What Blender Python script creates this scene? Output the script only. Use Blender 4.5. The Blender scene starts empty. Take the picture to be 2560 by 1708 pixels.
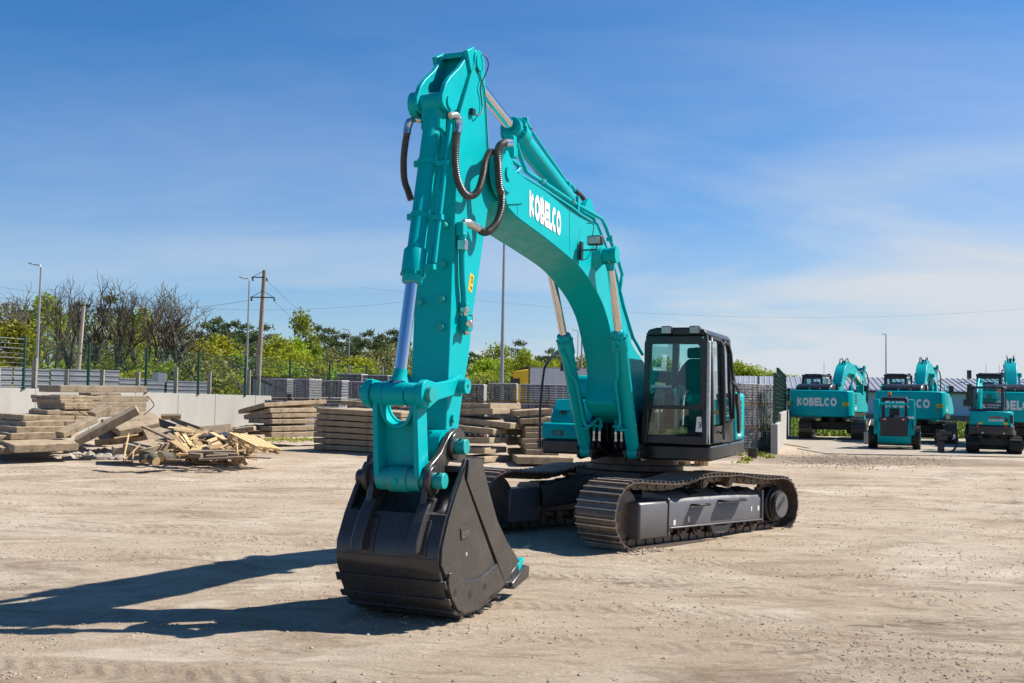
import bpy, bmesh, math, random
from mathutils import Vector, Matrix, Euler
C = bpy.context.scene.collection
PI = math.pi
RND = random.Random(11)

# ------------------------------------------------------------------ camera
FPX, PITCH, ROLL, CAMH = 2657.26, 0.0517, 0.0175, 2.0886
cam_d = bpy.data.cameras.new('camera'); cam = bpy.data.objects.new('camera', cam_d); C.objects.link(cam)
cam_d.sensor_fit = 'HORIZONTAL'; cam_d.sensor_width = 36.0; cam_d.lens = FPX*36/2560
cam_d.clip_start = 0.1; cam_d.clip_end = 5000
CAMROT = Matrix.Rotation(PI/2+PITCH, 3, 'X') @ Matrix.Rotation(ROLL, 3, 'Z')
cam.matrix_world = Matrix.Translation((0, 0, CAMH)) @ CAMROT.to_4x4()
bpy.context.scene.camera = cam

def ray(px, py):
    return CAMROT @ Vector(((px-1280)/FPX, -(py-854)/FPX, -1.0))
def at(px, py, Y):                       # the point at depth Y seen at a pixel of the photograph
    d = ray(px, py); t = Y/d.y
    return Vector((d.x*t, Y, CAMH+d.z*t))
def gh(y, x=0.0):                        # lie of the land: the yard rises a little towards the back
    t = min(1, max(0, (y-19)/15)); return 0.30*t*t*(3-2*t)
def ground(px, py):
    d = ray(px, py); h = 0.0
    for _ in range(30):
        t = (h-CAMH)/d.z; h = 0.6*h+0.4*gh(d.y*t)
    return Vector((d.x*t, d.y*t, h))

# ------------------------------------------------------------------ mesh builder
class MB:
    def __init__(s): s.v = []; s.f = []; s.mi = []; s.cur = 0
    def add(s, vs, fs, M=None):
        o = len(s.v)
        s.v += [tuple(M @ Vector(p)) for p in vs] if M is not None else [tuple(p) for p in vs]
        for f in fs: s.f.append(tuple(i+o for i in f)); s.mi.append(s.cur)
        return s
    def box(s, c, d, rot=None, taper=None):
        x, y, z = d[0]/2, d[1]/2, d[2]/2; t = taper or (1, 1)
        vs = [(-x,-y,-z),(x,-y,-z),(x,y,-z),(-x,y,-z),(-x*t[0],-y*t[1],z),(x*t[0],-y*t[1],z),(x*t[0],y*t[1],z),(-x*t[0],y*t[1],z)]
        M = Matrix.Translation(c)
        if rot is not None: M = M @ (Euler(rot).to_matrix().to_4x4() if not isinstance(rot, Matrix) else rot.to_4x4())
        return s.add(vs, [(0,3,2,1),(4,5,6,7),(0,1,5,4),(1,2,6,5),(2,3,7,6),(3,0,4,7)], M)
    def span(s, a, b):                   # axis-aligned box from corner to corner
        return s.box([(a[i]+b[i])/2 for i in range(3)], [abs(b[i]-a[i]) for i in range(3)])
    def prism(s, pts, a, b, ax='y', inset=None):   # 2-D outline pushed along an axis
        n = len(pts)
        def P(p, w):
            return {'y': (p[0], w, p[1]), 'x': (w, p[0], p[1]), 'z': (p[0], p[1], w)}[ax]
        aa = a if hasattr(a, '__len__') else [a]*n; bb = b if hasattr(b, '__len__') else [b]*n
        vs = [P(p, w) for p, w in zip(pts, aa)]+[P(p, w) for p, w in zip(pts, bb)]
        fs = [tuple(range(n)), tuple(range(2*n-1, n-1, -1))]
        fs += [(i, (i+1) % n, n+(i+1) % n, n+i) for i in range(n)]
        return s.add(vs, fs)
    def tube(s, pts, r, n=8, cap=True, closed=False):
        P = [Vector(p) for p in pts]; m = len(P)
        rr = r if hasattr(r, '__len__') else [r]*m
        T = []
        for i in range(m):
            a = P[i-1] if (i > 0 or closed) else P[i]; b = P[(i+1) % m] if (i < m-1 or closed) else P[i]
            T.append((b-a).normalized() if (b-a).length > 1e-9 else Vector((0, 0, 1)))
        u = T[0].orthogonal().normalized(); vs = []; fs = []
        for i in range(m):
            u = (u - T[i]*u.dot(T[i])); u = u.normalized() if u.length > 1e-6 else T[i].orthogonal().normalized()
            w = T[i].cross(u)
            for k in range(n):
                a = 2*PI*k/n; vs.append(P[i]+(u*math.cos(a)+w*math.sin(a))*rr[i])
        for i in range(m if closed else m-1):
            for k in range(n):
                j = (i+1) % m
                fs.append((i*n+k, i*n+(k+1) % n, j*n+(k+1) % n, j*n+k))
        if cap and not closed: fs += [tuple(range(n))[::-1], tuple(range((m-1)*n, m*n))]
        return s.add(vs, fs)
    def cyl(s, p, q, r, r2=None, n=20): return s.tube([p, q], [r, r if r2 is None else r2], n)
    def lathe(s, p, q, prof, n=24):      # prof: (t along p->q in metres, radius)
        p = Vector(p); d = (Vector(q)-p).normalized()
        return s.tube([p+d*t for t, _ in prof], [r for _, r in prof], n)
    def build(s, name, mats, parent=None, smooth=40, bevel=0, seg=2, recalc=True):
        me = bpy.data.meshes.new(name); me.from_pydata([tuple(v) for v in s.v], [], s.f)
        for m in (mats if isinstance(mats, (list, tuple)) else [mats]): me.materials.append(m)
        me.polygons.foreach_set('material_index', s.mi)
        if recalc:
            bm = bmesh.new(); bm.from_mesh(me); bmesh.ops.recalc_face_normals(bm, faces=bm.faces); bm.to_mesh(me); bm.free()
        if smooth:
            me.polygons.foreach_set('use_smooth', [True]*len(me.polygons)); me.set_sharp_from_angle(angle=math.radians(smooth))
        me.update()
        o = bpy.data.objects.new(name, me); C.objects.link(o)
        if parent is not None: o.parent = parent
        if bevel:
            b = o.modifiers.new('bevel', 'BEVEL'); b.width = bevel; b.segments = seg; b.limit_method = 'ANGLE'; b.angle_limit = math.radians(38)
            b.use_clamp_overlap = True; b.harden_normals = False
        return o

def thing(name, label, cat, loc=(0, 0, 0), rz=0.0, group=None):
    o = bpy.data.objects.new(name, None); C.objects.link(o); o.location = loc; o.rotation_euler = (0, 0, rz)
    return tag(o, label, cat, group)
def tag(o, label=None, cat=None, group=None, kind=None):
    if label: o['label'] = label
    if cat: o['category'] = cat
    if group: o['group'] = group
    if kind: o['kind'] = kind
    elif cat: o['kind'] = 'thing'
    return o
def kids(o): return [x for x in C.objects if x.parent == o]
def dup(root, loc=None, rz=None, label=None, group=None, parent=None, scale=None):
    c = root.copy(); C.objects.link(c)
    if parent is not None: c.parent = parent
    if loc is not None: c.location = loc
    if rz is not None: c.rotation_euler = (c.rotation_euler.x, c.rotation_euler.y, rz)
    if scale is not None: c.scale = scale
    if label: c['label'] = label
    if group: c['group'] = group
    for k in KIDS.get(root.name) or kids(root): dup(k, parent=c)
    return c
KIDS = {}
def freeze(o):                           # remember the children once, so that copying many times stays quick
    ks = kids(o); KIDS[o.name] = ks
    for k in ks: freeze(k)

def catmull(pts, n=8):
    P = [Vector(p) for p in pts]; out = []
    for i in range(len(P)-1):
        a = P[max(0, i-1)]; b = P[i]; c = P[i+1]; d = P[min(len(P)-1, i+2)]
        for k in range(n):
            t = k/n
            out.append(0.5*((2*b)+(c-a)*t+(2*a-5*b+4*c-d)*t*t+(3*b-a-3*c+d)*t**3))
    out.append(P[-1]); return out
def resample(pts, step):
    P = [Vector(p) for p in pts]; out = [P[0].copy()]; acc = 0.0
    for a, b in zip(P, P[1:]):
        L = (b-a).length; 
        if L < 1e-9: continue
        t = step-acc
        while t <= L: out.append(a+(b-a)*(t/L)); t += step
        acc = (acc+L) % step if step > 0 else 0
    return out

# ------------------------------------------------------------------ lettering: strokes laid flat on a surface
def _arc(cx, cy, rx, ry, a0, a1, n=12):
    return [(cx+rx*math.cos(math.radians(a0+(a1-a0)*i/n)), cy+ry*math.sin(math.radians(a0+(a1-a0)*i/n))) for i in range(n+1)]
GL = {  # strokes in a box 1 high; widths in GW
 'K': [[(.0,0),(.0,1)], [(.55,1),(.06,.5)], [(.12,.56),(.6,0)]],
 'O': [_arc(.36,.5,.36,.5,0,360,24)],
 'B': [[(0,0),(0,1)], [(0,1),(.3,1)]+_arc(.3,.77,.2,.23,90,-90)+[(0,.54)], [(0,.54),(.3,.54)]+_arc(.32,.27,.24,.27,90,-90)+[(0,0)]],
 'E': [[(0,0),(0,1)], [(0,1),(.45,1)], [(0,.5),(.42,.5)], [(0,0),(.45,0)]],
 'L': [[(0,1),(0,0)], [(0,0),(.42,0)]],
 'C': [_arc(.36,.5,.36,.5,55,305,20)],
 'S': [_arc(.25,.75,.25,.25,40,270,10)+_arc(.25,.25,.25,.25,90,-140,10)],
 'U': [[(0,1),(0,.28)]+_arc(.26,.28,.26,.28,180,360)+[(.52,1)]],
 'N': [[(0,0),(0,1)], [(0,1),(.5,0)], [(.5,0),(.5,1)]],
 'W': [[(0,1),(.18,0)], [(.18,0),(.36,.8)], [(.36,.8),(.54,0)], [(.54,0),(.72,1)]],
 'A': [[(0,0),(.28,1)], [(.28,1),(.56,0)], [(.1,.33),(.46,.33)]],
 'R': [[(0,0),(0,1)], [(0,1),(.3,1)]+_arc(.3,.75,.2,.25,90,-90)+[(0,.5)], [(.25,.5),(.52,0)]],
 'D': [[(0,0),(0,1)], [(0,1),(.2,1)]+_arc(.2,.5,.34,.5,90,-90)+[(0,0)]],
 'P': [[(0,0),(0,1)], [(0,1),(.3,1)]+_arc(.3,.74,.22,.26,90,-90)+[(0,.48)]],
 'M': [[(0,0),(0,1)], [(0,1),(.32,.3)], [(.32,.3),(.64,1)], [(.64,1),(.64,0)]],
 'T': [[(0,1),(.52,1)], [(.26,1),(.26,0)]],
 'H': [[(0,0),(0,1)], [(.52,0),(.52,1)], [(0,.5),(.52,.5)]],
 'V': [[(0,1),(.28,0)], [(.28,0),(.56,1)]],
 'I': [[(0,0),(0,1)]],
 '3': [_arc(.24,.75,.24,.25,150,-90,10), _arc(.24,.26,.26,.27,90,-150,10)],
 'o': [_arc(.26,.3,.26,.3,0,360,18)],
 'm': [[(0,0),(0,.6)], [(0,.6),(.6,.6)], [(.3,.6),(.3,0)], [(.6,.6),(.6,0)]],
 '0': [_arc(.26,.5,.26,.5,0,360,18)], '5': [[(.5,1),(.05,1),(.03,.58)]+_arc(.24,.31,.25,.3,120,-150,10)], '2': [_arc(.25,.74,.25,.26,160,-20,8)+[(0,0),(.52,0)]],
 ' ': []}
GW = {'K':.6,'O':.72,'B':.56,'E':.45,'L':.4,'C':.62,'S':.5,'U':.52,'N':.5,'W':.72,'A':.56,'R':.52,'D':.54,'P':.52,'M':.64,'T':.52,'H':.52,'V':.56,'I':.0,'3':.5,'o':.52,'m':.6,'0':.52,'5':.5,'2':.52,' ':.3}
def lettering(mb, text, o, ux, uy, w=.2, gap=.12, slant=0.0, fit=None, lift=.0006, nrm=None):
    """o = lower left corner, ux / uy = vectors for one letter height along and up the surface; fit = total length in metres"""
    o, ux, uy = Vector(o), Vector(ux), Vector(uy)
    nrm = Vector(nrm).normalized() if nrm is not None else ux.cross(uy).normalized()
    tot = sum(GW[c]+w+gap for c in text)-gap
    if fit: ux = ux.normalized()*(fit/tot)
    x = w/2; k = 0
    for ch in text:
        for st in GL[ch]:
            P = [Vector((x+p[0], w/2+p[1]*(1-w), 0)) for p in st]
            closed = (P[0]-P[-1]).length < 1e-6
            if closed: P = P[:-1]
            n = len(P); L = []; Rr = []
            for i in range(n):
                a = P[i-1] if (i > 0 or closed) else None; b = P[(i+1) % n] if (i < n-1 or closed) else None
                d1 = (P[i]-a).normalized() if a is not None else None; d2 = (b-P[i]).normalized() if b is not None else None
                if d1 is None: d1 = d2
                if d2 is None: d2 = d1
                m = (d1+d2); m = m.normalized() if m.length > 1e-6 else d1
                q = Vector((-m.y, m.x, 0)); sc = 1/max(.5, abs(m.dot(d1)))
                e = Vector((0, 0, 0))
                if not closed and i == 0: e = -d2*w*.5*(1 if abs(d2.x) > .9 or abs(d2.y) > .9 else .0)
                if not closed and i == n-1: e = d1*w*.5*(1 if abs(d1.x) > .9 or abs(d1.y) > .9 else .0)
                L.append(P[i]+q*w/2*sc+e); Rr.append(P[i]-q*w/2*sc+e)
            z = lift*(1+k); k = (k+1) % 5
            vs = [o+ux*(p.x+slant*p.y)+uy*p.y+nrm*z for p in L+Rr]
            fs = [(i, (i+1) % n, n+(i+1) % n, n+i) for i in range(n if closed else n-1)]
            mb.add(vs, fs)
        x += GW[ch]+w+gap
    return mb

# ------------------------------------------------------------------ materials
def lin(r, g, b):
    f = lambda c: (c/255/12.92) if c/255 <= .04045 else ((c/255+.055)/1.055)**2.4
    return (f(r), f(g), f(b), 1)
class NT:
    def __init__(s, m): s.t = m.node_tree; s.n = s.t.nodes; s.l = s.t.links
    def new(s, typ, **kw):
        n = s.n.new(typ)
        for k, v in kw.items(): setattr(n, k, v)
        return n
    def link(s, a, b): s.l.new(a, b)
    def noise(s, scale, detail=4, rough=.55, vec=None, dist=0.0):
        n = s.new('ShaderNodeTexNoise'); n.inputs['Scale'].default_value = scale; n.inputs['Detail'].default_value = detail
        n.inputs['Roughness'].default_value = rough; n.inputs['Distortion'].default_value = dist
        if vec is not None: s.link(vec, n.inputs['Vector'])
        return n.outputs['Fac']
    def ramp(s, fac, stops, interp='LINEAR'):
        r = s.new('ShaderNodeValToRGB'); r.color_ramp.interpolation = interp
        e = r.color_ramp.elements
        while len(e) < len(stops): e.new(.5)
        for x, (p, c) in zip(e, stops): x.position = p; x.color = c if len(c) == 4 else (*c, 1)
        s.link(fac, r.inputs[0]); return r.outputs[0]
    def mix(s, fac, a, b, mode='MIX'):
        m = s.new('ShaderNodeMix', data_type='RGBA', blend_type=mode)
        for sock, v in ((m.inputs[0], fac), (m.inputs[6], a), (m.inputs[7], b)):
            if hasattr(v, 'links') or isinstance(v, bpy.types.NodeSocket): s.link(v, sock)
            else: sock.default_value = v if not isinstance(v, tuple) or len(v) == 4 else (*v, 1)
        return m.outputs[2]
    def math(s, op, a, b=0.0, clamp=False):
        m = s.new('ShaderNodeMath', operation=op, use_clamp=clamp)
        for sock, v in ((m.inputs[0], a), (m.inputs[1], b)):
            if isinstance(v, bpy.types.NodeSocket): s.link(v, sock)
            else: sock.default_value = v
        return m.outputs[0]
    def coords(s, which='Object', scale=(1, 1, 1), rot=(0, 0, 0)):
        t = s.new('ShaderNodeTexCoord'); m = s.new('ShaderNodeMapping'); m.inputs['Scale'].default_value = scale; m.inputs['Rotation'].default_value = rot
        s.link(t.outputs[which], m.inputs[0]); return m.outputs[0]
def newmat(name):
    m = bpy.data.materials.new(name); m.use_nodes = True
    n = NT(m); b = n.n['Principled BSDF']; return m, n, b
def bump(n, b, h, strength=.3, dist=.02):
    u = n.new('ShaderNodeBump'); u.inputs['Strength'].default_value = strength; u.inputs['Distance'].default_value = dist
    n.link(h, u.inputs['Height']); n.link(u.outputs[0], b.inputs['Normal'])
def mat(name, col, rough=.5, metal=0.0, var=.12, vscale=3.0, bmp=0.0, bscale=40.0, dirt=None, dirt_amt=.5, dscale=2.5, coat=0.0, emit=None, spec=.5, stretch=(1, 1, 1), rvar=.1):
    m, n, b = newmat(name); col = [x*(1 if metal > .9 else .82) for x in col[:3]]; c = (*col, 1)
    if dirt: dirt = [x*.82 for x in dirt[:3]]
    vec = n.coords('Object', stretch)
    f = n.noise(vscale, 5, .6, vec)
    cc = n.ramp(f, [(.25, tuple(x*(1-var) for x in c[:3])), (.75, tuple(min(1, x*(1+var)) for x in c[:3]))])
    if dirt:
        g = n.noise(dscale, 8, .7, vec, .4)
        k = n.ramp(g, [(.5-.0, (0, 0, 0)), (.72, (dirt_amt,)*3)])
        cc = n.mix(k, cc, (*dirt[:3], 1))
    n.link(cc, b.inputs['Base Color'])
    r = n.ramp(n.noise(vscale*2.3, 4, .6, vec), [(.3, (max(.02, rough-rvar),)*3), (.7, (min(1, rough+rvar),)*3)])
    n.link(r, b.inputs['Roughness'])
    b.inputs['Metallic'].default_value = metal; b.inputs['Coat Weight'].default_value = coat; b.inputs['Coat Roughness'].default_value = .12
    b.inputs['Specular IOR Level'].default_value = spec
    if bmp: bump(n, b, n.noise(bscale, 6, .65, vec), bmp, .02)
    if emit: b.inputs['Emission Color'].default_value = (*emit[:3], 1); b.inputs['Emission Strength'].default_value = emit[3]
    return m
M = {}
TEAL = (.0001, .43, .455)
M['teal'] = mat('teal paint', TEAL, .36, var=.05, dirt=(.012, .33, .335), dirt_amt=.4, dscale=1.4, rvar=.10, spec=.10)
M['teal_worn'] = mat('teal paint rubbed', (.003, .37, .36), .45, var=.10, dirt=(.12, .26, .22), dirt_amt=.6, dscale=5)
M['black'] = mat('black satin paint', (.016, .017, .021), .36, var=.15, dirt=(.07, .062, .055), dirt_amt=.35, dscale=1.6)
M['bucket'] = mat('dark grey bucket paint', (.047, .0435, .042), .27, var=.10, bmp=.04, bscale=60, dirt=(.17, .145, .12), dirt_amt=.25, dscale=2.2)
M['track_grey'] = mat('grey undercarriage paint', (.125, .122, .130), .38, var=.08, dirt=(.20, .17, .14), dirt_amt=.35, dscale=3)
M['track_steel'] = mat('worn track steel', (.15, .12, .10), .42, .35, var=.35, vscale=9, bmp=.1, dirt=(.27, .17, .10), dirt_amt=.75, dscale=7)
M['under_black'] = mat('black chassis paint', (.014, .014, .016), .45, var=.2, dirt=(.09, .075, .06), dirt_amt=.4, dscale=2.2)
M['chrome'] = mat('chromed rod', (.66, .66, .67), .045, 1.0, var=.02, rvar=.02)
M['steel'] = mat('bare steel fitting', (.55, .53, .50), .28, 1.0, var=.15, vscale=20)
M['grouser'] = mat('polished grouser edges', (.58, .46, .35), .42, .3, var=.35, vscale=14)
M['rubber'] = mat('black rubber', (.017, .016, .016), .6, var=.2)
M['hose'] = mat('ribbed hose sleeve', (.060, .055, .052), .42, var=.2, vscale=8)
M['white'] = mat('white lettering', (.80, .81, .82), .45, var=.02)
M['yellow'] = mat('yellow sticker', (.80, .52, .01), .5, var=.04)
M['red'] = mat('red reflector', (.45, .01, .01), .25, var=.05)
M['orange'] = mat('orange beacon plastic', (.85, .18, .01), .25, var=.05)
M['lens'] = mat('lamp lens', (.42, .45, .42), .12, var=.25, vscale=30, coat=.5)
M['plastic'] = mat('dark cab plastic', (.030, .032, .036), .45, var=.15)
M['beige'] = mat('cab trim plastic', (.33, .32, .27), .5, var=.06)
M['seat'] = mat('blue grey seat cloth', (.012, .022, .038), .8, var=.2, vscale=12)
M['paper'] = mat('pale yellow paper', (.72, .66, .22), .7, var=.05)
M['wrap'] = mat('clear plastic wrap', (.55, .58, .60), .15, var=.3, vscale=25, bmp=.5, bscale=30)
M['stickerdark'] = mat('black print', (.02, .02, .02), .5)
def glass(name, tint, refl=1.0):
    m, n, b = newmat(name)
    out = n.n['Material Output']; n.n.remove(b)
    t = n.new('ShaderNodeBsdfTransparent'); t.inputs[0].default_value = (*tint, 1)
    g = n.new('ShaderNodeBsdfGlossy'); g.inputs['Roughness'].default_value = .02; g.inputs[0].default_value = (.9, .97, 1, 1)
    fr = n.new('ShaderNodeFresnel'); fr.inputs[0].default_value = 1.5
    k = n.math('MULTIPLY', fr.outputs[0], refl, True)
    mx = n.new('ShaderNodeMixShader'); n.link(k, mx.inputs[0]); n.link(t.outputs[0], mx.inputs[1]); n.link(g.outputs[0], mx.inputs[2]); n.link(mx.outputs[0], out.inputs[0])
    return m
M['glass'] = glass('tinted cab glass', (.66, .89, .87), 1.8)
M['concrete'] = mat('old concrete', (.36, .28, .19), .9, var=.22, vscale=2.2, bmp=.6, bscale=14, dirt=(.17, .13, .09), dirt_amt=.85, dscale=3.2)
M['concrete_dirty'] = mat('soil stained concrete', (.40, .30, .19), .92, var=.26, vscale=2.6, bmp=.7, bscale=12, dirt=(.16, .12, .08), dirt_amt=.85, dscale=4)
M['wallconc'] = mat('cast wall concrete', (.40, .385, .35), .88, var=.10, vscale=.7, bmp=.12, bscale=9, dirt=(.30, .29, .26), dirt_amt=.5, dscale=1.1, stretch=(1, 1, .35))
M['wood'] = mat('fresh sawn wood', (.68, .47, .23), .75, var=.25, vscale=4, bmp=.15, bscale=30, stretch=(1, 6, 6))
M['wood_old'] = mat('weathered wood', (.26, .19, .125), .85, var=.3, vscale=4, bmp=.2, bscale=30, stretch=(1, 6, 6))
M['bark'] = mat('bark', (.115, .098, .070), .95, var=.3, vscale=6, bmp=.8, bscale=14, stretch=(1, 1, .3))
M['bark_pine'] = mat('pine bark', (.13, .085, .055), .95, var=.3, vscale=6)
M['paver'] = mat('grey pavers', (.175, .175, .19), .85, var=.35, vscale=5, bmp=.2, bscale=20)
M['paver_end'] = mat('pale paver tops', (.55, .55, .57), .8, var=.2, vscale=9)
M['strap'] = mat('pale strapping', (.45, .52, .50), .4)
M['paver_pale'] = mat('weathered pavers', (.46, .43, .39), .88, var=.3, vscale=6, bmp=.2, bscale=20)
M['film'] = mat('stretch film', (.40, .43, .46), .2, var=.3, vscale=12, bmp=.6, bscale=9)
M['greenwire'] = mat('green coated wire', (.005, .065, .040), .4, var=.1)
M['sheet'] = mat('galvanised sheet', (.27, .28, .31), .45, .5, var=.12, vscale=.6, dirt=(.30, .27, .22), dirt_amt=.4, dscale=.5)
M['sheet_new'] = mat('pale cream sheet', (.52, .47, .36), .5, .2, var=.08)
M['rust'] = mat('rusty steel', (.14, .055, .025), .85, .2, var=.35, vscale=8)
M['galv'] = mat('galvanised pole', (.34, .37, .40), .45, .5, var=.08)
M['lampgrey'] = mat('lamp housing', (.30, .31, .31), .4, .3)
M['post_conc'] = mat('concrete post', (.38, .34, .28), .9, var=.15)
M['pole_conc'] = mat('power pole concrete', (.27, .235, .20), .9, var=.2, vscale=1.5)
M['insul'] = mat('green insulator', (.02, .12, .10), .25)
M['wirem'] = mat('bare cable', (.10, .10, .11), .5)
M['stone'] = mat('pale rubble', (.38, .33, .28), .92, var=.3, vscale=5, bmp=.5, bscale=10)
# ================================================================== daylight
SUN_AZ, SUN_EL = math.radians(17), math.radians(47)      # from the right, a little behind the machine
S = Vector((math.cos(SUN_EL)*math.cos(SUN_AZ), math.cos(SUN_EL)*math.sin(SUN_AZ), math.sin(SUN_EL)))
sd_ = bpy.data.lights.new('sun', 'SUN'); sd_.energy = 5.0; sd_.angle = math.radians(.53); sd_.color = (1, .95, .87)
so = bpy.data.objects.new('sun', sd_); C.objects.link(so); so.rotation_euler = S.to_track_quat('Z', 'Y').to_euler()
W = bpy.data.worlds.new('World'); bpy.context.scene.world = W; W.use_nodes = True
wn = NT(W); bg = wn.n['Background']
sky = wn.new('ShaderNodeTexSky', sky_type='NISHITA'); sky.sun_disc = False; sky.sun_elevation = SUN_EL; sky.sun_rotation = PI/2-SUN_AZ
sky.altitude = 100; sky.air_density = 1.0; sky.dust_density = .35; sky.ozone_density = 3.0
tc = wn.new('ShaderNodeTexCoord')
sep = wn.new('ShaderNodeSeparateXYZ'); wn.link(tc.outputs['Generated'], sep.inputs[0])
# thin cirrus on a high flat layer
zc = wn.math('MAXIMUM', sep.outputs[2], .02); inv = wn.math('DIVIDE', 1.0, wn.math('ADD', zc, .12))
cmb = wn.new('ShaderNodeCombineXYZ'); wn.link(wn.math('MULTIPLY', sep.outputs[0], inv), cmb.inputs[0]); wn.link(wn.math('MULTIPLY', sep.outputs[1], inv), cmb.inputs[1])
mp = wn.new('ShaderNodeMapping'); mp.inputs['Rotation'].default_value = (0, 0, -.55); mp.inputs['Scale'].default_value = (.45, .75, 1); mp.inputs['Location'].default_value = (.7, .4, 0); wn.link(cmb.outputs[0], mp.inputs[0])
n1 = wn.noise(.95, 8, .56, mp.outputs[0], .5)
cl = wn.ramp(n1, [(.40, (0, 0, 0)), (.66, (.55, .55, .55))])
side_ = wn.math('MULTIPLY_ADD', sep.outputs[0], 1.15, ); 
side_.node.inputs[2].default_value = .52; side_.node.use_clamp = True
hz = wn.math('SUBTRACT', 1.0, wn.math('MULTIPLY', sep.outputs[2], 4.2), True)
cl2 = wn.math('MULTIPLY', wn.math('MULTIPLY', cl, wn.math('SUBTRACT', 1.12, wn.math('MULTIPLY', sep.outputs[2], 2.5), True)), wn.math('MULTIPLY_ADD', side_, 1.0), True)
hzm = wn.math('MULTIPLY', wn.math('POWER', hz, 1.5), wn.math('MULTIPLY_ADD', wn.math('POWER', side_, 1.9), .85), True)
hzm.node.inputs[1].node.inputs[2].default_value = .0
fac = wn.math('ADD', cl2, hzm, True)
deep = wn.mix(1.0, sky.outputs[0], (.43, .95, 1.41), 'MULTIPLY')
mx = wn.mix(fac, deep, (7.4, 7.9, 8.5, 1)); wn.link(mx, bg.inputs[0]); bg.inputs[1].default_value = .05
sc = bpy.context.scene
sc.view_settings.view_transform = 'Standard'; sc.view_settings.look = 'None'; sc.view_settings.exposure = .87; sc.view_settings.gamma = 1
sc.cycles.max_bounces = 8; sc.cycles.transparent_max_bounces = 16
try: sc.cycles.use_denoising = True
except Exception: pass

# ================================================================== ground
from mathutils import noise as mnoise
def steps(a, b, s0, g=1.0):
    out = [a]; s = s0
    while out[-1] < b: out.append(out[-1]+s); s *= g
    return out
ys = [-300, -120, -50, -20, -5, 2]+steps(5, 12, .09)+steps(12.1, 40, .10, 1.008)[1:]
ys += steps(ys[-1]+1, 140, 1.2, 1.03)+[200, 400, 900, 2500]
xs = steps(-7, 9, .10); r_ = steps(9.1, 60, .12, 1.06)+[110, 300, 800, 2500]; l_ = [-x for x in steps(7.1, 60, .12, 1.06)+[110, 300, 800, 2500]][::-1]
xs = l_+xs+r_
RUTS = [((-14, 12.5), (-2, 12.0), (4, 11.2), (14, 11.9), 1.9), ((-12, 16.5), (-3, 14.2), (6, 11.8), (15, 9.5), 1.8), ((-16, 21), (-5, 20.2), (3, 22), (18, 21), 2.1), ((3, 8.5), (7, 11.5), (9, 15.5), (16, 22), 1.9), ((-10, 9.3), (-4, 9.0), (1, 8.2), (6, 7.0), 1.8), ((-12, 24), (-4, 25.5), (4, 26), (20, 27), 2.0), ((5, 14), (8, 17), (11, 21), (14, 28), 1.8), ((17, 19), (12, 16.5), (10.5, 19.5), (13, 23), 1.9), ((4, 12.2), (6.5, 11.2), (9, 11.8), (13, 10.6), .9), ((-13, 18), (-6, 17.2), (-1, 18.5), (2, 21), 1.7)]
rut_pts = []
for *pp_, wd in RUTS:
    P = [Vector((a, b, 0)) for a, b in pp_]; Q = catmull(P, 40)
    for sg in (-1, 1):
        line = []; u_ = 0.0
        for a, b in zip(Q, Q[1:]):
            t = (b-a).normalized(); line.append((a.x-t.y*sg*wd/2, a.y+t.x*sg*wd/2, t.x, t.y, u_)); u_ += (b-a).length
        rut_pts.append(line)
cell = {}
for li, line in enumerate(rut_pts):
    for p in line:
        for dx in (-1, 0, 1):
            for dy in (-1, 0, 1): cell.setdefault((int(math.floor(p[0]))+dx, int(math.floor(p[1]))+dy), []).append(p)
def rut(x, y):                           # (how deep in a wheel track, way along it, way across it)
    best = None
    for p in cell.get((int(math.floor(x)), int(math.floor(y))), ()):
        al = (x-p[0])*p[2]+(y-p[1])*p[3]
        if abs(al) < .40:
            d = -(x-p[0])*p[3]+(y-p[1])*p[2]
            if abs(d) < .6 and (best is None or abs(d) < abs(best[2])): best = (0, p[4]+al, d)
    return best
def relief(x, y):
    h = .018*mnoise.noise((x*.35, y*.35, 0))+.016*mnoise.noise((x*1.3, y*1.3, 3))+.009*mnoise.noise((x*4, y*4, 7))
    r = rut(x, y)
    if r:
        k = .55+.9*mnoise.noise((x*.3, y*.3, 21)); d = abs(r[2])
        if k > 0: h += k*(-.016*math.exp(-(d/.17)**2)+.016*math.exp(-((d-.30)/.09)**2))
    return h
gv = []; ga = []
for y in ys:
    for x in xs:
        z = gh(y)
        if 4 < y < 45 and abs(x) < 30: z += relief(x, y)
        gv.append((x, y, z)); r_ = rut(x, y) if 4 < y < 45 and abs(x) < 30 else None
        ga += [max(0, 1-(abs(r_[2])/.26)**4)*max(0, min(1, .6+1.1*mnoise.noise((x*.3, y*.3, 21)))), r_[1], r_[2]] if r_ else [0, 0, 0]
nx = len(xs); gf = [(j*nx+i, j*nx+i+1, (j+1)*nx+i+1, (j+1)*nx+i) for j in range(len(ys)-1) for i in range(nx-1)]
m, n, b = newmat('sandy yard')
v = n.coords('Object'); vs_ = n.coords('Object', (.55, 1.15, 1), (0, 0, -.22))
base = n.ramp(n.noise(.22, 6, .6, v, .3), [(.30, (.415, .318, .228)), (.50, (.49, .392, .29)), (.72, (.56, .475, .372))])
stk = n.ramp(n.noise(1.1, 8, .72, vs_, .6), [(.32, (.60, .56, .52)), (.44, (.93, .92, .90)), (.56, (1, 1, 1)), (.70, (1.16, 1.17, 1.18))])
c1 = n.mix(1.0, base, stk, 'MULTIPLY')
pat = n.ramp(n.noise(.55, 9, .75, vs_, 1.2), [(.52, (0, 0, 0)), (.62, (.60, .60, .60))]); c2 = n.mix(pat, c1, (.225, .158, .103, 1))
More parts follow.
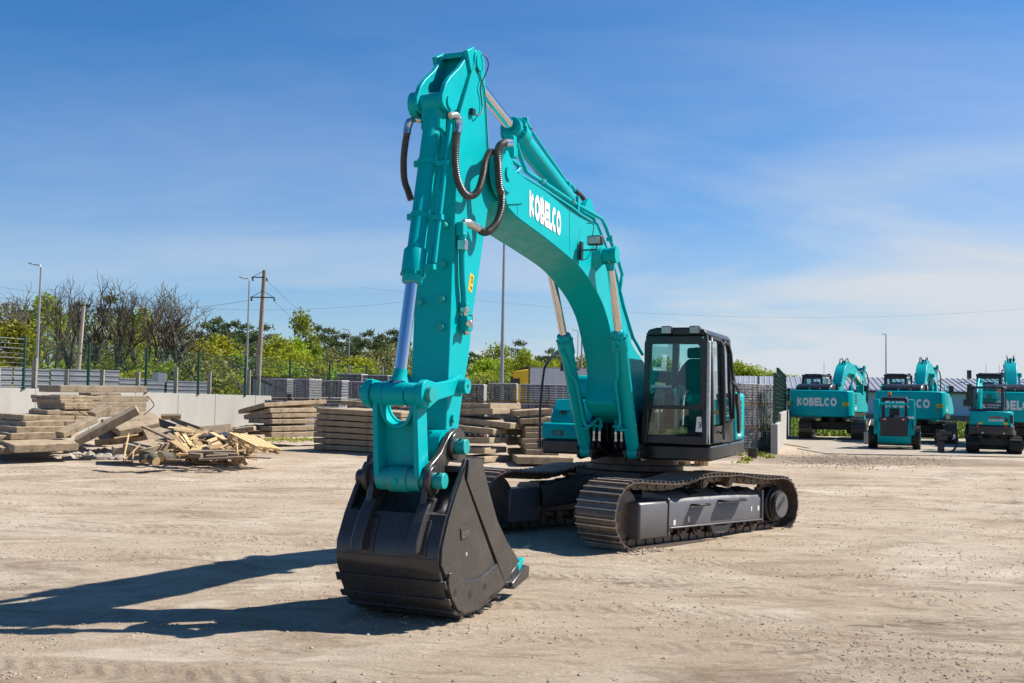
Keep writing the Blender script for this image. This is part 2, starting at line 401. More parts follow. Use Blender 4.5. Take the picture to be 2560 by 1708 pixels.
fine = n.ramp(n.noise(34, 6, .75, v), [(.28, (.72, .70, .68)), (.55, (1, 1, 1)), (.8, (1.12, 1.12, 1.12))]); c3 = n.mix(1.0, c2, fine, 'MULTIPLY')
dk_ = n.ramp(n.noise(3.2, 12, .82, vs_, .9), [(.535, (1, 1, 1)), (.60, (.70, .66, .62))]); gd_ = n.ramp(n.noise(.35, 5, .6, v, .5), [(.42, (0, 0, 0)), (.56, (1, 1, 1))]); c3 = n.mix(gd_, c3, n.mix(1.0, c3, dk_, 'MULTIPLY'))
du_ = n.ramp(n.noise(.42, 7, .62, vs_, 1.4), [(.57, (0, 0, 0)), (.66, (.7, .7, .7))]); c3 = n.mix(du_, c3, (.60, .515, .405, 1))
ra = n.new('ShaderNodeAttribute'); ra.attribute_name = 'rut'; rs_ = n.new('ShaderNodeSeparateXYZ'); n.link(ra.outputs['Vector'], rs_.inputs[0])
ph_ = n.math('ADD', n.math('MULTIPLY', rs_.outputs[1], 34.0), n.math('MULTIPLY', n.math('ABSOLUTE', rs_.outputs[2]), 22.0)); ph_ = n.math('ADD', ph_, n.math('MULTIPLY', n.noise(2.5, 4, .6, v), 5.0))
lug = n.math('MULTIPLY', n.math('MULTIPLY_ADD', n.math('SINE', ph_), .5), rs_.outputs[0]); lug.node.inputs[0].links[0].from_node.inputs[2].default_value = .5
brk = n.ramp(n.noise(1.7, 5, .65, v), [(.40, (0, 0, 0)), (.55, (1, 1, 1))]); lug = n.math('MULTIPLY', lug, brk)
c3 = n.mix(n.math('MULTIPLY', rs_.outputs[0], .30), c3, (.33, .25, .175, 1)); c3 = n.mix(n.math('MULTIPLY', lug, .35), c3, (.24, .175, .12, 1))
vo = n.new('ShaderNodeTexVoronoi'); vo.inputs['Scale'].default_value = 16; n.link(v, vo.inputs['Vector'])
sp_ = n.ramp(vo.outputs['Distance'], [(.0, (.62, .60, .58)), (.09, (.75, .73, .7)), (.15, (1, 1, 1))]); gate = n.ramp(n.noise(1.3, 4, .6, v), [(.50, (0, 0, 0)), (.62, (1, 1, 1))]); c4 = n.mix(gate, c3, n.mix(1.0, c3, sp_, 'MULTIPLY'))
sx = n.new('ShaderNodeSeparateXYZ'); n.link(v, sx.inputs[0])
ex_ = n.math('POWER', n.math('MULTIPLY', n.math('SUBTRACT', sx.outputs[0], 11.6), .17), 2); ey_ = n.math('POWER', n.math('MULTIPLY', n.math('SUBTRACT', sx.outputs[1], 33.4), .36), 2)
dd_ = n.math('ADD', n.math('ADD', ex_, ey_), n.math('MULTIPLY', n.math('SUBTRACT', n.noise(.9, 6, .7, v), .5), 2.6))
soil = n.ramp(dd_, [(.35, (.85, .85, .85)), (1.0, (0, 0, 0))]); c4 = n.mix(soil, c4, (.235, .175, .122, 1))
n.link(c4, b.inputs['Base Color']); b.inputs['Roughness'].default_value = .95; b.inputs['Specular IOR Level'].default_value = .2
hgt0 = n.math('ADD', n.math('MULTIPLY', n.noise(4.5, 12, .78, vs_, .5), 1.0), n.math('MULTIPLY', n.noise(22, 8, .78, v, .3), .40)); hgt = n.math('ADD', hgt0, n.math('MULTIPLY', lug, .34)); bump(n, b, hgt, .9, .085)
M['sand'] = m
g = MB(); g.v = gv; g.f = gf; g.mi = [0]*len(gf)
go = tag(g.build('ground', m, smooth=180, recalc=False), kind='structure'); at_ = go.data.attributes.new('rut', 'FLOAT_VECTOR', 'POINT'); at_.data.foreach_set('vector', ga)
def gz(x, y): return gh(y)+(relief(x, y) if 4 < y < 45 and abs(x) < 30 else 0)
# loose stones and clods
pb = MB(); Rr_ = random.Random(5)
def clod(mb, c, r, rn, n=7):
    ph = [rn.uniform(.65, 1.25) for _ in range(12)]
    vs = [(0, 0, r*.75*ph[0])]+[(r*ph[1+k]*math.cos(k*2*PI/5), r*ph[1+k]*math.sin(k*2*PI/5), r*.25*ph[6]) for k in range(5)]+[(r*1.05*ph[6+k % 5]*math.cos((k+.5)*2*PI/5), r*1.05*ph[6+k % 5]*math.sin((k+.5)*2*PI/5), -r*.3) for k in range(5)]
    fs = [(0, 1+k, 1+(k+1) % 5) for k in range(5)]
    for k in range(5): fs += [(1+k, 6+k, 1+(k+1) % 5), (1+(k+1) % 5, 6+k, 6+(k+1) % 5)]
    mb.add(vs, fs, Matrix.Translation(c) @ Matrix.Rotation(rn.uniform(0, 6), 4, 'Z'))
for i in range(4200):
    y = 7.2+22*Rr_.random()**1.6; x = Rr_.uniform(-.53, .53)*y*1.0
    k = .5+.5*mnoise.noise((x*.5, y*.5, 9))+(.25 if x > 0 else 0)
    if Rr_.random() > k: continue
    r = .003+.020*Rr_.random()**5*(1 if i % 40 else 1.8); clod(pb, (x, y, gz(x, y)+r*.1), r, Rr_)
for i in range(260):                                   # crumbs pressed out in front of the near track
    a = Vector((1.9869, 17.1487, 0)); f = Vector((-math.sin(.7624), -math.cos(.7624), 0)); l = Vector((math.cos(.7624), -math.sin(.7624), 0))
    p = a+f*Rr_.uniform(1.4, 2.35)+l*(1.214+Rr_.uniform(.2, .62)); r = .008+.025*Rr_.random()**3; clod(pb, (p.x, p.y, gz(p.x, p.y)+r*.2), r, Rr_)
for i in range(38000):                                 # crumbs gathered in patches
    y = 7.3+20*Rr_.random()**1.5; x = Rr_.uniform(-.52, .52)*y
    k = mnoise.noise((x*.42+3, y*.55, 2))+.35*mnoise.noise((x*1.6, y*1.9, 6))+(.16 if x > .5 else .0)
    if k < .16: continue
    r = .0035+.012*Rr_.random()**4; clod(pb, (x, y, gz(x, y)+r*.15), r, Rr_)
tag(pb.build('gravel', mat('gravel and clods', (.38, .30, .22), .95, var=.5, vscale=5), smooth=0), 'loose stones and soil crumbs strewn over the sandy yard', 'gravel', kind='stuff')
# prints of tyre lugs: low ridges of pressed soil along the ruts
tp_ = MB(); Rt = random.Random(9)
for li, line in enumerate(rut_pts):
    P = resample([(q_[0], q_[1], 0) for q_ in line], .16)
    for i in range(len(P)-1):
        p = P[i]; keep = mnoise.noise((p.x*.35+li, p.y*.35, 11))
        if keep < -.05 or not (9.5 < p.y < 30) or abs(p.x) > 15: continue
        t = (P[i+1]-p).normalized(); q = Vector((-t.y, t.x, 0))
        for sd_ in (-1, 1):
            if Rt.random() < .25: continue
            c = p+q*sd_*.13; ax = (q*sd_*.8+t*.6).normalized(); l_ = Rt.uniform(.09, .15); w_ = Rt.uniform(.018, .035); h_ = Rt.uniform(.007, .014); bx = Vector((-ax.y, ax.x, 0)); z_ = gz(c.x, c.y)-.006
            o_ = Vector((c.x, c.y, z_)); tp_.add([o_-ax*l_-bx*w_, o_+ax*l_-bx*w_, o_+ax*l_+bx*w_, o_-ax*l_+bx*w_, o_-ax*l_*.8+Vector((0, 0, h_)), o_+ax*l_*.8+Vector((0, 0, h_*.8))], [(0, 1, 5, 4), (2, 3, 4, 5), (0, 4, 3), (1, 2, 5)])
tag(tp_.build('soil_ridges', M['sand'], smooth=0), 'low ridges of pressed sand left by tyre lugs across the yard', 'soil', kind='stuff')
# low dirt bank in front of the concrete pad
db = MB(); Rd = random.Random(8)
for i in range(9000):
    px = Rd.triangular(1925, 2420, 2080); py = 1152+Rd.gauss(0, 9)
    p = ground(px, py); r = .005+.024*Rd.random()**5; k = .5+.5*mnoise.noise((p.x*.8, p.y*.8, 4))
    if Rd.random() < k: clod(db, (p.x, p.y, p.z+r*.2+.05*k), r, Rd)
tag(db.build('dirt', mat('brown dug soil', (.34, .26, .19), .95, var=.4, vscale=3), smooth=0), 'dark brown crumbled soil along the front of the concrete pad', 'soil', kind='stuff')
# concrete pad with joints
cp = MB(); pz = .335
def padx(px, Y): return at(px, 1100, Y).x
xl = padx(1962, 42); x = xl; row = [36.6, 40.2, 44.8, 49.5, 54.5]
for r0, r1 in zip(row, row[1:]):
    x = xl+(0.6 if r0 > 40 else 0)
    while x < 36: 
        cp.span((x, r0+.012, .1), (x+4.6-.02, r1-.012, pz+RND.uniform(-.006, .006))); x += 4.6
tag(cp.build('concrete_pad', mat('pale concrete paving', (.36, .305, .235), .9, var=.14, vscale=.8, bmp=.2, bscale=10, dirt=(.27, .21, .155), dirt_amt=.7, dscale=.9), bevel=.01), kind='structure')
# grass strip beyond
gr = MB(); Rg = random.Random(3)
for i in range(16000):
    Y = 55.5+55*Rg.random()**1.5; x = Rg.uniform(at(1950, 1000, Y).x, at(2640, 1000, Y).x); h = Rg.uniform(.06, .22)*(1.2 if mnoise.noise((x*.3, Y*.3, 1)) > 0 else .8); a = Rg.uniform(0, PI); w = Rg.uniform(.05, .12)
    dx, dy = math.cos(a)*w, math.sin(a)*w; lx, ly = Rg.uniform(-.1, .1), Rg.uniform(-.1, .1)
    gr.add([(x-dx, Y-dy, .3), (x+dx, Y+dy, .3), (x+lx+dx*.3, Y+ly+dy*.3, .3+h), (x+lx-dx*.3, Y+ly-dy*.3, .3+h*.9)], [(0, 1, 2, 3)])
x0, x1 = 13, 75
gr.add([(x0, 55, .312), (x1, 55, .312), (x1, 118, .312), (x0*1.9, 118, .312)], [(0, 1, 2, 3)])
tag(gr.build('grass', mat('meadow grass', (.23, .29, .035), .9, var=.30, vscale=.8), smooth=0, recalc=False), 'strip of bright green grass between the pad and the blue shed', 'grass', kind='stuff')
md = MB(); md.add([(-600, 118.5, .308), (1500, 118.5, .308), (1500, 2400, .308), (-600, 2400, .308), (75.2, 40, .308), (1500, 40, .308), (1500, 118.4, .308), (75.2, 118.4, .308)], [(0, 1, 2, 3), (4, 5, 6, 7)]); tag(md.build('meadow', mat('far meadow', (.16, .19, .05), .95, var=.3, vscale=.05), smooth=0, recalc=False), kind='structure')
rd = MB(); rd.span((14, 66, .2), (75, 68.5, .325)); tag(rd.build('path', M['concrete']), kind='structure')
# ================================================================== the big excavator
EXX, EXY, YU, YL = 1.9869, 17.1487, .3965, .7624
FWD = Vector((-math.sin(YU), -math.cos(YU), 0)); LFT = Vector((math.cos(YU), -math.sin(YU), 0)); EORG = Vector((EXX, EXY, 0))
def mu(px, py, y):                       # machine (forward, up) of a traced point that lies at sideways offset y
    d = ray(px, py); o = Vector((0, 0, CAMH))
    t = (y-(o-EORG).dot(LFT))/d.dot(LFT); p = o+d*t
    return ((p-EORG).dot(FWD), p.z)
def zz5(a, b, y): x, z = mu(1200+a/3.485, 250+b/3.485, y); return Vector((x, y, z))
def zz6(a, b, y): x, z = mu(1300+a/2.6133, 580+b/2.6133, y); return Vector((x, y, z))
def zz1(a, b, y): x, z = mu(960+a/3.92, 100+b/3.92, y); return Vector((x, y, z))
def zz2(a, b, y): x, z = mu(960+a/3.92, 480+b/3.92, y); return Vector((x, y, z))
def zz3(a, b, y): x, z = mu(840+a/3.92, 880+b/3.92, y); return Vector((x, y, z))
def zz4(a, b, y): x, z = mu(820+a/3.0148, 1080+b/3.0148, y); return Vector((x, y, z))
def Z(ox, oy, s, pts, y, dz=0):
    return [mu(ox+a/s, oy+b/s, y(a) if callable(y) else y) for a, b in pts]
EXC = thing('excavator', 'large teal crawler excavator with black bucket resting on the sand in the foreground', 'excavator', EORG, math.atan2(-math.cos(YU), -math.sin(YU)))
def part(mb, name, m, parent=EXC, **k): return mb.build(name, m, parent, **k)

# ---- undercarriage (own yaw, slightly tilted with the ground)
LROT = Euler((0, -.021, -(YL-YU)))
def under(mb, name, m, parent=EXC, **k):
    o = mb.build(name, m, parent, **k)
    if parent is EXC: o.rotation_euler = LROT; o.location = (0, 0, -.035)
    return o
G, SW = 1.214, .695
def belt_path(N, top):
    pts = []
    for i in range(13):                   # front idler, bottom to top
        a = -PI/2+PI*i/12; pts.append((1.98+.475*math.cos(a), .478+.455*math.sin(a)))
    pts += top
    for i in range(13):
        a = PI/2+PI*i/12; pts.append((-1.98+.475*math.cos(a), .468+.435*math.sin(a)))
    P = [Vector((x, 0, z)) for x, z in pts]; P.append(P[0])
    L = sum((b-a).length for a, b in zip(P, P[1:])); st = L/N
    out = []; acc = 0; k = 0
    for a, b in zip(P, P[1:]):
        l = (b-a).length
        while k*st < acc+l-1e-6 and k < N: out.append(a+(b-a)*((k*st-acc)/l)); k += 1
        acc += l
    return out, st
def make_belt(s, N=50):
    top = [(1.5, .905), (1.1, .885), (.75, .90), (.45, .955), (.1, .985), (-.25, .975), (-.6, .985), (-.9, .955), (-1.3, .915), (-1.6, .90)]
    P, st = belt_path(N, top); mb = MB(); lk = MB()
    for i, p in enumerate(P):
        q = P[(i+1) % N]; r = P[i-1]; t = (q-r).normalized(); n = Vector((t.z, 0, -t.x))   # outward (path runs counter to the sun's way)
        h = st*.49
        prof = [(-h, -.008), (-h, .012), (-.066, .010), (-.060, .040), (-.042, .040), (-.034, .010), (.034, .010), (.040, .040), (.058, .040), (.066, .010), (h-.006, .008), (h+.012, .002), (h+.012, -.010)]
        vs = []
        for y in (-SW/2, SW/2):
            for a, b in prof: v = p+t*a+n*b; vs.append((v.x, y+s*G, v.z))
        m = len(prof)
        mb.add(vs, [tuple(range(m)), tuple(range(2*m-1, m-1, -1))]+[(k, (k+1) % m, m+(k+1) % m, m+k) for k in range(m)])
        for k in (3, 7): mb.mi[-m+k] = 1
        R3 = Matrix((t, Vector((0, 1, 0)), n)).transposed()
        for y in (-.085, .085):
            c = p-n*.06; lk.box((c.x, y+s*G, c.z), (st*.72, .045, .095), R3)
            c2 = p-n*.055+t*(st*.4); lk.cyl((c2.x, y-.035+s*G, c2.z), (c2.x, y+.035+s*G, c2.z), .043, n=8)
        for y in (-.14, -.06, .06, .14):
            c = p+n*.016; lk.cyl((c.x+t.x*.035, y+s*G, c.z+t.z*.035), (c.x+t.x*.035+n.x*.012, y+s*G, c.z+t.z*.035+n.z*.012), .013, n=6)
    return mb, lk
for s in (-1, 1):
    mb, lk = make_belt(s)
    tr = under(mb, 'crawler_track', [M['track_steel'], M['grouser']], smooth=0)
    under(lk, 'chain', M['track_steel'], tr, smooth=30)
    f = MB()
    yo = s*(G+s*0)
    def Y(v): return s*(G+v)
    sec = [(Y(-.22), .27), (Y(.265), .27), (Y(.265), .60), (Y(.225), .665), (Y(.02), .755), (Y(-.10), .755), (Y(-.22), .70)]
    f.prism(sec, -1.42, 1.12, 'x')
    fl = MB(); fl.box((-.15, Y(.275), .262), (2.54, .06, .022)); fl.box((-1.43, Y(.02), .47), (.03, .54, .50)); 
    fl.prism([(Y(-.22), .16), (Y(.287), .16), (Y(.287), .665), (Y(.23), .72), (Y(-.2), .76)], 1.12, 1.15, 'x')
    gd = MB(); gd.prism([(Y(-.22), .13), (Y(.255), .13), (Y(.275), .16), (Y(.275), .60), (Y(.25), .645), (Y(-.22), .66)], 1.15, 1.83, 'x')
    fr = under(f, 'side_frame', M['track_grey'], tr, bevel=.012)
    under(fl, 'frame_flange', M['track_grey'], fr, bevel=.006); under(gd, 'idler_guard', M['track_grey'], fr, bevel=.025)
    for x0, x1, zz in ((.22, .56, .57), (-.78, -.16, .60)):
        st = MB(); st.tube([(x0, Y(.25), zz), (x0, Y(.36), zz), (x0+.02, Y(.38), zz), (x1-.02, Y(.38), zz), (x1, Y(.36), zz), (x1, Y(.25), zz)], .018, 8)
        st.box(((x0+x1)/2, Y(.33), zz+.004), (x1-x0-.05, .085, .012))
        under(st, 'step', M['black'], fr)
    for x in (.34, -.5, -1.0):
        dk = MB(); dk.box((x, Y(.10), .735), (.26, .17, .03), (s*-.42, 0, 0)); under(dk, 'chain_opening', M['under_black'], fr)
    for i in range(8):
        x = -1.42+i*.40
        r = MB(); r.lathe((x, Y(-.16), .205), (x, Y(.16), .205), [(0, .07), (.03, .07), (.031, .115), (.07, .115), (.072, .088), (.248, .088), (.25, .115), (.289, .115), (.29, .07), (.32, .07)], 16)
        under(r, 'track_roller', M['track_steel'], tr)
        b = MB(); b.box((x, Y(.185), .24), (.10, .05, .12)); under(b, 'roller_mount', M['under_black'], tr, bevel=.01)
    for x in (.1, -.6):
        r = MB(); r.lathe((x, Y(-.13), .865), (x, Y(.20), .865), [(0, .075), (.06, .075), (.07, .06), (.20, .06), (.21, .078), (.30, .078), (.305, .06), (.33, .06)], 18)
        r.box((x, Y(-.16), .78), (.07, .06, .2))
        under(r, 'carrier_roller', M['track_steel'], tr)
    g = MB(); g.prism([(.55, .0), (.47, -.12), (.30, -.14), (.22, -.14), (.05, -.12), (-.03, 0), (.02, .03), (.10, -.03), (.42, -.03), (.5, .03)], Y(.19), Y(.25)); g.v = [(x-.53, y, z+.25) for x, y, z in g.v]
    under(g, 'chain_guard', M['track_grey'], tr)
    r = MB(); r.lathe((1.98, Y(-.10), .478), (1.98, Y(.10), .478), [(0, .30), (.02, .36), (.06, .36), (.065, .395), (.135, .395), (.14, .36), (.18, .36), (.2, .30)], 32); under(r, 'idler', M['track_steel'], tr)
    r = MB(); n = 42
    prof = []
    for i in range(n): 
        a = 2*PI*i/n; rr = .40 if i % 2 else .355; prof.append((-1.98+rr*math.cos(a), .468+rr*math.sin(a)))
    r.prism(prof, Y(-.03), Y(.03)); sp = under(r, 'sprocket', M['track_steel'], tr)
    r = MB(); r.lathe((-1.98, Y(.0), .468), (-1.98, Y(.30), .468), [(0, .28), (.17, .28), (.19, .25), (.24, .25), (.25, .23), (.27, .23), (.3, .22)], 36)
    hub = under(r, 'final_drive', M['under_black'], tr)
    r = MB(); prof = []
    for i in range(88):
        a = 2*PI*i/88; rr = .205 if (i % 4) < 2 else .19; prof.append((-1.98+rr*math.cos(a), .468+rr*math.sin(a)))
    r.prism(prof, Y(.30), Y(.318)); hc = under(r, 'drive_cover', M['track_grey'], tr)
    if s > 0:
        t = MB(); lettering(t, 'KOBELCO', (-1.98+.135, Y(.319), .468-.10), (-.78, 0, .62), Vector((.62, 0, .78))*.075, .22, .1, 0, .30, nrm=(0, 1, 0)); under(t, 'lettering', M['under_black'], hc, smooth=0)
        for x, w, zz in ((.98, .055, .33), (.62, .03, .36), (-1.12, .03, .44), (-1.33, .05, .44)): t = MB(); t.box((x, Y(.267), zz), (w, .004, .075)); under(t, 'sticker', M['white'], fr)
cb = MB(); cb.box((0, 0, .72), (1.5, 1.35, .34)); cb.box((0, 0, .93), (1.35, 1.3, .12))
for sx in (-1, 1):
    for sy in (-1, 1):
        a = Vector((sx*.45, sy*.45, 0)); b = Vector((sx*1.12, sy*(G-.2), 0)); d = (b-a).normalized(); q = Vector((-d.y, d.x, 0))*.24
        vs = [a-q+Vector((0, 0, .50)), a+q+Vector((0, 0, .50)), a+q+Vector((0, 0, .93)), a-q+Vector((0, 0, .93)), b-q*1.2+Vector((0, 0, .36)), b+q*1.2+Vector((0, 0, .36)), b+q*1.2+Vector((0, 0, .72)), b-q*1.2+Vector((0, 0, .72))]
        cb.add(vs, [(0, 1, 2, 3), (4, 5, 6, 7), (0, 1, 5, 4), (1, 2, 6, 5), (2, 3, 7, 6), (3, 0, 4, 7)])
under(cb, 'car_body', M['under_black'], bevel=.02)
sb = MB(); sb.lathe((0, 0, .98), (0, 0, 1.2), [(0, .74), (.02, .78), (.10, .78), (.11, .70), (.22, .70)], 48); under(sb, 'swing_bearing', M['under_black'])

# ---- upper structure
uf = MB()
uf.prism([(1.13, .47), (1.13, 1.36), (1.10, 1.44), (1.02, 1.485), (-1.5, 1.475), (-2.3, 1.34), (-2.3, -1.34), (.50, -1.40), (.56, -1.34), (.56, -.50), (.62, -.47)], 1.19, 1.415, 'z')
uf.prism([(.62, -.46), (.62, .46), (-2.2, .46), (-2.2, -.46)], 1.16, 1.30, 'z')
FRM = part(uf, 'upper_frame', M['black'], bevel=.03)
for s in (-1, 1):
    for k in (-1, 1):
        br = MB(); br.prism([(.3, 1.2), (1.25, 1.16), (1.38, 1.2), (1.40, 1.32), (1.33, 1.42), (1.1, 1.45), (.6, 1.9), (.3, 1.95)], s*.367+k*.105-.018, s*.367+k*.105+.018)
        part(br, 'cylinder_bracket', M['black'], FRM, bevel=.008)
    pn = MB(); pn.cyl((1.2935, s*.367-.15, 1.294), (1.2935, s*.367+.15, 1.294), .065); part(pn, 'bracket_pin', M['black'], FRM)
    bf = MB(); bf.prism([(-.35, 1.3), (.5, 1.3), (.45, 1.9), (.3, 2.1), (-.02, 2.12), (-.15, 1.95)], s*.30-.025, s*.30+.025); part(bf, 'boom_bracket', M['black'], FRM, bevel=.01)
pl = MB()
for i in range(5): pl.tube(catmull([(.4+.02*i, -.2+.1*i, 1.9), (.75, -.2+.1*i, 1.75), (.85, -.18+.09*i, 1.45), (.6, -.15+.08*i, 1.3)], 6), .022, 8)
part(pl, 'swing_hoses', M['rubber'], FRM)
# right hand toolbox / tank side
tb = MB(); tb.prism([(.54, 1.42), (.54, 1.60), (.50, 1.68), (-1.2, 1.68), (-1.2, 1.42)], -1.39, -.52)
TB = part(tb, 'tool_box', M['teal'], bevel=.035, seg=3)
tb = MB(); tb.prism([(.42, 1.685), (.40, 1.74), (.12, 2.06), (-1.2, 2.06), (-1.2, 1.685)], -1.30, -.52); st2 = part(tb, 'step_cover', M['teal'], TB, bevel=.03, seg=3)
tb = MB(); tb.prism([(.31, 1.86), (.17, 2.045), (.145, 2.03), (.285, 1.845)], -1.20, -.95); tb.v = [(x+.03, y, z+.015) for x, y, z in tb.v]; part(tb, 'raised_panel', M['teal'], TB, bevel=.01)
tb = MB(); tb.prism([(-.42, 2.06), (-.42, 2.36), (-.50, 2.47), (-1.9, 2.47), (-1.9, 2.06)], -1.33, -.30); part(tb, 'fuel_tank', M['teal'], bevel=.08, seg=4)
t = MB(); t.span((.541, -1.2, 1.475), (.545, -1.02, 1.565)); part(t, 'latch', M['black'], TB)
t = MB()
for k in range(3): t.span((.546, -1.18+.0*k, 1.485+k*.03), (.550, -1.05, 1.497+k*.03))
part(t, 'latch_bars', M['teal'], TB)
t = MB(); t.box((.345, -1.08, 1.86), (.012, .11, .075), (0, -.72, 0)); part(t, 'latch', M['black'], TB)
hr = MB(); hr.tube(catmull([(.50, -1.43, 1.30), (.50, -1.43, 1.9), (.44, -1.41, 2.40), (.38, -1.38, 2.62), (.1, -1.25, 2.88), (.02, -1.18, 2.93), (-.05, -1.12, 2.9), (-.06, -1.11, 2.75), (-.06, -1.11, 2.45)], 5), .020, 10)
hr.box((.51, -1.43, 1.33), (.05, .05, .12)); part(hr, 'handrail', M['black'])
mr = MB(); mr.box((-.05, -1.18, 2.60), (.10, .20, .15)); mr.tube([(-.05, -1.18, 2.47), (-.05, -1.16, 2.55)], .02); mr.box((-.02, -1.02, 2.56), (.1, .12, .05)); part(mr, 'mirror', M['black'], bevel=.03, seg=3)
# rear body
ec = MB(); ec.prism([(-.9, .52), (-.9, 1.465), (-1.5, 1.465), (-2.3, 1.33), (-2.3, .52)], 1.42, 2.22, 'z'); SD = part(ec, 'side_door', M['teal'], bevel=.07, seg=4)
ec = MB(); ec.prism([(-.95, 1.42), (-.95, 2.2), (-2.3, 2.3), (-2.3, 1.42)], -.28, .50); part(ec, 'engine_bay', M['plastic'])
ec = MB(); ec.prism([(-1.3, 2.34), (-1.4, 2.58), (-2.2, 2.58), (-2.35, 2.34)], -.9, 1.2); part(ec, 'engine_cover', M['black'], bevel=.05)
cw = MB(); pts = [(-2.32, -1.34), (-2.32, 1.34), (-2.75, 1.24), (-3.05, 1.06), (-3.25, .75), (-3.35, .3), (-3.35, -.3), (-3.25, -.75), (-3.05, -1.06), (-2.75, -1.24)]
cw.prism(pts, 1.2, 2.22, 'z'); part(cw, 'counterweight', M['teal'], bevel=.06, seg=3)
vt = MB()
for k in range(4): vt.span((-.98, 1.466, 1.76+k*.09), (-1.36, 1.470, 1.815+k*.09))
part(vt, 'vent', M['black'], SD)
t = MB(); t.span((-1.05, 1.466, 1.50), (-1.30, 1.469, 1.64)); part(t, 'sticker', M['white'], SD)
t = MB(); t.span((-1.08, 1.4695, 1.54), (-1.10, 1.4705, 1.60)); t.span((-1.14, 1.4695, 1.54), (-1.16, 1.4705, 1.60)); t.span((-1.2, 1.4695, 1.54), (-1.24, 1.4705, 1.60)); part(t, 'sticker_print', M['stickerdark'], SD)

# ---- cab
X0, XR, Y0, Y1, ZB, ZT = 1.19, -.66, .455, 1.475, 1.43, 3.155
YT0, YT1 = .50, 1.43
cabp = MB()
def post(mb, a, b, w, d): # slanted post from a to b, section w (x) by d (y)
    a, b = Vector(a), Vector(b); vs = []
    for p in (a, b):
        for sx, sy in ((-1, -1), (1, -1), (1, 1), (-1, 1)): vs.append((p.x+sx*w/2, p.y+sy*d/2, p.z))
    mb.add(vs, [(0, 3, 2, 1), (4, 5, 6, 7), (0, 1, 5, 4), (1, 2, 6, 5), (2, 3, 7, 6), (3, 0, 4, 7)])
post(cabp, (X0-.05, Y0+.045, ZB), (X0-.08, YT0+.045, ZT-.12), .10, .09)          # front posts
post(cabp, (X0-.05, Y1-.055, ZB), (X0-.08, YT1-.055, ZT-.12), .10, .11)
post(cabp, (XR+.06, Y0+.05, ZB), (XR+.14, YT0+.05, ZT-.12), .12, .10)
post(cabp, (XR+.06, Y1-.05, ZB), (XR+.14, YT1-.05, ZT-.12), .12, .10)
post(cabp, (.18, Y1-.035, ZB), (.16, YT1-.035, ZT-.12), .09, .07)
cabp.span((X0-.1, Y0+.09, ZB), (X0-.002, Y1-.11, ZB+.13)); cabp.span((X0-.1, Y0+.09, ZT-.25), (X0-.022, Y1-.11, ZT-.12))
cabp.span((XR, Y0+.1, ZB), (XR+.12, Y1-.1, 2.12)); cabp.span((XR, Y0, ZB), (X0-.1, Y0+.03, 1.95)); cabp.span((XR+.12, Y1-.03, ZB), (.13, Y1, 1.75))
cabp.span((XR+.02, Y0+.02, ZB), (X0-.03, Y1-.02, ZB+.03))
CAB = part(cabp, 'cab', M['black'], bevel=.022, seg=3)
rf = MB(); rf.prism([(YT0-.01, ZT-.12), (YT0+.04, ZT-.03), (YT0+.16, ZT), (YT1-.16, ZT), (YT1-.04, ZT-.04), (YT1+.01, ZT-.12)], XR+.06, X0-.03, 'x'); part(rf, 'roof', M['black'], CAB, bevel=.03, seg=3)
fr = MB(); ring = []
def rrect(x0, z0, x1, z1, r, n=6):
    out = []
    for cx, cz, a0 in ((x1-r, z1-r, 0), (x0+r, z1-r, 90), (x0+r, z0+r, 180), (x1-r, z0+r, 270)):
        for i in range(n+1):
            a = math.radians(a0+90*i/n); out.append((cx+r*math.cos(a), cz+r*math.sin(a)))
    return out
def frame_ring(mb, o, i, f0, f1):      # ring between two outlines of equal length
    n = len(o); vs = [f0(p) for p in o]+[f0(p) for p in i]+[f1(p) for p in o]+[f1(p) for p in i]; fs = []
    for k in range(n):
        j = (k+1) % n
        fs += [(k, j, n+j, n+k), (2*n+k, 2*n+j, 3*n+j, 3*n+k), (k, j, 2*n+j, 2*n+k), (n+k, n+j, 3*n+j, 3*n+k)]
    mb.add(vs, fs)
yy = (Y0+.07, Y1-.085)
frame_ring(fr, rrect(yy[0]-.03, 1.955, yy[1]+.03, ZT-.15, .10), rrect(yy[0]+.045, 2.0, yy[1]-.045, ZT-.235, .11), lambda p: (X0-.012, p[0], p[1]), lambda p: (X0+.012, p[0], p[1]))
part(fr, 'window_frame', M['black'], CAB)
wb = MB(); wb.span((X0-.01, yy[0]-.02, 1.945), (X0+.014, yy[1]+.02, 1.985)); part(wb, 'window_bar', M['black'], CAB)
def pane(name, vs, parent=CAB):
    g = MB(); g.add(vs, [tuple(range(len(vs)))]); return part(g, name, M['glass'], parent, smooth=0, recalc=False)
pane('windshield', [(X0, yy[0], 1.98), (X0, yy[1], 1.98), (X0-.012, yy[1], ZT-.18), (X0-.012, yy[0], ZT-.18)])
pane('lower_window', [(X0-.02, yy[0], ZB+.12), (X0-.02, yy[1], ZB+.12), (X0-.02, yy[1], 1.95), (X0-.02, yy[0], 1.95)])
pane('rear_window', [(XR+.06, Y0+.1, 2.12), (XR+.06, Y1-.1, 2.12), (XR+.13, YT1-.1, ZT-.13), (XR+.13, YT0+.1, ZT-.13)])
pane('side_window', [(X0-.1, Y0+.01, 1.95), (XR+.12, Y0+.01, 1.95), (XR+.18, YT0+.01, ZT-.13), (X0-.14, YT0+.01, ZT-.13)])
pane('door_window', [(X0-.12, Y1-.008, 1.72), (.22, Y1-.008, 1.72), (.22, YT1-.008, ZT-.16), (X0-.16, YT1-.008, ZT-.16)])
pane('door_window', [(.13, Y1-.008, 1.75), (XR+.14, Y1-.008, 1.75), (XR+.2, YT1-.008, ZT-.16), (.11, YT1-.008, ZT-.16)])
dr = MB()
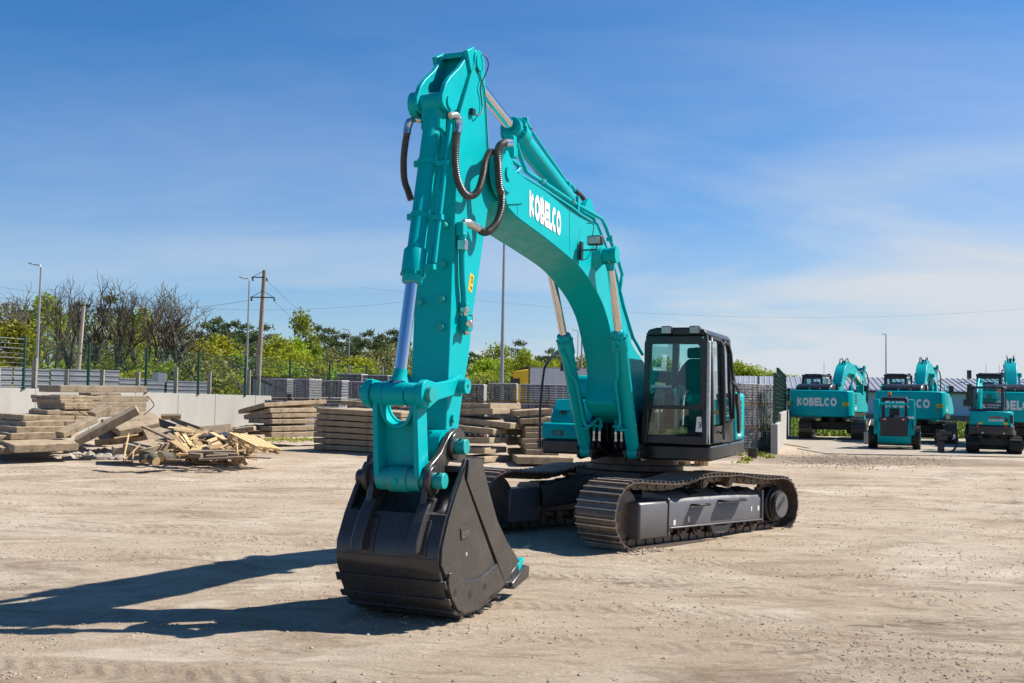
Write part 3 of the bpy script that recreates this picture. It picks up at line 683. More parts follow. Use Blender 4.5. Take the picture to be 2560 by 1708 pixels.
dr.tube([(X0-.15, Y1+.012, ZB+.04), (X0-.14, Y1+.012, 2.0), (X0-.17, YT1+.02, ZT-.22), (X0-.24, YT1+.012, ZT-.15), (.3, YT1+.012, ZT-.15), (.24, YT1+.014, ZT-.22), (.24, Y1+.012, 2.0), (.24, Y1+.012, ZB+.04)], .026, 8, closed=True)
dr.span((X0-.16, Y1-.004, ZB+.03), (.25, Y1+.014, 1.70)); 
DOOR = part(dr, 'door', M['black'], CAB)
d2 = MB(); d2.tube([(.10, Y1+.01, 1.78), (.08, YT1+.012, ZT-.2), (-.02, YT1+.01, ZT-.15), (XR+.3, YT1+.01, ZT-.18), (XR+.16, YT1+.02, ZT-.32), (XR+.10, Y1+.012, 2.3), (XR+.1, Y1+.012, 1.78)], .024, 8, closed=True); part(d2, 'rear_frame', M['black'], CAB)
d3 = MB(); d3.tube(catmull([(.62, Y1+.02, 1.62), (.62, Y1+.09, 1.66), (.60, Y1+.09, 2.3), (.56, Y1+.06, 2.9), (.56, YT1+.03, 2.95)], 5), .018, 8); part(d3, 'grab_rail', M['black'], DOOR)
d3 = MB(); d3.prism([(X0-.02, ZT-.2), (X0-.10, ZT-.2), (X0-.07, ZB), (X0+.0, ZB)], Y1-.06, Y1+.0); part(d3, 'post_wrap', M['wrap'], CAB, bevel=.02)
d3 = MB(); d3.tube(catmull([(-.30, Y1+.03, 2.38), (-.34, Y1+.10, 2.30), (-.36, Y1+.14, 2.18)], 4), .02, 8)
d3.prism([(-.2, 2.20), (-.36, 2.18), (-.48, 2.02), (-.52, 1.66), (-.44, 1.56), (-.36, 1.60), (-.32, 1.9), (-.22, 2.06)], Y1+.10, Y1+.15); part(d3, 'mirror_guard', M['plastic'], CAB, bevel=.015)
for y in (.83, 1.25):
    lb = MB(); lb.box((X0+.0, y, ZT-.045), (.09, .165, .125)); l = part(lb, 'roof_lamp', M['black'], CAB, bevel=.025, seg=3)
    ln = MB(); ln.box((X0+.048, y, ZT-.045), (.008, .135, .095)); part(ln, 'lamp_lens', M['lens'], l, bevel=.003)
for y, z in ((YT0+.07, ZT-.17), (YT1-.06, ZT-.16)):
    b = MB(); b.cyl((X0-.02, y, z), (X0+.0, y, z), .016, n=10); part(b, 'bolt', M['steel'], CAB)
# inside the cab
it = MB(); it.prism([(.05, 1.92), (.55, 1.96), (.58, 2.03), (.1, 2.06), (0, 2.0)], .68, 1.26); ST = part(it, 'seat', M['seat'], CAB, bevel=.06, seg=4)
it = MB(); it.add([(.16, .66, 1.98), (.16, 1.28, 1.98), (.02, 1.30, 2.35), (-.10, 1.20, 2.62), (-.12, 1.10, 2.74), (-.12, .84, 2.74), (-.10, .74, 2.62), (.02, .64, 2.35), (.02, .66, 1.98), (.02, 1.28, 1.98), (-.12, 1.30, 2.35), (-.22, 1.20, 2.62), (-.22, 1.10, 2.74), (-.22, .84, 2.74), (-.22, .74, 2.62), (-.12, .64, 2.35)], [tuple(range(8)), tuple(range(15, 7, -1))]+[(k, (k+1) % 8, 8+(k+1) % 8, 8+k) for k in range(8)]); part(it, 'backrest', M['seat'], ST, bevel=.04, seg=3)
it = MB(); it.box((-.16, .97, 2.83), (.09, .30, .17)); part(it, 'headrest', M['seat'], ST, bevel=.04, seg=3)
it = MB(); it.prism([(.18, 2.0), (.07, 2.35), (.06, 2.35), (.165, 2.0)], .74, 1.2); part(it, 'seat_cover', M['glass'], ST)
it = MB(); it.box((.3, .97, 1.72), (.5, .4, .5)); it.box((.25, .64, 2.08), (.55, .12, .12)); it.box((.25, 1.30, 2.08), (.55, .12, .12)); it.box((-.45, .97, 2.05), (.25, .8, .5)); part(it, 'seat_base', M['plastic'], CAB, bevel=.02)
it = MB(); it.prism([(.95, 1.46), (1.05, 1.46), (1.0, 1.9), (.6, 2.25), (.45, 2.2), (.5, 1.46)], .50, .63); co = part(it, 'console', M['beige'], CAB, bevel=.03)
it = MB()
for k in range(4): it.span((.7-.0*k, .631, 2.10-k*.04), (.85, .634, 2.12-k*.04))
for k in range(6): it.box((.93, .565, 2.0-k*.035), (.30, .10, .012), (0, .6, 0))
part(it, 'air_vent', M['stickerdark'], co)
it = MB()
for y in (.93, 1.03): it.tube([(1.0, y, 1.56), (.98, y, 2.1), (.96, y+(.05 if y > 1 else -.05), 2.24)], .013, 8)
part(it, 'travel_levers', M['wrap'], CAB)
it = MB()
for y in (.93, 1.03): it.tube(catmull([(1.02, y, 1.6), (1.0, y, 2.08), (.97, y+(.06 if y > .98 else -.06), 2.26)], 5), [.028, .03, .027, .032, .03, .034, .03, .045, .05, .065, .085], 8, cap=False)
part(it, 'lever_wrap', M['glass'], CAB)
it = MB(); it.box((1.05, .86, 1.60), (.10, .55, .10), (.12, 0, -.09)); part(it, 'paper_roll', M['paper'], CAB, bevel=.03, seg=3)
it = MB(); it.prism([(1.27, 1.62), (1.37, 1.62), (1.35, 1.84), (1.29, 1.84)], X0-.012, X0-.006, 'x'); tg = part(it, 'number_tag', M['white'], CAB)
it = MB(); lettering(it, '3', (X0-.005, 1.302, 1.68), (0, .085, 0), (0, 0, .085), .16); part(it, 'lettering', M['stickerdark'], tg, smooth=0)
it = MB(); it.box((.9, .97, 1.52), (.5, .75, .08)); it.box((1.0, .75, 1.62), (.2, .12, .12), (0, .5, 0)); it.box((1.0, 1.2, 1.62), (.2, .12, .12), (0, .5, 0)); part(it, 'pedals', M['plastic'], CAB, bevel=.015)
it = MB(); it.lathe((-1.05, .95, 2.60), (-1.05, .95, 3.0), [(0, .12), (.22, .12), (.23, .26), (.29, .30), (.33, .30), (.36, .22)], 24); part(it, 'air_intake', M['black'])

# ---- boom
def hw(x): return .235+.075*min(1, max(0, (x-2.2)/2.8))
def mub(px, py, sgn=1):
    y = .27*sgn
    for _ in range(4): x, z = mu(px, py, y); y = sgn*hw(x)
    return (x, z)
low = [mub(*p) for p in [(1260, 502), (1289, 540), (1358, 591.5), (1401, 626), (1447, 666), (1473, 700), (1499, 744), (1518, 794), (1530, 848), (1541, 905), (1545, 963), (1538, 1012)]]
upp = [mub(*p) for p in [(1275, 422), (1292, 434), (1343.5, 464), (1427, 521), (1458, 541), (1486, 562), (1507, 600), (1530, 660), (1553, 749), (1568, 810), (1581, 863)]]
low += [(1.25, 1.78), (.45, 1.66)]; upp += [(.20, 2.62), (-.08, 2.15)]
low = [(p.x, p.y) for p in catmull([(a, b, 0) for a, b in low], 3)]; upp = [(p.x, p.y) for p in catmull([(a, b, 0) for a, b in upp], 3)]
# rib cage: even samples of lower and upper edge
def sample(poly, n):
    P = [Vector((a, b, 0)) for a, b in poly]; L = [0]
    for a, b in zip(P, P[1:]): L.append(L[-1]+(b-a).length)
    out = []
    for k in range(n):
        t = L[-1]*k/(n-1); i = max(j for j in range(len(P)) if L[j] <= t+1e-9); i = min(i, len(P)-2)
        out.append(P[i]+(P[i+1]-P[i])*((t-L[i])/max(1e-9, L[i+1]-L[i])))
    return [(p.x, p.y) for p in out]
bo = MB(); n = 40; A = sample(low, n); B = sample(upp, n); vs = []
for (x, z), (X, ZZ) in zip(A, B):
    for y, q in ((1, 0), (1, 1), (-1, 1), (-1, 0)):
        c = (x, z) if q == 0 else (X, ZZ); vs.append((c[0], y*hw(c[0]), c[1]))
fs = [(0, 1, 2, 3), tuple(4*(n-1)+k for k in (3, 2, 1, 0))]
for i in range(n-1):
    for k in range(4): fs.append((4*i+k, 4*i+(k+1) % 4, 4*i+4+(k+1) % 4, 4*i+4+k))
bo.add(vs, fs)
BOOM = part(bo, 'boom', M['teal'], bevel=.012)
PIV = mu(1262.3, 434.2, .32)
for s in (-1, 1):
    e = MB(); out = [(PIV[0]+.27*math.cos(math.radians(a)), PIV[1]+.27*math.sin(math.radians(a))) for a in range(-95, 120, 12)]
    out += [(upp[0][0]-.1, upp[0][1]), (upp[0][0]-.45, upp[0][1]-.03), (low[0][0]-.5, low[0][1]+.05), (low[0][0]-.05, low[0][1]-.04)]
    e.prism(out, s*.25, s*.325); part(e, 'boom_tip_ear', M['teal'], BOOM, bevel=.01)
    e = MB(); e.cyl((PIV[0], s*.325, PIV[1]), (PIV[0], s*.355, PIV[1]), .20, n=32); e.cyl((PIV[0], s*.35, PIV[1]), (PIV[0], s*.375, PIV[1]), .075, n=20); part(e, 'pin_cap', M['teal'], BOOM)
ft = MB(); ft.cyl((.22, -.34, 1.90), (.22, .34, 1.90), .16, n=28); part(ft, 'boom_foot', M['teal'], BOOM)
# the writing on the boom side
yt = hw(4.2)+.003
q = [mu(*p, yt) for p in ((1319, 541.5), (1402, 593), (1319, 475))]
t = MB(); a = Vector((q[0][0], yt+.002, q[0][1])); b = Vector((q[1][0], hw(q[1][0])+.004, q[1][1])); up = Vector((0, 0, 1))*((Vector(q[2])-Vector(q[0])).length)
a.y = hw(a.x)+.010; b.y = hw(b.x)+.010
du = (b-a); up = Vector((up.z*.10, 0, up.z)).normalized()*up.z; up = up-du.normalized()*0
ext = (Vector(q[2])-Vector(q[0]))
lettering(t, 'KOBELCO', a, du.normalized(), Vector((ext.x, 0, ext.y)), .285, .045, 0, du.length*.985, nrm=(0, 1, 0))
ylin = lambda x: a.y+(b.y-a.y)*(x-a.x)/(b.x-a.x)
t.v = [(x, hw(x)+.004+min(.004, max(0, y_-ylin(x))), z) for x, y_, z in t.v]
part(t, 'lettering', M['white'], BOOM, smooth=0)
for p0, p1 in (((315, 645), (318, 1000)), ((788, 952), (793, 1335))):
    a = zz5(*p0, .3); b = zz5(*p1, .3); a.y = hw(a.x)+.001; b.y = hw(b.x)+.001; w_ = MB(); w_.tube([a, b], .004, 6); part(w_, 'weld_seam', M['teal_worn'], BOOM)
# boom cylinder boss
BP = mu(1524, 637.4, .45)
bs = MB(); bs.cyl((BP[0], -.52, BP[1]), (BP[0], .52, BP[1]), .10, n=28); bs.cyl((BP[0], -.56, BP[1]), (BP[0], -.50, BP[1]), .125, n=28); bs.cyl((BP[0], .50, BP[1]), (BP[0], .56, BP[1]), .115, n=28)
for s in (-1, 1): bs.lathe((BP[0], s*.24, BP[1]), (BP[0], s*.36, BP[1]), [(0, .22), (.04, .19), (.10, .135), (.12, .13)], 28)
part(bs, 'cylinder_pin', M['teal'], BOOM)
def ram(name, p, q, r, tb, rr, head=.0, hr=None, parent=EXC, mcyl='teal', clamps=(), eye=.10, eyew=.2):
    """hydraulic cylinder: barrel from p, rod out to q; tb = where the barrel ends"""
    p, q = Vector(p), Vector(q); L = (q-p).length; hr = hr or r*1.22
    b = MB(); b.lathe(p, q, [(.06, r*.8), (.10, r*.97), (.14, r), (tb-.34-head, r), (tb-.30-head, hr), (tb-.10, hr), (tb-.099, hr*.86), (tb-.012, hr*.86), (tb, hr*.78)], 32)
    d = (q-p).normalized(); u = d.cross(Vector((0, 1, 0))).normalized(); side = Vector((0, 1, 0))
    for k in range(10):
        a = 2*PI*k/10; c = p+d*(tb-.10)+(u*math.cos(a)+u.cross(d)*math.sin(a))*hr*.93; b.cyl(c, c+d*.03, .016, n=8)
    for cpos in clamps: b.lathe(p+d*cpos, q, [(0, r+.012), (.05, r+.012)], 28); b.box(p+d*(cpos+.025)+side*(r+.02), (.045, .06, .06)); b.box(p+d*(cpos+.025)-side*(r+.02), (.045, .06, .06))
    b.cyl(p-side*eyew/2, p+side*eyew/2, eye, n=24)
    o = part(b, name, M[mcyl], parent)
    k = MB(); k.cyl(p+d*(tb-.02), q-d*.06, rr, n=28); part(k, 'rod', M['chrome'], o)
    e = MB(); e.cyl(q-side*eyew/2, q+side*eyew/2, eye, n=24); e.lathe(q-d*(eye+.12), q, [(0, rr*1.05), (.05, rr*1.1), (.12, eye*.8)], 20); part(e, 'rod_eye', M[mcyl], o)
    return o, d
for s in (-1, 1):
    p = (1.2935, s*.367, 1.294); q = (BP[0], s*.44, BP[1])
    bt = mu(1544.9, 824.9, .40) if s > 0 else mu(1416.7, 828.7, -.40); tb = (Vector((bt[0], 0, bt[1]))-Vector((p[0], 0, p[2]))).length
    cy, d = ram('boom_cylinder', p, q, .098, tb, .055, hr=.118, eye=.095, eyew=.15)
    w = Vector((0, 1, 0)); nn = d.cross(w).normalized()
    if nn.x < 0: nn = -nn
    P = Vector(p); a = P+d*(tb-.2)
    tp = MB()
    inw = -w*s
    tp.tube(catmull([a+nn*.10, a+nn*.15, a+nn*.14-d*.12+inw*.02, P+d*1.35+nn*.13+inw*.05, P+d*1.2+nn*.12+inw*.10, P+d*.62+nn*.12+inw*.10, P+d*.50+nn*.12+inw*.16, Vector((P.x+.10, P.y+inw.y*.24, P.z+.50)), Vector((P.x+.10, P.y+inw.y*.24, P.z+.30))], 5), .022, 10)
    tp.tube(catmull([P+d*.45+nn*.10+inw*.02, P+d*.47+nn*.13+inw*.14, Vector((P.x+.10, P.y+inw.y*.15, P.z+.44)), Vector((P.x+.10, P.y+inw.y*.15, P.z+.30))], 5), .022, 10)
    tp.box((P.x+.10, P.y+inw.y*.14, P.z+.38), (.04, .30, .03))
    part(tp, 'hydraulic_pipe', M['teal'], cy)
    ht = MB()
    for k in (.15, .24):
        c = Vector((P.x+.10, P.y+inw.y*k, P.z+.30)); ht.lathe(c, c-Vector((0, 0, 1)), [(0, .026), (.05, .026), (.055, .020), (.10, .020), (.105, .026), (.15, .024)], 10)
    part(ht, 'hose_fitting', M['steel'], cy)
    hh = MB()
    for k in (.15, .24):
        c = Vector((P.x+.10, P.y+inw.y*k, P.z+.16)); hh.tube(catmull([c, c+Vector((0, 0, -.1)), (.8, c.y*.8, 1.25), (.4, c.y*.6, 1.3)], 5), .02, 8)
    part(hh, 'hydraulic_hose', M['rubber'], cy)
# arm cylinder on top of the boom
AT = mu(1199.8, 156.1, .21)
ah = mu(1276, 316, 0); ap = (2.95, 4.74)
dv = (Vector(ah)-Vector(AT)).normalized(); pp = Vector(AT)+dv*((ap[0]-AT[0])/dv.x)
tb = (Vector(ah)-pp).length
acyl, d = ram('arm_cylinder', (pp.x, 0, pp.y), (AT[0], 0, AT[1]), .115, tb, .066, hr=.155, eye=.11, eyew=.3)
fl = MB(); c = Vector((ah[0], 0, ah[1]))-d*.13; fl.lathe(c-d*.02, c+d, [(0, .17), (.05, .17)], 28)
part(fl, 'cylinder_flange', M['teal'], acyl, bevel=.006)
for s in (-1, 1):
    e = MB(); e.prism([(pp.x-.35, 4.42), (pp.x+.35, 4.42), (pp.x+.12, pp.y+.1), (pp.x, pp.y+.15), (pp.x-.12, pp.y+.1)], s*.17-.025, s*.17+.025); part(e, 'cylinder_lug', M['teal'], BOOM)
def pipe(name, pts, r, m='teal', parent=BOOM, n=10, smooth=None):
    b = MB(); b.tube(pts, r, n); return part(b, name, M[m], parent)
pipe('hydraulic_pipe', [zz5(318, 385, .24), zz5(345, 480, .24), zz5(400, 620, .24), zz5(440, 652, .24), zz5(545, 715, .24), zz5(790, 880, .24), zz5(1060, 1035, .24), zz5(1095, 1105, .24), zz5(1140, 1235, .24), zz5(1195, 1370, .24), zz5(1240, 1520, .24), zz6(665, 300, .24), zz6(652, 380, .24), zz6(672, 470, .24), zz6(705, 580, .24), zz6(738, 690, .24), zz6(800, 800, .24)], .026)
pipe('hydraulic_pipe', [zz5(545, 735, .13), zz5(800, 900, .13), zz5(985, 1040, .13), zz5(1020, 1080, .13), zz5(1060, 1180, .13), zz5(1095, 1270, .13), zz6(610, 220, .13), zz6(670, 440, .13), zz6(700, 590, .13), zz6(735, 700, .13)], .022)
pipe('hydraulic_pipe', [zz5(240, 500, .05), zz5(340, 575, .05), zz5(345, 592, .05), zz5(330, 620, .05), zz5(300, 640, .05)], .028)
pipe('hydraulic_pipe', [zz5(330, 640, .30), zz5(560, 780, .30), zz5(790, 930, .30), zz5(880, 1000, .28), zz5(970, 1055, .26)], .018)
pipe('hydraulic_pipe', [zz5(395, 185, .0), zz5(460, 290, .0), zz5(560, 440, .0), zz5(680, 610, .0), zz5(740, 700, .0), zz5(790, 735, .0), zz5(830, 790, .0)], .024, parent=acyl)
pipe('hydraulic_hose', catmull([zz5(830, 790, .0), zz5(880, 835, .0), zz5(915, 880, .0), zz5(935, 940, .0), zz5(920, 990, 0)], 6), .034, 'rubber', acyl)
for a, b, y in ((545, 712, .24), (800, 880, .24), (1130, 1215, .24)): cl = MB(); cl.box(zz5(a, b, y), (.06, .09, .05)); part(cl, 'pipe_clamp', M['teal'], BOOM, bevel=.008)
for a, b, y in ((395, 180, 0), (765, 735, 0)): cl = MB(); cl.box(zz5(a, b, y), (.06, .07, .07)); part(cl, 'pipe_clamp', M['teal'], BOOM, bevel=.008)
for a, b, y in ((550, 708, .27), (452, 260, .02), (815, 885, .27), (1145, 1195, .27)): cl = MB(); cl.box(zz5(a, b, y), (.045, .03, .045)); part(cl, 'clamp_bolt', M['steel'], BOOM)
for a, b in ((235, 440), (850, 900)):
    c = zz5(a, b+60, .25); lug = MB(); lug.box(c, (.06, .04, .36)); part(lug, 'pipe_bracket', M['teal'], BOOM, bevel=.005)
# work lamp on the boom
wl = zz5(1005, 1225, .50); w = MB(); w.box(wl, (.11, .20, .125)); WL = part(w, 'work_lamp', M['black'], BOOM, bevel=.02)
w = MB(); w.box(wl+Vector((.058, 0, 0)), (.006, .165, .092)); part(w, 'lamp_lens', M['lens'], WL)
w = MB(); w.tube([wl+Vector((0, .02, -.06)), wl+Vector((0, .02, -.12)), wl+Vector((0, -.17, -.12))], .011, 6); w.box(wl+Vector((0, -.19, -.13)), (.09, .03, .24)); w.tube(catmull([wl+Vector((0, -.05, -.1)), wl+Vector((0, -.1, -.22)), wl+Vector((0, -.17, -.25))], 4), .005, 5); w.tube(catmull([wl+Vector((-.02, -.05, .06)), wl+Vector((-.1, -.06, .22)), wl+Vector((-.16, -.18, .26))], 4), .006, 5); part(w, 'lamp_bracket', M['black'], WL)

# ---- arm
HA = .205
armpoly = Z(960, 480, 3.92, [(640, 1568), (650, 1300), (665, 800), (690, 330)], HA)+Z(960, 100, 3.92, [(700, 1568), (745, 720), (880, 250)], HA)
armpoly = Z(840, 880, 3.92, [(1075, 770), (1085, 560)], HA)+armpoly
top = Z(960, 100, 3.92, [(895, 100), (945, 100), (975, 150), (985, 190), (1000, 500), (1025, 880), (1035, 1080)], HA)
back = [(5.98, 4.70), (5.93, 4.48), (6.0, 4.28)]+Z(960, 480, 3.92, [(1025, 140), (985, 420), (925, 860), (870, 1210), (840, 1560)], HA)+Z(840, 880, 3.92, [(1240, 440), (1195, 790), (1150, 880)], HA)
ab = MB(); ab.prism(armpoly+top+back, -HA, HA); ARM = part(ab, 'arm', M['teal'], bevel=.012)
# proud side plate edge line along the back
TIP = mu(1158.9, 1117.2, .42)
bs = MB(); bs.cyl((AT[0], -HA-.004, AT[1]), (AT[0], HA+.004, AT[1]), .125, n=32)
part(bs, 'arm_boss', M['teal'], ARM); bs = MB(); bs.cyl((TIP[0], -HA-.02, TIP[1]), (TIP[0], HA+.02, TIP[1]), .155, n=32); part(bs, 'arm_boss', M['teal'], ARM)
ALP = mu(1162.7, 965.5, .37)
ear = [(800, 150), (850, 245), (830, 275), (700, 690), (650, 712), (615, 700), (575, 655), (555, 600), (560, 540), (600, 420), (640, 360), (730, 270), (775, 200)]
earp = Z(960, 100, 3.92, ear, .15)
for s in (-1, 1):
    e = MB(); pts = earp
    e.prism(pts, s*.165, s*.115); part(e, 'bracket_ear', M['teal'], ARM, bevel=.008)
    e = MB(); KP = mu(1120.7, 255.6, .15); e.cyl((KP[0], s*.165, KP[1]), (KP[0], s*(.18 if s > 0 else .24), KP[1]), .072 if s > 0 else .13, n=24); part(e, 'ear_pin', M['teal'], ARM)
tp = MB(); a = zz1(590, 145, -.15); b = zz1(780, 125, .15); mid = (a+b)/2; tp.box(mid+Vector((-.06, 0, -.01)), (.22, .36, .035), (0, .35, 0)); 
c = zz1(850, 190, .17); tp.box(c, (.20, .05, .22), (0, .5, 0)); c2 = Vector((c.x, -.19, c.z)); tp.box(c2, (.20, .06, .16), (0, .5, 0)); part(tp, 'bracket_plate', M['teal'], ARM, bevel=.01)
t = MB(); k = zz1(935, 225, HA+.003); t.cyl(k, k+Vector((0, .012, 0)), .085, n=24); part(t, 'pin_cap', M['teal'], ARM)
# bucket cylinder
KPIN = mu(1120.7, 255.6, 0.0); LT = mu(1083.0, 986, .37)
KPIN = (mu(1095, 262, 0)[0], mu(1095, 262, 0)[1])
LP = Vector((LT[0]-.0, 0, LT[1]))
kp = Vector((KP[0], 0, KP[1])); L = (LP-kp).length
e = zz2(280, 900, 0); dd = (LP-kp).normalized(); tb = (e-kp).dot(dd)
bcyl, d = ram('bucket_cylinder', kp, LP, .086, tb, .060, head=.02, hr=.115, clamps=(.62, 1.18), eye=.11, eyew=.22)
kb = MB(); kb.prism([(kp.x-.07, kp.z+.08), (kp.x+.09, kp.z+.06), (kp.x+.10, kp.z-.28), (kp.x-.06, kp.z-.30)], -.105, .105); part(kb, 'cylinder_head', M['teal'], bcyl, bevel=.02)
tp = MB()
tp.tube([kp+d*.32+Vector((.0, .12, 0)), kp+d*.40+Vector((-.02, .155, 0)), kp+d*(tb-.18)+Vector((-.02, .155, 0)), kp+d*(tb-.12)+Vector((0, .11, 0))], .022, 10)
tp.tube([kp+d*.20+Vector((.0, .20, 0)), kp+d*(tb-.20)+Vector((-.02, .20, 0))], .026, 10)
tp.box(kp+d*.66+Vector((-.01, .17, 0)), (.06, .14, .05)); tp.box(kp+d*1.22+Vector((-.01, .17, 0)), (.06, .14, .05)); tp.box(kp+d*(tb-.16)+Vector((-.01, .15, 0)), (.06, .14, .05))
part(tp, 'hydraulic_pipe', M['teal'], bcyl)

# hoses with ribbed sleeves
def ribbed(name, ctrl, r, parent=ARM, pitch=.020):
    P = resample(catmull(ctrl, 14), pitch/4); rr = [r*(1.0, 1.06, 1.0, .86)[i % 4] for i in range(len(P))]
    b = MB(); b.tube(P, rr, 12); return part(b, name, M['hose'], parent, smooth=30)
def collar(name, pts, r, parent): b = MB(); b.tube(pts, r, 12); return part(b, name, M['steel'], parent)
h = ribbed('hydraulic_hose', [zz1(225, 920, -.22), zz1(205, 1040, -.23), zz1(192, 1200, -.24), zz1(200, 1370, -.23), zz1(235, 1480, -.21), zz1(265, 1570, -.18)], .034)
collar('hose_fitting', catmull([zz1(365, 790, -.12), zz1(300, 780, -.18), zz1(255, 800, -.2), zz1(232, 860, -.22), zz1(225, 925, -.22)], 4), [.03]*8+[.04]*9, h)
h = ribbed('hydraulic_hose', [zz1(715, 910, .25), zz1(702, 1050, .27), zz1(700, 1220, .28), zz1(722, 1380, .28), zz1(780, 1500, .29), zz1(850, 1530, .30), zz1(920, 1480, .32), zz1(965, 1340, .34), zz1(990, 1200, .35), zz1(1030, 1110, .36), zz1(1060, 1100, .35)], .036)
collar('hose_fitting', catmull([zz1(650, 745, .22), zz1(690, 735, .24), zz1(722, 760, .25), zz1(728, 830, .25), zz1(716, 915, .25)], 4), [.034]*9+[.042]*8, h)
collar('hose_fitting', [zz1(1045, 1108, .36), zz1(1120, 1108, .33)], .036, h)
h = ribbed('hydraulic_hose', [zz1(1180, 1010, .40), zz1(1135, 1040, .43), zz1(1113, 1120, .44), zz1(1116, 1250, .44), zz1(1130, 1450, .44), zz2(1146, 20, .43), zz2(1146, 160, .42), zz2(1110, 290, .40), zz2(1040, 375, .36), zz2(980, 395, .32), zz2(915, 355, .29)], .040, BOOM)
collar('hose_fitting', [zz1(1175, 1012, .40), zz1(1235, 1012, .36)], .045, h)
collar('hose_fitting', catmull([zz2(920, 358, .29), zz2(850, 320, .28), zz2(805, 300, .27), zz2(780, 305, .26), zz2(775, 350, .25)], 4), [.045]*8+[.036]*9, h)
fg = MB(); c = zz1(1245, 1015, .30); fg.box(c, (.10, .10, .16)); fg.box(c+Vector((0, .02, -.1)), (.12, .08, .12)); part(fg, 'pipe_flange', M['teal'], acyl, bevel=.01)
# plumbing on the arm side
pb = MB(); a = zz2(762, 365, .25); pb.box(a, (.11, .08, .13)); pb.lathe(a+Vector((0, 0, -.04)), zz2(765, 480, .25), [(0, .05), (.10, .04), (.16, .032)], 14)
pb.tube(catmull([zz2(765, 440, .25), zz2(765, 640, .25), zz2(770, 860, .25), zz2(782, 1000, .25), zz2(785, 1100, .25)], 4), .032, 12)
pb.box(zz2(790, 1130, .25), (.09, .08, .09)); b1 = zz2(800, 1290, .25); pb.box(b1, (.12, .09, .15)); PB = part(pb, 'arm_pipe', M['teal'], ARM, bevel=.008)
pb = MB(); pb.box(zz2(770, 520, .265), (.07, .09, .10)); pb.box(zz2(790, 1155, .26), (.085, .07, .05)); pb.cyl(zz2(790, 1165, .25), zz2(795, 1230, .25), .026); pb.cyl(zz2(805, 1350, .25), zz2(808, 1400, .25), .030); pb.cyl(zz2(830, 1290, .29), zz2(836, 1290, .33), .035); part(pb, 'pipe_valve', M['steel'], PB, bevel=.006)
pb = MB(); pb.box(zz2(845, 1280, .222), (.05, .03, .15)); part(pb, 'valve_bracket', M['black'], PB)
st = MB(); q = [mu(960+a/3.92, 480+b/3.92, HA) for a, b in ((845, 790), (880, 825), (858, 992), (822, 955))]; st.prism(q, HA+.001, HA+.003); STK = part(st, 'warning_sticker', M['yellow'], ARM)
st = MB(); q = [mu(960+a/3.92, 480+b/3.92, HA) for a, b in ((857, 825), (868, 850), (862, 895), (848, 880))]
pts = [Vector((x, HA+.0045, z)) for x, z in q]; st.tube(pts, .0035, 5, closed=True); q = [mu(960+a/3.92, 480+b/3.92, HA) for a, b in ((846, 920), (848, 945), (858, 930), (850, 960))]; st.tube([Vector((x, HA+.0045, z)) for x, z in q], .004, 5); part(st, 'sticker_print', M['stickerdark'], STK)
bt = None
for a, b in ((630, 345), (612, 725), (597, 1063), (575, 1330)):
    x = armpoly[0][0]; c = zz2(a, b, .10); bt = MB(); bt.cyl((7.13, .12, c.z), (7.26, .12, c.z), .032, n=12); part(bt, 'threaded_boss', M['teal_worn'], ARM)
for a, b in ((335, 1075),): c = zz2(a, b, -.1); bt = MB(); bt.cyl((7.13, -.12, c.z), (7.26, -.12, c.z), .032, n=12); part(bt, 'threaded_boss', M['teal_worn'], ARM)
hb = MB(); c = zz1(868, 705, HA+.02); hb.box(c, (.07, .04, .06)); part(hb, 'cable_clip', M['black'], ARM)
pipe('cable', catmull([zz1(960, 135, .23), zz1(1010, 180, .26), zz1(1022, 260, .27), zz1(985, 360, .25), zz1(945, 460, .23), zz1(955, 580, .22), zz1(962, 680, .23), zz1(930, 740, .25), zz1(890, 720, .23)], 6), .007, 'rubber', ARM, 6)
pipe('cable', catmull([zz1(905, 270, .215), zz1(950, 380, .215), zz1(985, 500, .215), zz1(1000, 700, .215), zz1(1010, 900, .215), zz1(1020, 1080, .215)], 4), .006, 'rubber', ARM, 5)
gb = MB(); c = Vector((7.20, .0, zz3(1150, 650, HA).z)); k = zz3(1140, 650, HA+.002); gb.cyl(k, k+Vector((0, .03, 0)), .042, n=14); part(gb, 'grease_boss', M['teal'], ARM)

# ---- link between bucket cylinder and bucket
BL = mu(1104.0, 1202.7, .42); bl = Vector((BL[0], 0, BL[1])); d = (bl-LP); Ln = d.length; d.normalize(); nrm = Vector((-d.z, 0, d.x)); nrm = nrm if nrm.x > 0 else -nrm
fm = Matrix((Vector((0, 1, 0)), d, nrm)).transposed().to_4x4(); fm.translation = LP
def FM(mb, fn): 
    k = len(mb.v); fn(mb); mb.v[k:] = [tuple(fm @ Vector(p)) for p in mb.v[k:]]
lk = MB()
def web(m):                               # flat web with the round cut-out at the top, in (across, down) coordinates
    pts = [(-.205, .10)]+[(.135*math.sin(math.radians(a)), .10+.17*max(0, math.cos(math.radians(a))) if abs(a) < 90 else .10) for a in range(-90, 91, 12)]+[(.205, .10), (.205, Ln-.05), (-.205, Ln-.05)]
    n = len(pts); m.add([(a, b, -.06) for a, b in pts]+[(a, b, -.10) for a, b in pts], [tuple(range(n)), tuple(range(2*n-1, n-1, -1))]+[(i, (i+1) % n, n+(i+1) % n, n+i) for i in range(n)])
FM(lk, web)
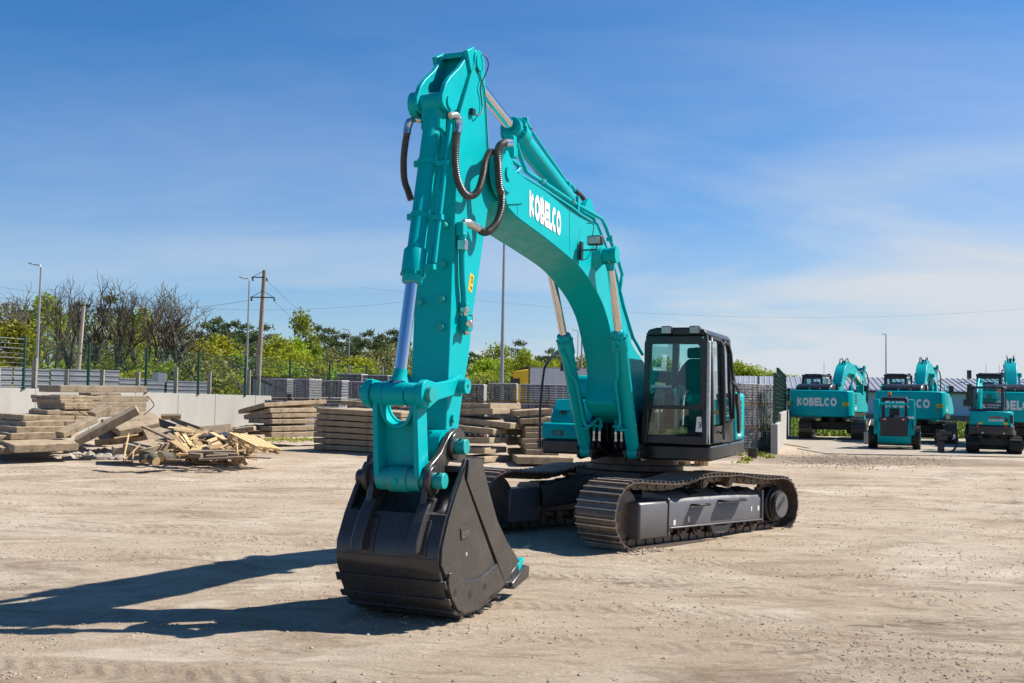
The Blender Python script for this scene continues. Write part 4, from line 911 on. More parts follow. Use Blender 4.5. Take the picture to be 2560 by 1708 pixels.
def flg(m):
    for s in (-1, 1):
        m.add([(s*.235, .0, .07), (s*.24, Ln-.02, .10), (s*.225, Ln-.02, -.13), (s*.238, .0, -.12), (s*.185, .0, .07), (s*.185, Ln-.02, .10), (s*.175, Ln-.02, -.13), (s*.195, .0, -.12)], [(0, 1, 2, 3), (4, 5, 6, 7), (0, 1, 5, 4), (1, 2, 6, 5), (2, 3, 7, 6), (3, 0, 4, 7)])
    arc = [math.radians(a) for a in range(-10, 191, 10)]; n = len(arc); ins = [(.145*math.cos(a), .10+.185*math.sin(a)) for a in arc]; out = [(.178*math.cos(a), .10+.22*math.sin(a)) for a in arc]
    vs = [(a, b, z) for z in (.05, -.112) for a, b in ins]+[(a, b, z) for z in (.05, -.112) for a, b in out]; fs = [(0, n, 3*n, 2*n), (n-1, 2*n-1, 4*n-1, 3*n-1)]
    for i in range(n-1): fs += [(i, i+1, n+i+1, n+i), (2*n+i, 2*n+i+1, 3*n+i+1, 3*n+i), (i, i+1, 2*n+i+1, 2*n+i), (n+i, n+i+1, 3*n+i+1, 3*n+i)]
    m.add(vs, fs)
FM(lk, flg)
for s in (-1, 1): lk.cyl(LP+Vector((0, s*.115, 0)), LP+Vector((0, s*.243, 0)), .105, n=28)
LINK = part(lk, 'bucket_link', M['teal'], bevel=.008)
lk = MB(); lk.cyl(bl-Vector((0, .225, 0)), bl+Vector((0, .225, 0)), .108, n=28); lk.cyl(bl-Vector((0, .10, 0)), bl+Vector((0, .10, 0)), .122, n=28); part(lk, 'link_boss', M['teal_worn'], LINK)
lk = MB(); c = bl+nrm*.115; lk.cyl(c, c+nrm*.02, .028, n=14); part(lk, 'grease_boss', M['teal'], LINK)
lk = MB(); lk.cyl(LP-Vector((0, .375, 0)), LP+Vector((0, .37, 0)), .075, n=24); part(lk, 'link_pin', M['teal_worn'], LINK)
ap = Vector((ALP[0], 0, ALP[1]))
for s in (-1, 1):
    dd = (ap-LP); a0 = math.atan2(dd.z, dd.x); pts = []
    for a in range(-90, 91, 15): pts.append((LP.x+.135*math.cos(a0+PI+math.radians(a)), LP.z+.135*math.sin(a0+PI+math.radians(a))))
    m1 = LP+dd*.35; q = Vector((-dd.z, 0, dd.x)).normalized()
    xz = lambda v: (v.x, v.z)
    pts += [xz((LP+dd*.30)-q*.08), xz((LP+dd*.75)-q*.075)]
    for a in range(-90, 91, 15): pts.append((ap.x+.105*math.cos(a0+math.radians(a)), ap.z+.105*math.sin(a0+math.radians(a))))
    pts += [xz((LP+dd*.75)+q*.075), xz((LP+dd*.30)+q*.08)]
    e = MB(); e.prism(pts, s*.25, s*.318); sl = part(e, 'side_link', M['teal'], bevel=.008)
    e = MB(); e.cyl(ap+Vector((0, s*.2, 0)), ap+Vector((0, s*.40, 0)), .075, n=24); part(e, 'link_pin', M['teal'], sl)
    e = MB(); e.cyl(ap+Vector((0, s*.401, 0)), ap+Vector((0, s*.403, 0)), .018, n=12); part(e, 'pin_hole', M['stickerdark'], sl)

# ---- bucket
BW = .527
side = Z(820, 1080, 3.0148, [(1040, 237), (1148, 237), (1165, 340), (1210, 520), (1260, 700), (1330, 850), (1440, 1025), (1340, 1205), (1270, 1260), (1200, 1330), (1100, 1400), (1000, 1430), (940, 1400), (885, 1310), (850, 1160), (830, 1050), (840, 900), (890, 690), (950, 500), (1010, 330)], BW)
zmin = min(z for x, z in side); side = [(x, z-zmin+.015) for x, z in side]
def side_top(a, b, y=BW): x, z = mu(820+a/3.0148, 1080+b/3.0148, y); return (x, z-zmin+.015)
shell = side[8:17]+[side_top(866, 770), side_top(893, 665)]
CR = shell[-1]; shell = [side[7]]+shell
SP = [(p.x, p.y) for p in catmull([(a, b, 0) for a, b in shell], 4)]+[(CR[0]-.03, CR[1]+.01), (CR[0]-.12, CR[1]+.03), (CR[0]-.30, CR[1]+.15), (CR[0]-.50, CR[1]+.30), (CR[0]-.68, CR[1]+.40)]
def offs(poly, d, cen=(7.2, .7)):
    out = []
    for i, p in enumerate(poly):
        a = poly[max(0, i-1)]; b = poly[min(len(poly)-1, i+1)]; t = Vector((b[0]-a[0], b[1]-a[1])).normalized(); nn = Vector((-t.y, t.x))
        if nn.dot(Vector(p)-Vector(cen)) < 0: nn = -nn
        out.append((p[0]+nn.x*d, p[1]+nn.y*d))
    return out
def strip(mb, outer, inner, y0, y1): mb.prism(list(outer)+list(reversed(inner)), y0, y1)
bk = MB(); strip(bk, SP, offs(SP, -.03), -BW+.004, BW-.004); BK = part(bk, 'bucket', M['bucket'], smooth=35)
for s in (-1, 1):
    sd = MB(); 
    sd.prism(side, s*(BW-.035), s*BW); part(sd, 'side_plate', M['bucket'], BK, bevel=.006)
    # raised cutting plate in front of the dark groove
    fp = [side_top(*p) for p in ((1045, 240), (1147, 240), (1165, 340), (1210, 520), (1260, 700), (1330, 850), (1440, 1025), (1345, 1200), (1325, 1190), (1180, 800), (1030, 400))]
    mp = [side_top(*p) for p in ((1025, 290), (1008, 352), (1012, 380), (1160, 800), (1295, 1175), (1240, 1225), (1190, 1262), (1100, 1325), (1000, 1345), (945, 1300), (895, 1180), (838, 1040), (846, 900), (895, 690), (953, 500))]
    pp2 = MB(); pp2.prism(fp, s*(BW-.001), s*(BW+.026)); part(pp2, 'cutting_plate', M['bucket'], BK, bevel=.004)
    pp2 = MB(); pp2.prism(mp, s*(BW-.001), s*(BW+.022)); part(pp2, 'cheek_plate', M['bucket'], BK, bevel=.004)
    wp = [side_top(*p) for p in ((905, 1085), (925, 1105), (960, 1130), (1010, 1147), (1065, 1147), (1120, 1130), (1180, 1085), (1245, 1022), (1308, 1180), (1260, 1222), (1195, 1270), (1100, 1375), (1000, 1402), (950, 1380), (905, 1300), (880, 1215), (875, 1150), (885, 1100))]
    pp2 = MB(); pp2.prism(wp, s*(BW+.0), s*(BW+.045)); part(pp2, 'wear_plate', M['bucket'], BK, bevel=.008)
    for a, b, r in ((958, 1248, .036), (1070, 1260, .036), (1182, 1196, .034)): hl = MB(); x, z = side_top(a, b, BW+.045); hl.cyl((x, s*(BW+.040), z), (x, s*(BW+.0465), z), r, n=16); part(hl, 'bolt_hole', M['stickerdark'], BK)
    hl = MB(); x, z = side_top(1042, 955, BW+.02); hl.cyl((x, s*(BW+.018), z), (x, s*(BW+.0235), z), .020, n=16); part(hl, 'bolt_hole', M['stone'] if s > 0 else M['stickerdark'], BK)
    sc_ = MB(); sc_.prism([side_top(*p) for p in ((1450, 1030), (1475, 1040), (1470, 1120), (1360, 1215), (1340, 1200), (1345, 1165))], s*(BW-.06), s*(BW+.07)); part(sc_, 'side_cutter', M['bucket'], BK, bevel=.012)
lg = MB(); lg.prism([side_top(*p) for p in ((978, 760), (1040, 728), (1043, 822), (985, 852))], BW+.02, BW+.032); LG = part(lg, 'maker_plate', M['bucket'], BK, bevel=.004)
lt = MB(); o = side_top(990, 836); ux = Vector(side_top(1040, 812))-Vector(o); uy = Vector(side_top(988, 768))-Vector(o)
lettering(lt, 'om', (o[0], BW+.033, o[1]), (ux.x, 0, ux.y), (uy.x, 0, uy.y), .13, .10, 0, ux.length*.95, nrm=(0, 1, 0)); lt.v = lt.v+[]; part(lt, 'lettering', mat('raised logo paint', (.17, .16, .155), .3), LG, smooth=0)
# wear strips round the heel: thin plates that follow the shell
def shell_at(a, b):
    x, z = side_top(a, b); return min(range(len(SP)), key=lambda i: (SP[i][0]-x)**2+(SP[i][1]-z)**2)
def pcs(i0, i1, y0, y1, th, name):
    seg = SP[min(i0, i1):max(i0, i1)+1]
    if len(seg) < 2: return
    mb = MB(); strip(mb, offs(seg, th), offs(seg, -.002), y0, y1); part(mb, name, M['bucket'], BK, bevel=.004)
dense = [(p.x, p.y) for p in catmull([(a, b, 0) for a, b in SP], 6)]; SP0 = SP; SP = dense
def near(z, back=True):
    return min((i for i in range(len(SP)) if SP[i][0] > 7.5), key=lambda i: abs(SP[i][1]-z))
for z0, z1 in ((.36, .43), (.20, .26), (.10, .14)): pcs(near(z0), near(z1), -BW-.035, BW+.05, .022, 'wear_strip')
for x0, x1 in ((7.62, 7.54), (7.40, 7.32), (7.18, 7.10), (6.96, 6.89), (6.76, 6.70)):
    i0 = min((i for i in range(len(SP)) if SP[i][1] < .25), key=lambda i: abs(SP[i][0]-x0)); i1 = min((i for i in range(len(SP)) if SP[i][1] < .25), key=lambda i: abs(SP[i][0]-x1)); pcs(i0, i1, -BW-.02, BW+.05, .014, 'wear_strip')
for y0, y1 in ((-.42, -.14), (.12, .40)): pcs(near(.64), near(.95), y0, y1, .016, 'wear_patch')
pcs(near(.44), near(.62), -BW+.0, BW-.0, .006, 'heel_band')
# ears and pins
eo = [(955, 8), (985, 5), (1012, 22), (1025, 60), (1030, 150), (1028, 245), (1015, 262), (960, 258), (910, 255), (885, 300), (880, 400), (860, 480), (830, 620), (790, 760), (745, 850), (690, 850), (697, 740), (735, 480), (742, 350), (760, 290), (800, 245), (845, 190), (880, 110), (915, 45)]
for s in (-1, 1):
    e = MB(); pts = [side_top(*p, .30) for p in eo]; e.prism(pts, s*.255, s*.315); EA = part(e, 'bucket_ear', M['bucket'], BK, bevel=.012)
    for c in (TIP, BL):
        e = MB(); e.cyl((c[0], s*.31, c[1]), (c[0], s*.355, c[1]), .135, n=28); part(e, 'pin_boss', M['bucket'], EA, bevel=.01)
        e = MB(); e.cyl((c[0], s*.20, c[1]), (c[0], s*.455, c[1]), .075, n=24); PN = part(e, 'bucket_pin', M['teal_worn'] if s > 0 else M['bucket'], EA, bevel=.006)
        e = MB(); e.cyl((c[0]+.03, s*.40, c[1]+.066), (c[0]+.034, s*.40, c[1]+.078), .016, n=10); part(e, 'pin_hole', M['stickerdark'], PN)
    g = MB(); g.prism([(8.12, .66), (8.10, .78), (7.98, .98), (7.86, 1.12), (7.70, 1.14), (7.95, .70)], s*.285-.045, s*.285+.075); part(g, 'ear_gusset', M['bucket'], EA, bevel=.015)
tc = MB(); tc.box((7.36, 0, 1.38), (.22, 2*BW-.08, .05), (0, -.1, 0)); part(tc, 'top_brace', M['bucket'], BK)
# lip with teeth
lp = MB(); a = Vector((side[7][0], 0, side[7][1])); b = Vector((side[6][0], 0, side[6][1]))
lp.prism([(a.x+.25, a.z-.005), (a.x, a.z+.03), (a.x-.16, a.z+.10), (a.x-.15, a.z+.13), (a.x+.2, a.z+.04)], -BW+.04, BW-.04); part(lp, 'lip', M['bucket'], BK)
for i in range(5):
    y = -BW+.02+(2*BW-.04)*i/4
    t = MB(); o = Vector((a.x-.12, y, a.z+.10)); dirv = Vector((-.80, 0, .36)).normalized()
    t.box(o+dirv*.06, (.20, .10, .11), Matrix((dirv, Vector((0, 1, 0)), dirv.cross(Vector((0, 1, 0))))).transposed()); ad = part(t, 'tooth_adapter', M['bucket'], BK, bevel=.01)
    t = MB(); Rm = Matrix((dirv, Vector((0, 1, 0)), dirv.cross(Vector((0, 1, 0))))).transposed().to_4x4(); Rm.translation = o+dirv*.14
    t.add([(0, -.055, -.055), (0, .055, -.055), (0, .055, .055), (0, -.055, .055), (.20, -.045, -.012), (.20, .045, -.012), (.20, .045, .012), (.20, -.045, .012)], [(0, 1, 2, 3), (4, 5, 6, 7), (0, 1, 5, 4), (1, 2, 6, 5), (2, 3, 7, 6), (3, 0, 4, 7)], Rm)
    part(t, 'tooth', M['teal'], ad, bevel=.008)
# ================================================================== concrete slabs
def slab_mesh(seed, L, Wd, T, chip=.5):
    """a cast slab with crumbled edges; origin at the middle of the lower front edge's left end"""
    nx_, ny_ = max(6, int(L/.16)), max(4, int(Wd/.3)); e_ = .016
    XS = [0, e_]+[L*i/nx_ for i in range(1, nx_)]+[L-e_, L]; YS = [0, e_]+[Wd*i/ny_ for i in range(1, ny_)]+[Wd-e_, Wd]; ZS = [0, e_, T/2, T-e_, T]
    nx_, ny_, nz_ = len(XS)-1, len(YS)-1, 4
    mb = MB(); idx = {}
    def vid(i, j, k):
        key = (i, j, k)
        if key in idx: return idx[key]
        x, y, z = XS[i], YS[j], ZS[k]
        bi, bj, bk = i in (0, nx_), j in (0, ny_), k in (0, nz_); e = bi+bj+bk
        d = Vector(mnoise.noise_vector((x*3.1+seed*9, y*3.1, z*9)))*.008
        near_ = (i <= 1 or i >= nx_-1)+(j <= 1 or j >= ny_-1)+(k <= 1 or k >= nz_-1)
        if near_ >= 2:                   # edges: a little worn all along, chipped in places
            n2 = mnoise.noise((x*2.3+seed*5, y*2.3, z*1.2+seed))+.5*mnoise.noise((x*7+seed, y*7, z*2))
            c = Vector((0 if 1 < i < nx_-1 else math.copysign(1, L/2-x), 0 if 1 < j < ny_-1 else math.copysign(1, Wd/2-y), 0 if 1 < k < nz_-1 else math.copysign(1, T/2-z)))
            d += c*((.006 if e >= 2 else 0)+chip*.055*max(0, n2-.12))
        idx[key] = len(mb.v); mb.v.append((x+d.x, y+d.y, z+d.z)); return idx[key]
    def face(a): mb.f.append(a); mb.mi.append(0)
    for i in range(nx_):
        for j in range(ny_):
            face((vid(i, j, 0), vid(i, j+1, 0), vid(i+1, j+1, 0), vid(i+1, j, 0))); face((vid(i, j, nz_), vid(i+1, j, nz_), vid(i+1, j+1, nz_), vid(i, j+1, nz_)))
        for k in range(nz_):
            face((vid(i, 0, k), vid(i+1, 0, k), vid(i+1, 0, k+1), vid(i, 0, k+1))); face((vid(i, ny_, k), vid(i, ny_, k+1), vid(i+1, ny_, k+1), vid(i+1, ny_, k)))
    for j in range(ny_):
        for k in range(nz_):
            face((vid(0, j, k), vid(0, j, k+1), vid(0, j+1, k+1), vid(0, j+1, k))); face((vid(nx_, j, k), vid(nx_, j+1, k), vid(nx_, j+1, k+1), vid(nx_, j, k+1)))
    return mb
SLABN = [0]
def slab(A, Ya, B, yaw, label, Wd=1.6, T=.15, group=None, chip=.5, m='concrete_dirty', roll=0.0, dYb=None):
    """A, B: pixels of the lower front edge's ends; Ya: depth of A; yaw: how far the front turns from facing the camera (degrees)"""
    a = at(A[0], A[1], Ya); k = at(B[0], B[1], 1.0).x; t = math.tan(math.radians(yaw))
    Yb = Ya+(dYb if dYb is not None else 0)
    if dYb is None:
        Yb = Ya
        for _ in range(40): Yb = Ya+t*(k*Yb-a.x)
    b = at(B[0], B[1], Yb); u = (b-a); L = u.length; u.normalize(); v = Vector((-u.y, u.x, 0)).normalized(); v = (v+Vector((0, 0, roll))).normalized(); w = u.cross(v).normalized()
    SLABN[0] += 1
    o = slab_mesh(SLABN[0], L, Wd, T, chip).build('concrete_slab', M[m], smooth=16)
    R4 = Matrix((u, v, w)).transposed().to_4x4(); R4.translation = a; o.matrix_world = R4
    return tag(o, label, 'slab', group)
ORD = ['topmost', 'second from the top', 'third from the top', 'fourth from the top', 'fifth from the top', 'sixth from the top', 'seventh from the top', 'lowest']
# tidy stack of eight just left of the bucket linkage
for i in range(8):
    y = 1031.5+i*15.1
    dx = [2, 3, -2, -4, -5, -5, -4, 2][i]
    slab((788+dx, y+.5), 33.2, (1000+dx, y+13), -30, 'concrete slab, '+ORD[i]+' of the neat stack of eight' if i < 7 else 'lowest concrete slab of the neat stack of eight', 1.9, .155, 'slabs in the neat stack of eight', .16)
g_ = 'slabs piled behind the neat stack'
slab((855, 1013), 36, (920, 1016), 2, 'short grey concrete slab lying behind the neat stack of eight', 1.2, .16, g_, .3); slab((922, 1015), 36.1, (1010, 1018), 2, 'grey concrete slab end behind the bucket link pin', 1.2, .16, g_, .3)
# tilted stack in the middle left
g_ = 'tilted slabs beside the wall'; z = lambda a, b: (580+a/5.875, 920+b/5.875)
slab(z(475, 575), 35.2, z(1395, 525), 44, 'tilted concrete slab, topmost of the sloping stack by the wall', 1.7, .15, g_, .3, roll=-.16)
slab(z(560, 660), 35.0, z(1260, 650), 44, 'crumbled concrete slab, second from the top of the sloping stack by the wall', 1.7, .16, g_, .9, roll=-.16)
slab(z(585, 735), 34.9, z(1290, 722), 44, 'concrete slab with dark underside, third in the sloping stack by the wall', 1.7, .14, g_, .5, roll=-.06)
slab(z(585, 825), 34.7, z(1260, 815), 44, 'concrete slab with chipped front edge, fourth in the sloping stack by the wall', 1.5, .15, g_, .7)
slab(z(585, 935), 34.5, z(1250, 915), 44, 'concrete slab, second lowest of the sloping stack by the wall', 1.7, .16, g_, .4)
slab(z(575, 1020), 34.4, z(1245, 1005), 44, 'lowest concrete slab of the sloping stack by the wall', 1.5, .16, g_, .4)
slab(z(30, 965), 33.8, z(330, 930), 10, 'broken flat concrete slab reaching left of the sloping stack', 2.5, .16, g_, .9)
slab(z(60, 1065), 33.4, z(415, 1065), 4, 'small pale concrete slab on the grass left of the sloping stack', .9, .15, g_, .3)
slab((505, 1088), 34.2, (600, 1085), 4, 'thin concrete slab lying flat behind the scrap wood', 2.0, .10, g_, .6)
# big heap on the left
z = lambda a, b: (a/5.875, 920+b/5.875); g_ = 'slabs in the heap on the left'
heap = [
 ((880, 358), 33.2, (2155, 362), 16, 'long pale concrete slab lying on the very top of the left heap', 1.9, .185, .25, 0),
 ((1330, 402), 33.0, (1785, 405), 16, 'short thin concrete piece wedged under the top slab of the left heap', 1.0, .07, .4, 0),
 ((1120, 495), 32.6, (2185, 500), 18, 'wide concrete slab with pitted edge, second layer at the right of the left heap', 2.2, .17, .8, 0),
 ((1330, 580), 32.6, (2155, 582), 18, 'concrete slab in shade under the pitted slab of the left heap', 2.0, .15, .3, 0),
 ((1360, 660), 32.5, (2150, 655), 18, 'concrete slab half hidden behind the leaning slab of the left heap', 2.0, .14, .4, 0),
 ((1350, 720), 32.4, (2050, 715), 18, 'lowest concrete slab behind the leaning slab of the left heap', 2.0, .12, .4, 0),
 ((875, 468), 31.2, (1490, 480), 15, 'broken concrete slab with rebar holes at the upper left of the heap', 2.6, .11, 1.0, 0),
 ((885, 520), 31.0, (1360, 522), 16, 'narrow pale concrete slab below the broken upper left slab', 2.4, .10, .5, 0),
 ((945, 565), 30.9, (1395, 562), 16, 'upper of two thin twin concrete slabs in the left heap', 2.3, .085, .3, 0),
 ((945, 612), 30.8, (1380, 610), 16, 'lower of two thin twin concrete slabs in the left heap', 2.3, .085, .3, 0),
 ((800, 660), 30.7, (1365, 660), 14, 'dark crumbled concrete slab under the thin twin slabs', 2.2, .08, 1.0, 0),
 ((690, 690), 30.4, (1360, 705), 12, 'stepped concrete slab under the crumbled one in the left heap', 1.9, .11, .6, 0),
 ((335, 780), 29.6, (1345, 795), 12, 'wide sandy concrete slab at mid height of the left heap', 3.2, .145, .4, 0),
 ((370, 884), 29.2, (980, 860), 12, 'concrete slab with rough broken face below the wide sandy slab', 3.2, .15, 1.1, 0),
 ((960, 862), 29.9, (1260, 850), 6, 'shaded concrete slab filling the gap beside the rough broken face', 1.6, .14, .3, 0),
 ((240, 965), 28.9, (1140, 950), 9, 'stained concrete slab third from the ground at the left edge', 3.0, .155, .7, 0),
 ((150, 1062), 28.6, (1050, 1030), 7, 'brown stained concrete slab second from the ground at the left edge', 3.0, .155, .3, 0),
 ((-300, 1105), 28.4, (720, 1060), 5, 'concrete slab tilted on the ground behind the flat front slab', 2.0, .15, .5, 0),
 ((-60, 1285), 27.4, (212, 1255), 6, 'crumbled slab stump at the left border beside the flat front slab', 1.9, .16, 1.2, .02),
 ((205, 1252), 27.0, (1148, 1215), 5, 'flat pale concrete slab lying lowest at the front of the heap', 2.2, .175, .4, .02),
]
for A, Ya, B, yaw, lab, Wd, T, chip, roll in heap: slab(z(*A), Ya, z(*B), yaw+30, lab, Wd*.85, T*1.15, g_, chip, roll=roll, m='concrete_dirty' if Ya < 31.5 else 'concrete')
slab(z(1150, 1165), 28.2, z(2060, 680), 0, 'long concrete slab leaning up to the right across the left heap', .6, .21, g_, .5, dYb=.5, roll=.15)
slab(z(945, 1040), 28.9, z(1440, 800), 0, 'short beam of concrete leaning under the long sloping slab', .35, .17, g_, .2, dYb=.9, roll=.1)
slab(z(1420, 760), 30.2, z(1660, 640), 0, 'pale concrete beam end poking out above the long sloping slab', .4, .2, g_, .2, dYb=.4, roll=.1)
slab(z(1395, 1150), 29.9, z(2240, 1090), 0, 'broad concrete slab tipped backwards beside the scrap wood', 1.5, .20, g_, .8, dYb=.4, roll=.36)
slab((372, 1118), 28.6, (470, 1100), 0, 'cracked concrete slab buried behind the scrap wood heap', 1.6, .18, g_, .9, dYb=.4, roll=.15); slab((300, 1092), 29.6, (420, 1068), 0, 'grey concrete slab leaning low between the slab heap and the wall', 1.4, .18, g_, .7, dYb=.9, roll=.2)
slab(z(1660, 1270), 27.2, z(2130, 1270), 0, 'small concrete slab on the ground under the tipped broad slab', 1.0, .17, g_, .7, dYb=.3)
slab(z(2110, 1270), 26.9, z(2540, 1190), 0, 'short concrete kerb block resting behind the tree stump', .8, .17, g_, .3, dYb=.8, roll=.1)
rb = MB()
for pts in ([(2150, 412), (2200, 450), (2262, 545), (2200, 620), (2110, 690)], [(1070, 580), (1180, 650), (1260, 700), (1330, 715)], [(60, 1090), (110, 1140)]):
    rb.tube(catmull([at(*z(a, b), 30.6 if a > 500 else 27.5) for a, b in pts], 4), .014, 5)
    tag(rb.build('rebar', M['rust']), {2150: 'bent rusty rebar hook sticking out right of the left slab heap', 1070: 'rusty rebar rod hanging over the thin twin slabs', 60: 'short rusty rebar stub on the slab at the left border'}[pts[0][0]], 'rebar'); rb = MB()
# two stacks behind the bucket and under the house
z = lambda a, b: (1140+a/3.7333, 800+b/3.7333); g_ = 'slabs stacked behind the arm'
rows = [((-60, 836), (320, 834), 31.4, 1.7, .4), ((-60, 888), (342, 882), 31.2, 1.0, .6), ((-60, 950), (500, 1020), 31.0, 1.5, .3), ((-60, 1030), (345, 1075), 30.6, .75, .5), ((-60, 1150), (312, 1156), 30.3, 1.0, .6), ((-60, 1240), (266, 1252), 30.1, 1.15, .6), ((-60, 1325), (266, 1336), 29.9, 1.5, .5), ((60, 1400), (282, 1410), 29.6, 1.2, .6)]
names = ['topmost slab', 'second slab down', 'third and widest slab', 'fourth slab down', 'fifth slab down', 'sixth slab down', 'second slab from the ground', 'lowest slab']
for (A, B, Ya, yw, chip), nm in zip(rows, names): slab(z(*A), Ya, z(*B), -32, 'old concrete %s of the ragged stack between arm and cab' % nm, yw, .17, g_, chip)
g_ = 'slabs stacked behind the right deck'
rows = [((545, 900), (905, 880), 30.4, .4), ((600, 975), (960, 960), 30.2, .5), ((645, 1052), (960, 1052), 30.0, .4), ((650, 1104), (960, 1104), 29.9, .3), ((620, 1160), (960, 1158), 29.8, .5), ((640, 1205), (960, 1205), 29.7, .3), ((650, 1262), (960, 1270), 29.6, .3), ((566, 1345), (1100, 1355), 28.6, .2)]
names = ['topmost slab', 'second slab down', 'third slab down', 'fourth slab down', 'fifth slab down', 'sixth slab down', 'seventh slab down', 'long lowest slab']
for (A, B, Ya, chip), nm in zip(rows, names): slab(z(*A), Ya, z(*B), 5, 'old concrete %s of the stack behind the teal tool box' % nm, 1.7, .16 if chip != .2 else .2, g_, chip)
for (a, b, Y) in ((520, 1080, 31.2), (540, 1170, 31.1), (560, 1265, 31.0), (570, 1340, 30.9)): slab(z(a-60, b), Y, z(a+200, b), 4, 'shaded concrete slab in the gap between the two stacks behind the arm', 1.2, .17, 'shaded slabs between the stacks', .3)

# ================================================================== scrap wood
z = lambda a, b: (360+a/5.875, 920+b/5.875)
def board(A, Ya, B, Yb, w, th, label, group=None, m='wood', name='board', tilt=.5):
    a, b = at(*A, Ya), at(*B, Yb); u = (b-a); L = u.length; u.normalize(); v = u.cross(Vector((0, -.8, 1)).normalized()).normalized(); nn = v.cross(u)
    v2 = v*math.cos(tilt)+nn*math.sin(tilt); n2 = u.cross(v2)
    mb = MB(); mb.box((0, 0, 0), (L, w, th)); o = mb.build(name, M[m], bevel=.004); R4 = Matrix((u, v2, n2)).transposed().to_4x4(); R4.translation = (a+b)/2; o.matrix_world = R4
    return tag(o, label, 'board', group)
g_ = 'loose boards on the scrap wood heap'; lb = 'loose sawn board thrown on the scrap wood heap by the slabs'
W_ = [((350, 970), (500, 1060)), ((470, 950), (640, 1190)), ((590, 985), (700, 1150)), ((660, 1060), (800, 965)), ((640, 1065), (790, 1180)), ((745, 1030), (850, 1160)), ((830, 1060), (960, 1090)), ((990, 950), (1240, 1080)), ((930, 1090), (1165, 1000)), ((965, 1170), (1160, 1150)), ((400, 1055), (660, 1230)), ((820, 1190), (930, 1140)), ((1090, 1190), (1210, 1130)), ((1230, 1110), (1270, 1190)), ((690, 1200), (930, 1195)), ((1000, 1140), (1130, 1090)), ((360, 875), (700, 910)), ((620, 875), (860, 970)), ((450, 900), (720, 940)), ((560, 1010), (640, 1100)), ((480, 1000), (560, 1110)), ((700, 1090), (760, 1190))]
for i, (A, B) in enumerate(W_):
    Y0_ = 27.6-(A[1]-950)/260*1.0; Y1_ = 27.6-(B[1]-950)/260*1.0
    board(z(*A), Y0_, z(*B), Y1_, RND.uniform(.10, .16), .028, lb, g_, 'wood', tilt=RND.uniform(-.5, .9))
board(z(-10, 860), 27.6, z(420, 1055), 26.8, .13, .05, 'long grey plank sloping over the slab left of the scrap wood', None, 'wood_old')
board(z(660, 1235), 26.3, z(1330, 1225), 26.4, .16, .06, 'thick pale beam lying across the front of the scrap wood heap', None, 'wood_old')
board(z(670, 1275), 26.2, z(850, 1290), 26.1, .12, .10, 'short sawn beam end under the thick pale beam', None, 'wood_old')
board(z(1020, 1260), 26.1, z(1390, 1270), 26.1, .12, .05, 'brown plank lying under the right end of the thick pale beam', None, 'wood_old')
board(z(910, 1305), 25.8, z(1230, 1290), 25.9, .12, .07, 'squared beam lying on top of the lower pallet', None, 'wood_old')
board(z(805, 1345), 25.7, z(1470, 1310), 25.9, .10, .05, 'long flat plank resting along the pallet top', None, 'wood_old')
board(z(1320, 1225), 26.3, z(1500, 1215), 26.4, .07, .04, 'thin lath sticking out right of the scrap wood heap', None, 'wood')
board(z(1375, 1290), 26.2, z(1365, 1130), 26.6, .13, .03, 'upright pale board at the right of the scrap wood heap', None, 'wood', tilt=1.4)
board(z(945, 1195), 26.5, z(960, 1090), 26.8, .10, .04, 'short dark upright board in the middle of the scrap wood heap', None, 'wood_old', tilt=1.4)
board(z(480, 1275), 26.2, z(650, 1265), 26.2, .08, .05, 'split stick of wood left of the pallet', None, 'wood')
board(z(330, 1350), 25.8, z(570, 1355), 25.8, .07, .04, 'flat dark lath on the sand left of the pallet', None, 'wood_old')
board(z(1500, 1310), 26.1, z(1870, 1325), 26.0, .06, .03, 'thin grey lath lying on the sand right of the pallets', None, 'wood_old'); board(z(1780, 1220), 27.2, z(1980, 1240), 27.0, .10, .03, 'dark board lying flat on the sand right of the tilted pallet', None, 'wood_old')
zl = lambda a, b: (a/5.875, 920+b/5.875)
board(zl(1815, 1345), 25.6, zl(1890, 985), 26.0, .16, .03, 'pale board standing on end in front of the tipped slab', None, 'wood', tilt=1.3)
board(zl(1840, 1350), 25.5, zl(2050, 1140), 25.8, .13, .03, 'pale board leaning to the right beside the standing board', None, 'wood', tilt=1.0)
board(zl(1950, 1360), 25.5, zl(1960, 1240), 25.6, .15, .03, 'short pale board stub beside the tree stump', None, 'wood', tilt=1.3)
board(zl(1675, 1032), 26.6, zl(2030, 980), 26.9, .06, .03, 'narrow yellow lath lying on the tipped broad slab', None, 'wood', tilt=.9)
board(z(250, 720), 31.0, z(540, 715), 31.2, .20, .07, 'brown plank in front of the concrete wall behind the scrap heap', None, 'wood_old', tilt=1.3)
board(z(480, 785), 29.5, z(900, 930), 28.8, .45, .10, 'long grey slab of wood sloping behind the scrap heap', None, 'wood_old', tilt=.9)
board(z(800, 950), 28.6, z(1280, 905), 28.8, .5, .05, 'wide weathered panel lying flat behind the scrap heap', None, 'wood_old', tilt=.1)
t = MB(); a, b, c, e = (at(*z(*p), 28.4) for p in ((210, 740), (470, 830), (420, 920), (240, 870))); d_ = Vector((0, .05, 0)); t.add([a, b, c, e, a+d_, b+d_, c+d_, e+d_], [(0, 1, 2, 3), (4, 5, 6, 7), (0, 1, 5, 4), (1, 2, 6, 5), (2, 3, 7, 6), (3, 0, 4, 7)])
tag(t.build('tar_sheet', mat('tarred roofing sheet', (.05, .055, .06), .6, var=.5, vscale=6)), 'dark tarred sheet leaning at the back left of the scrap wood', 'sheet')
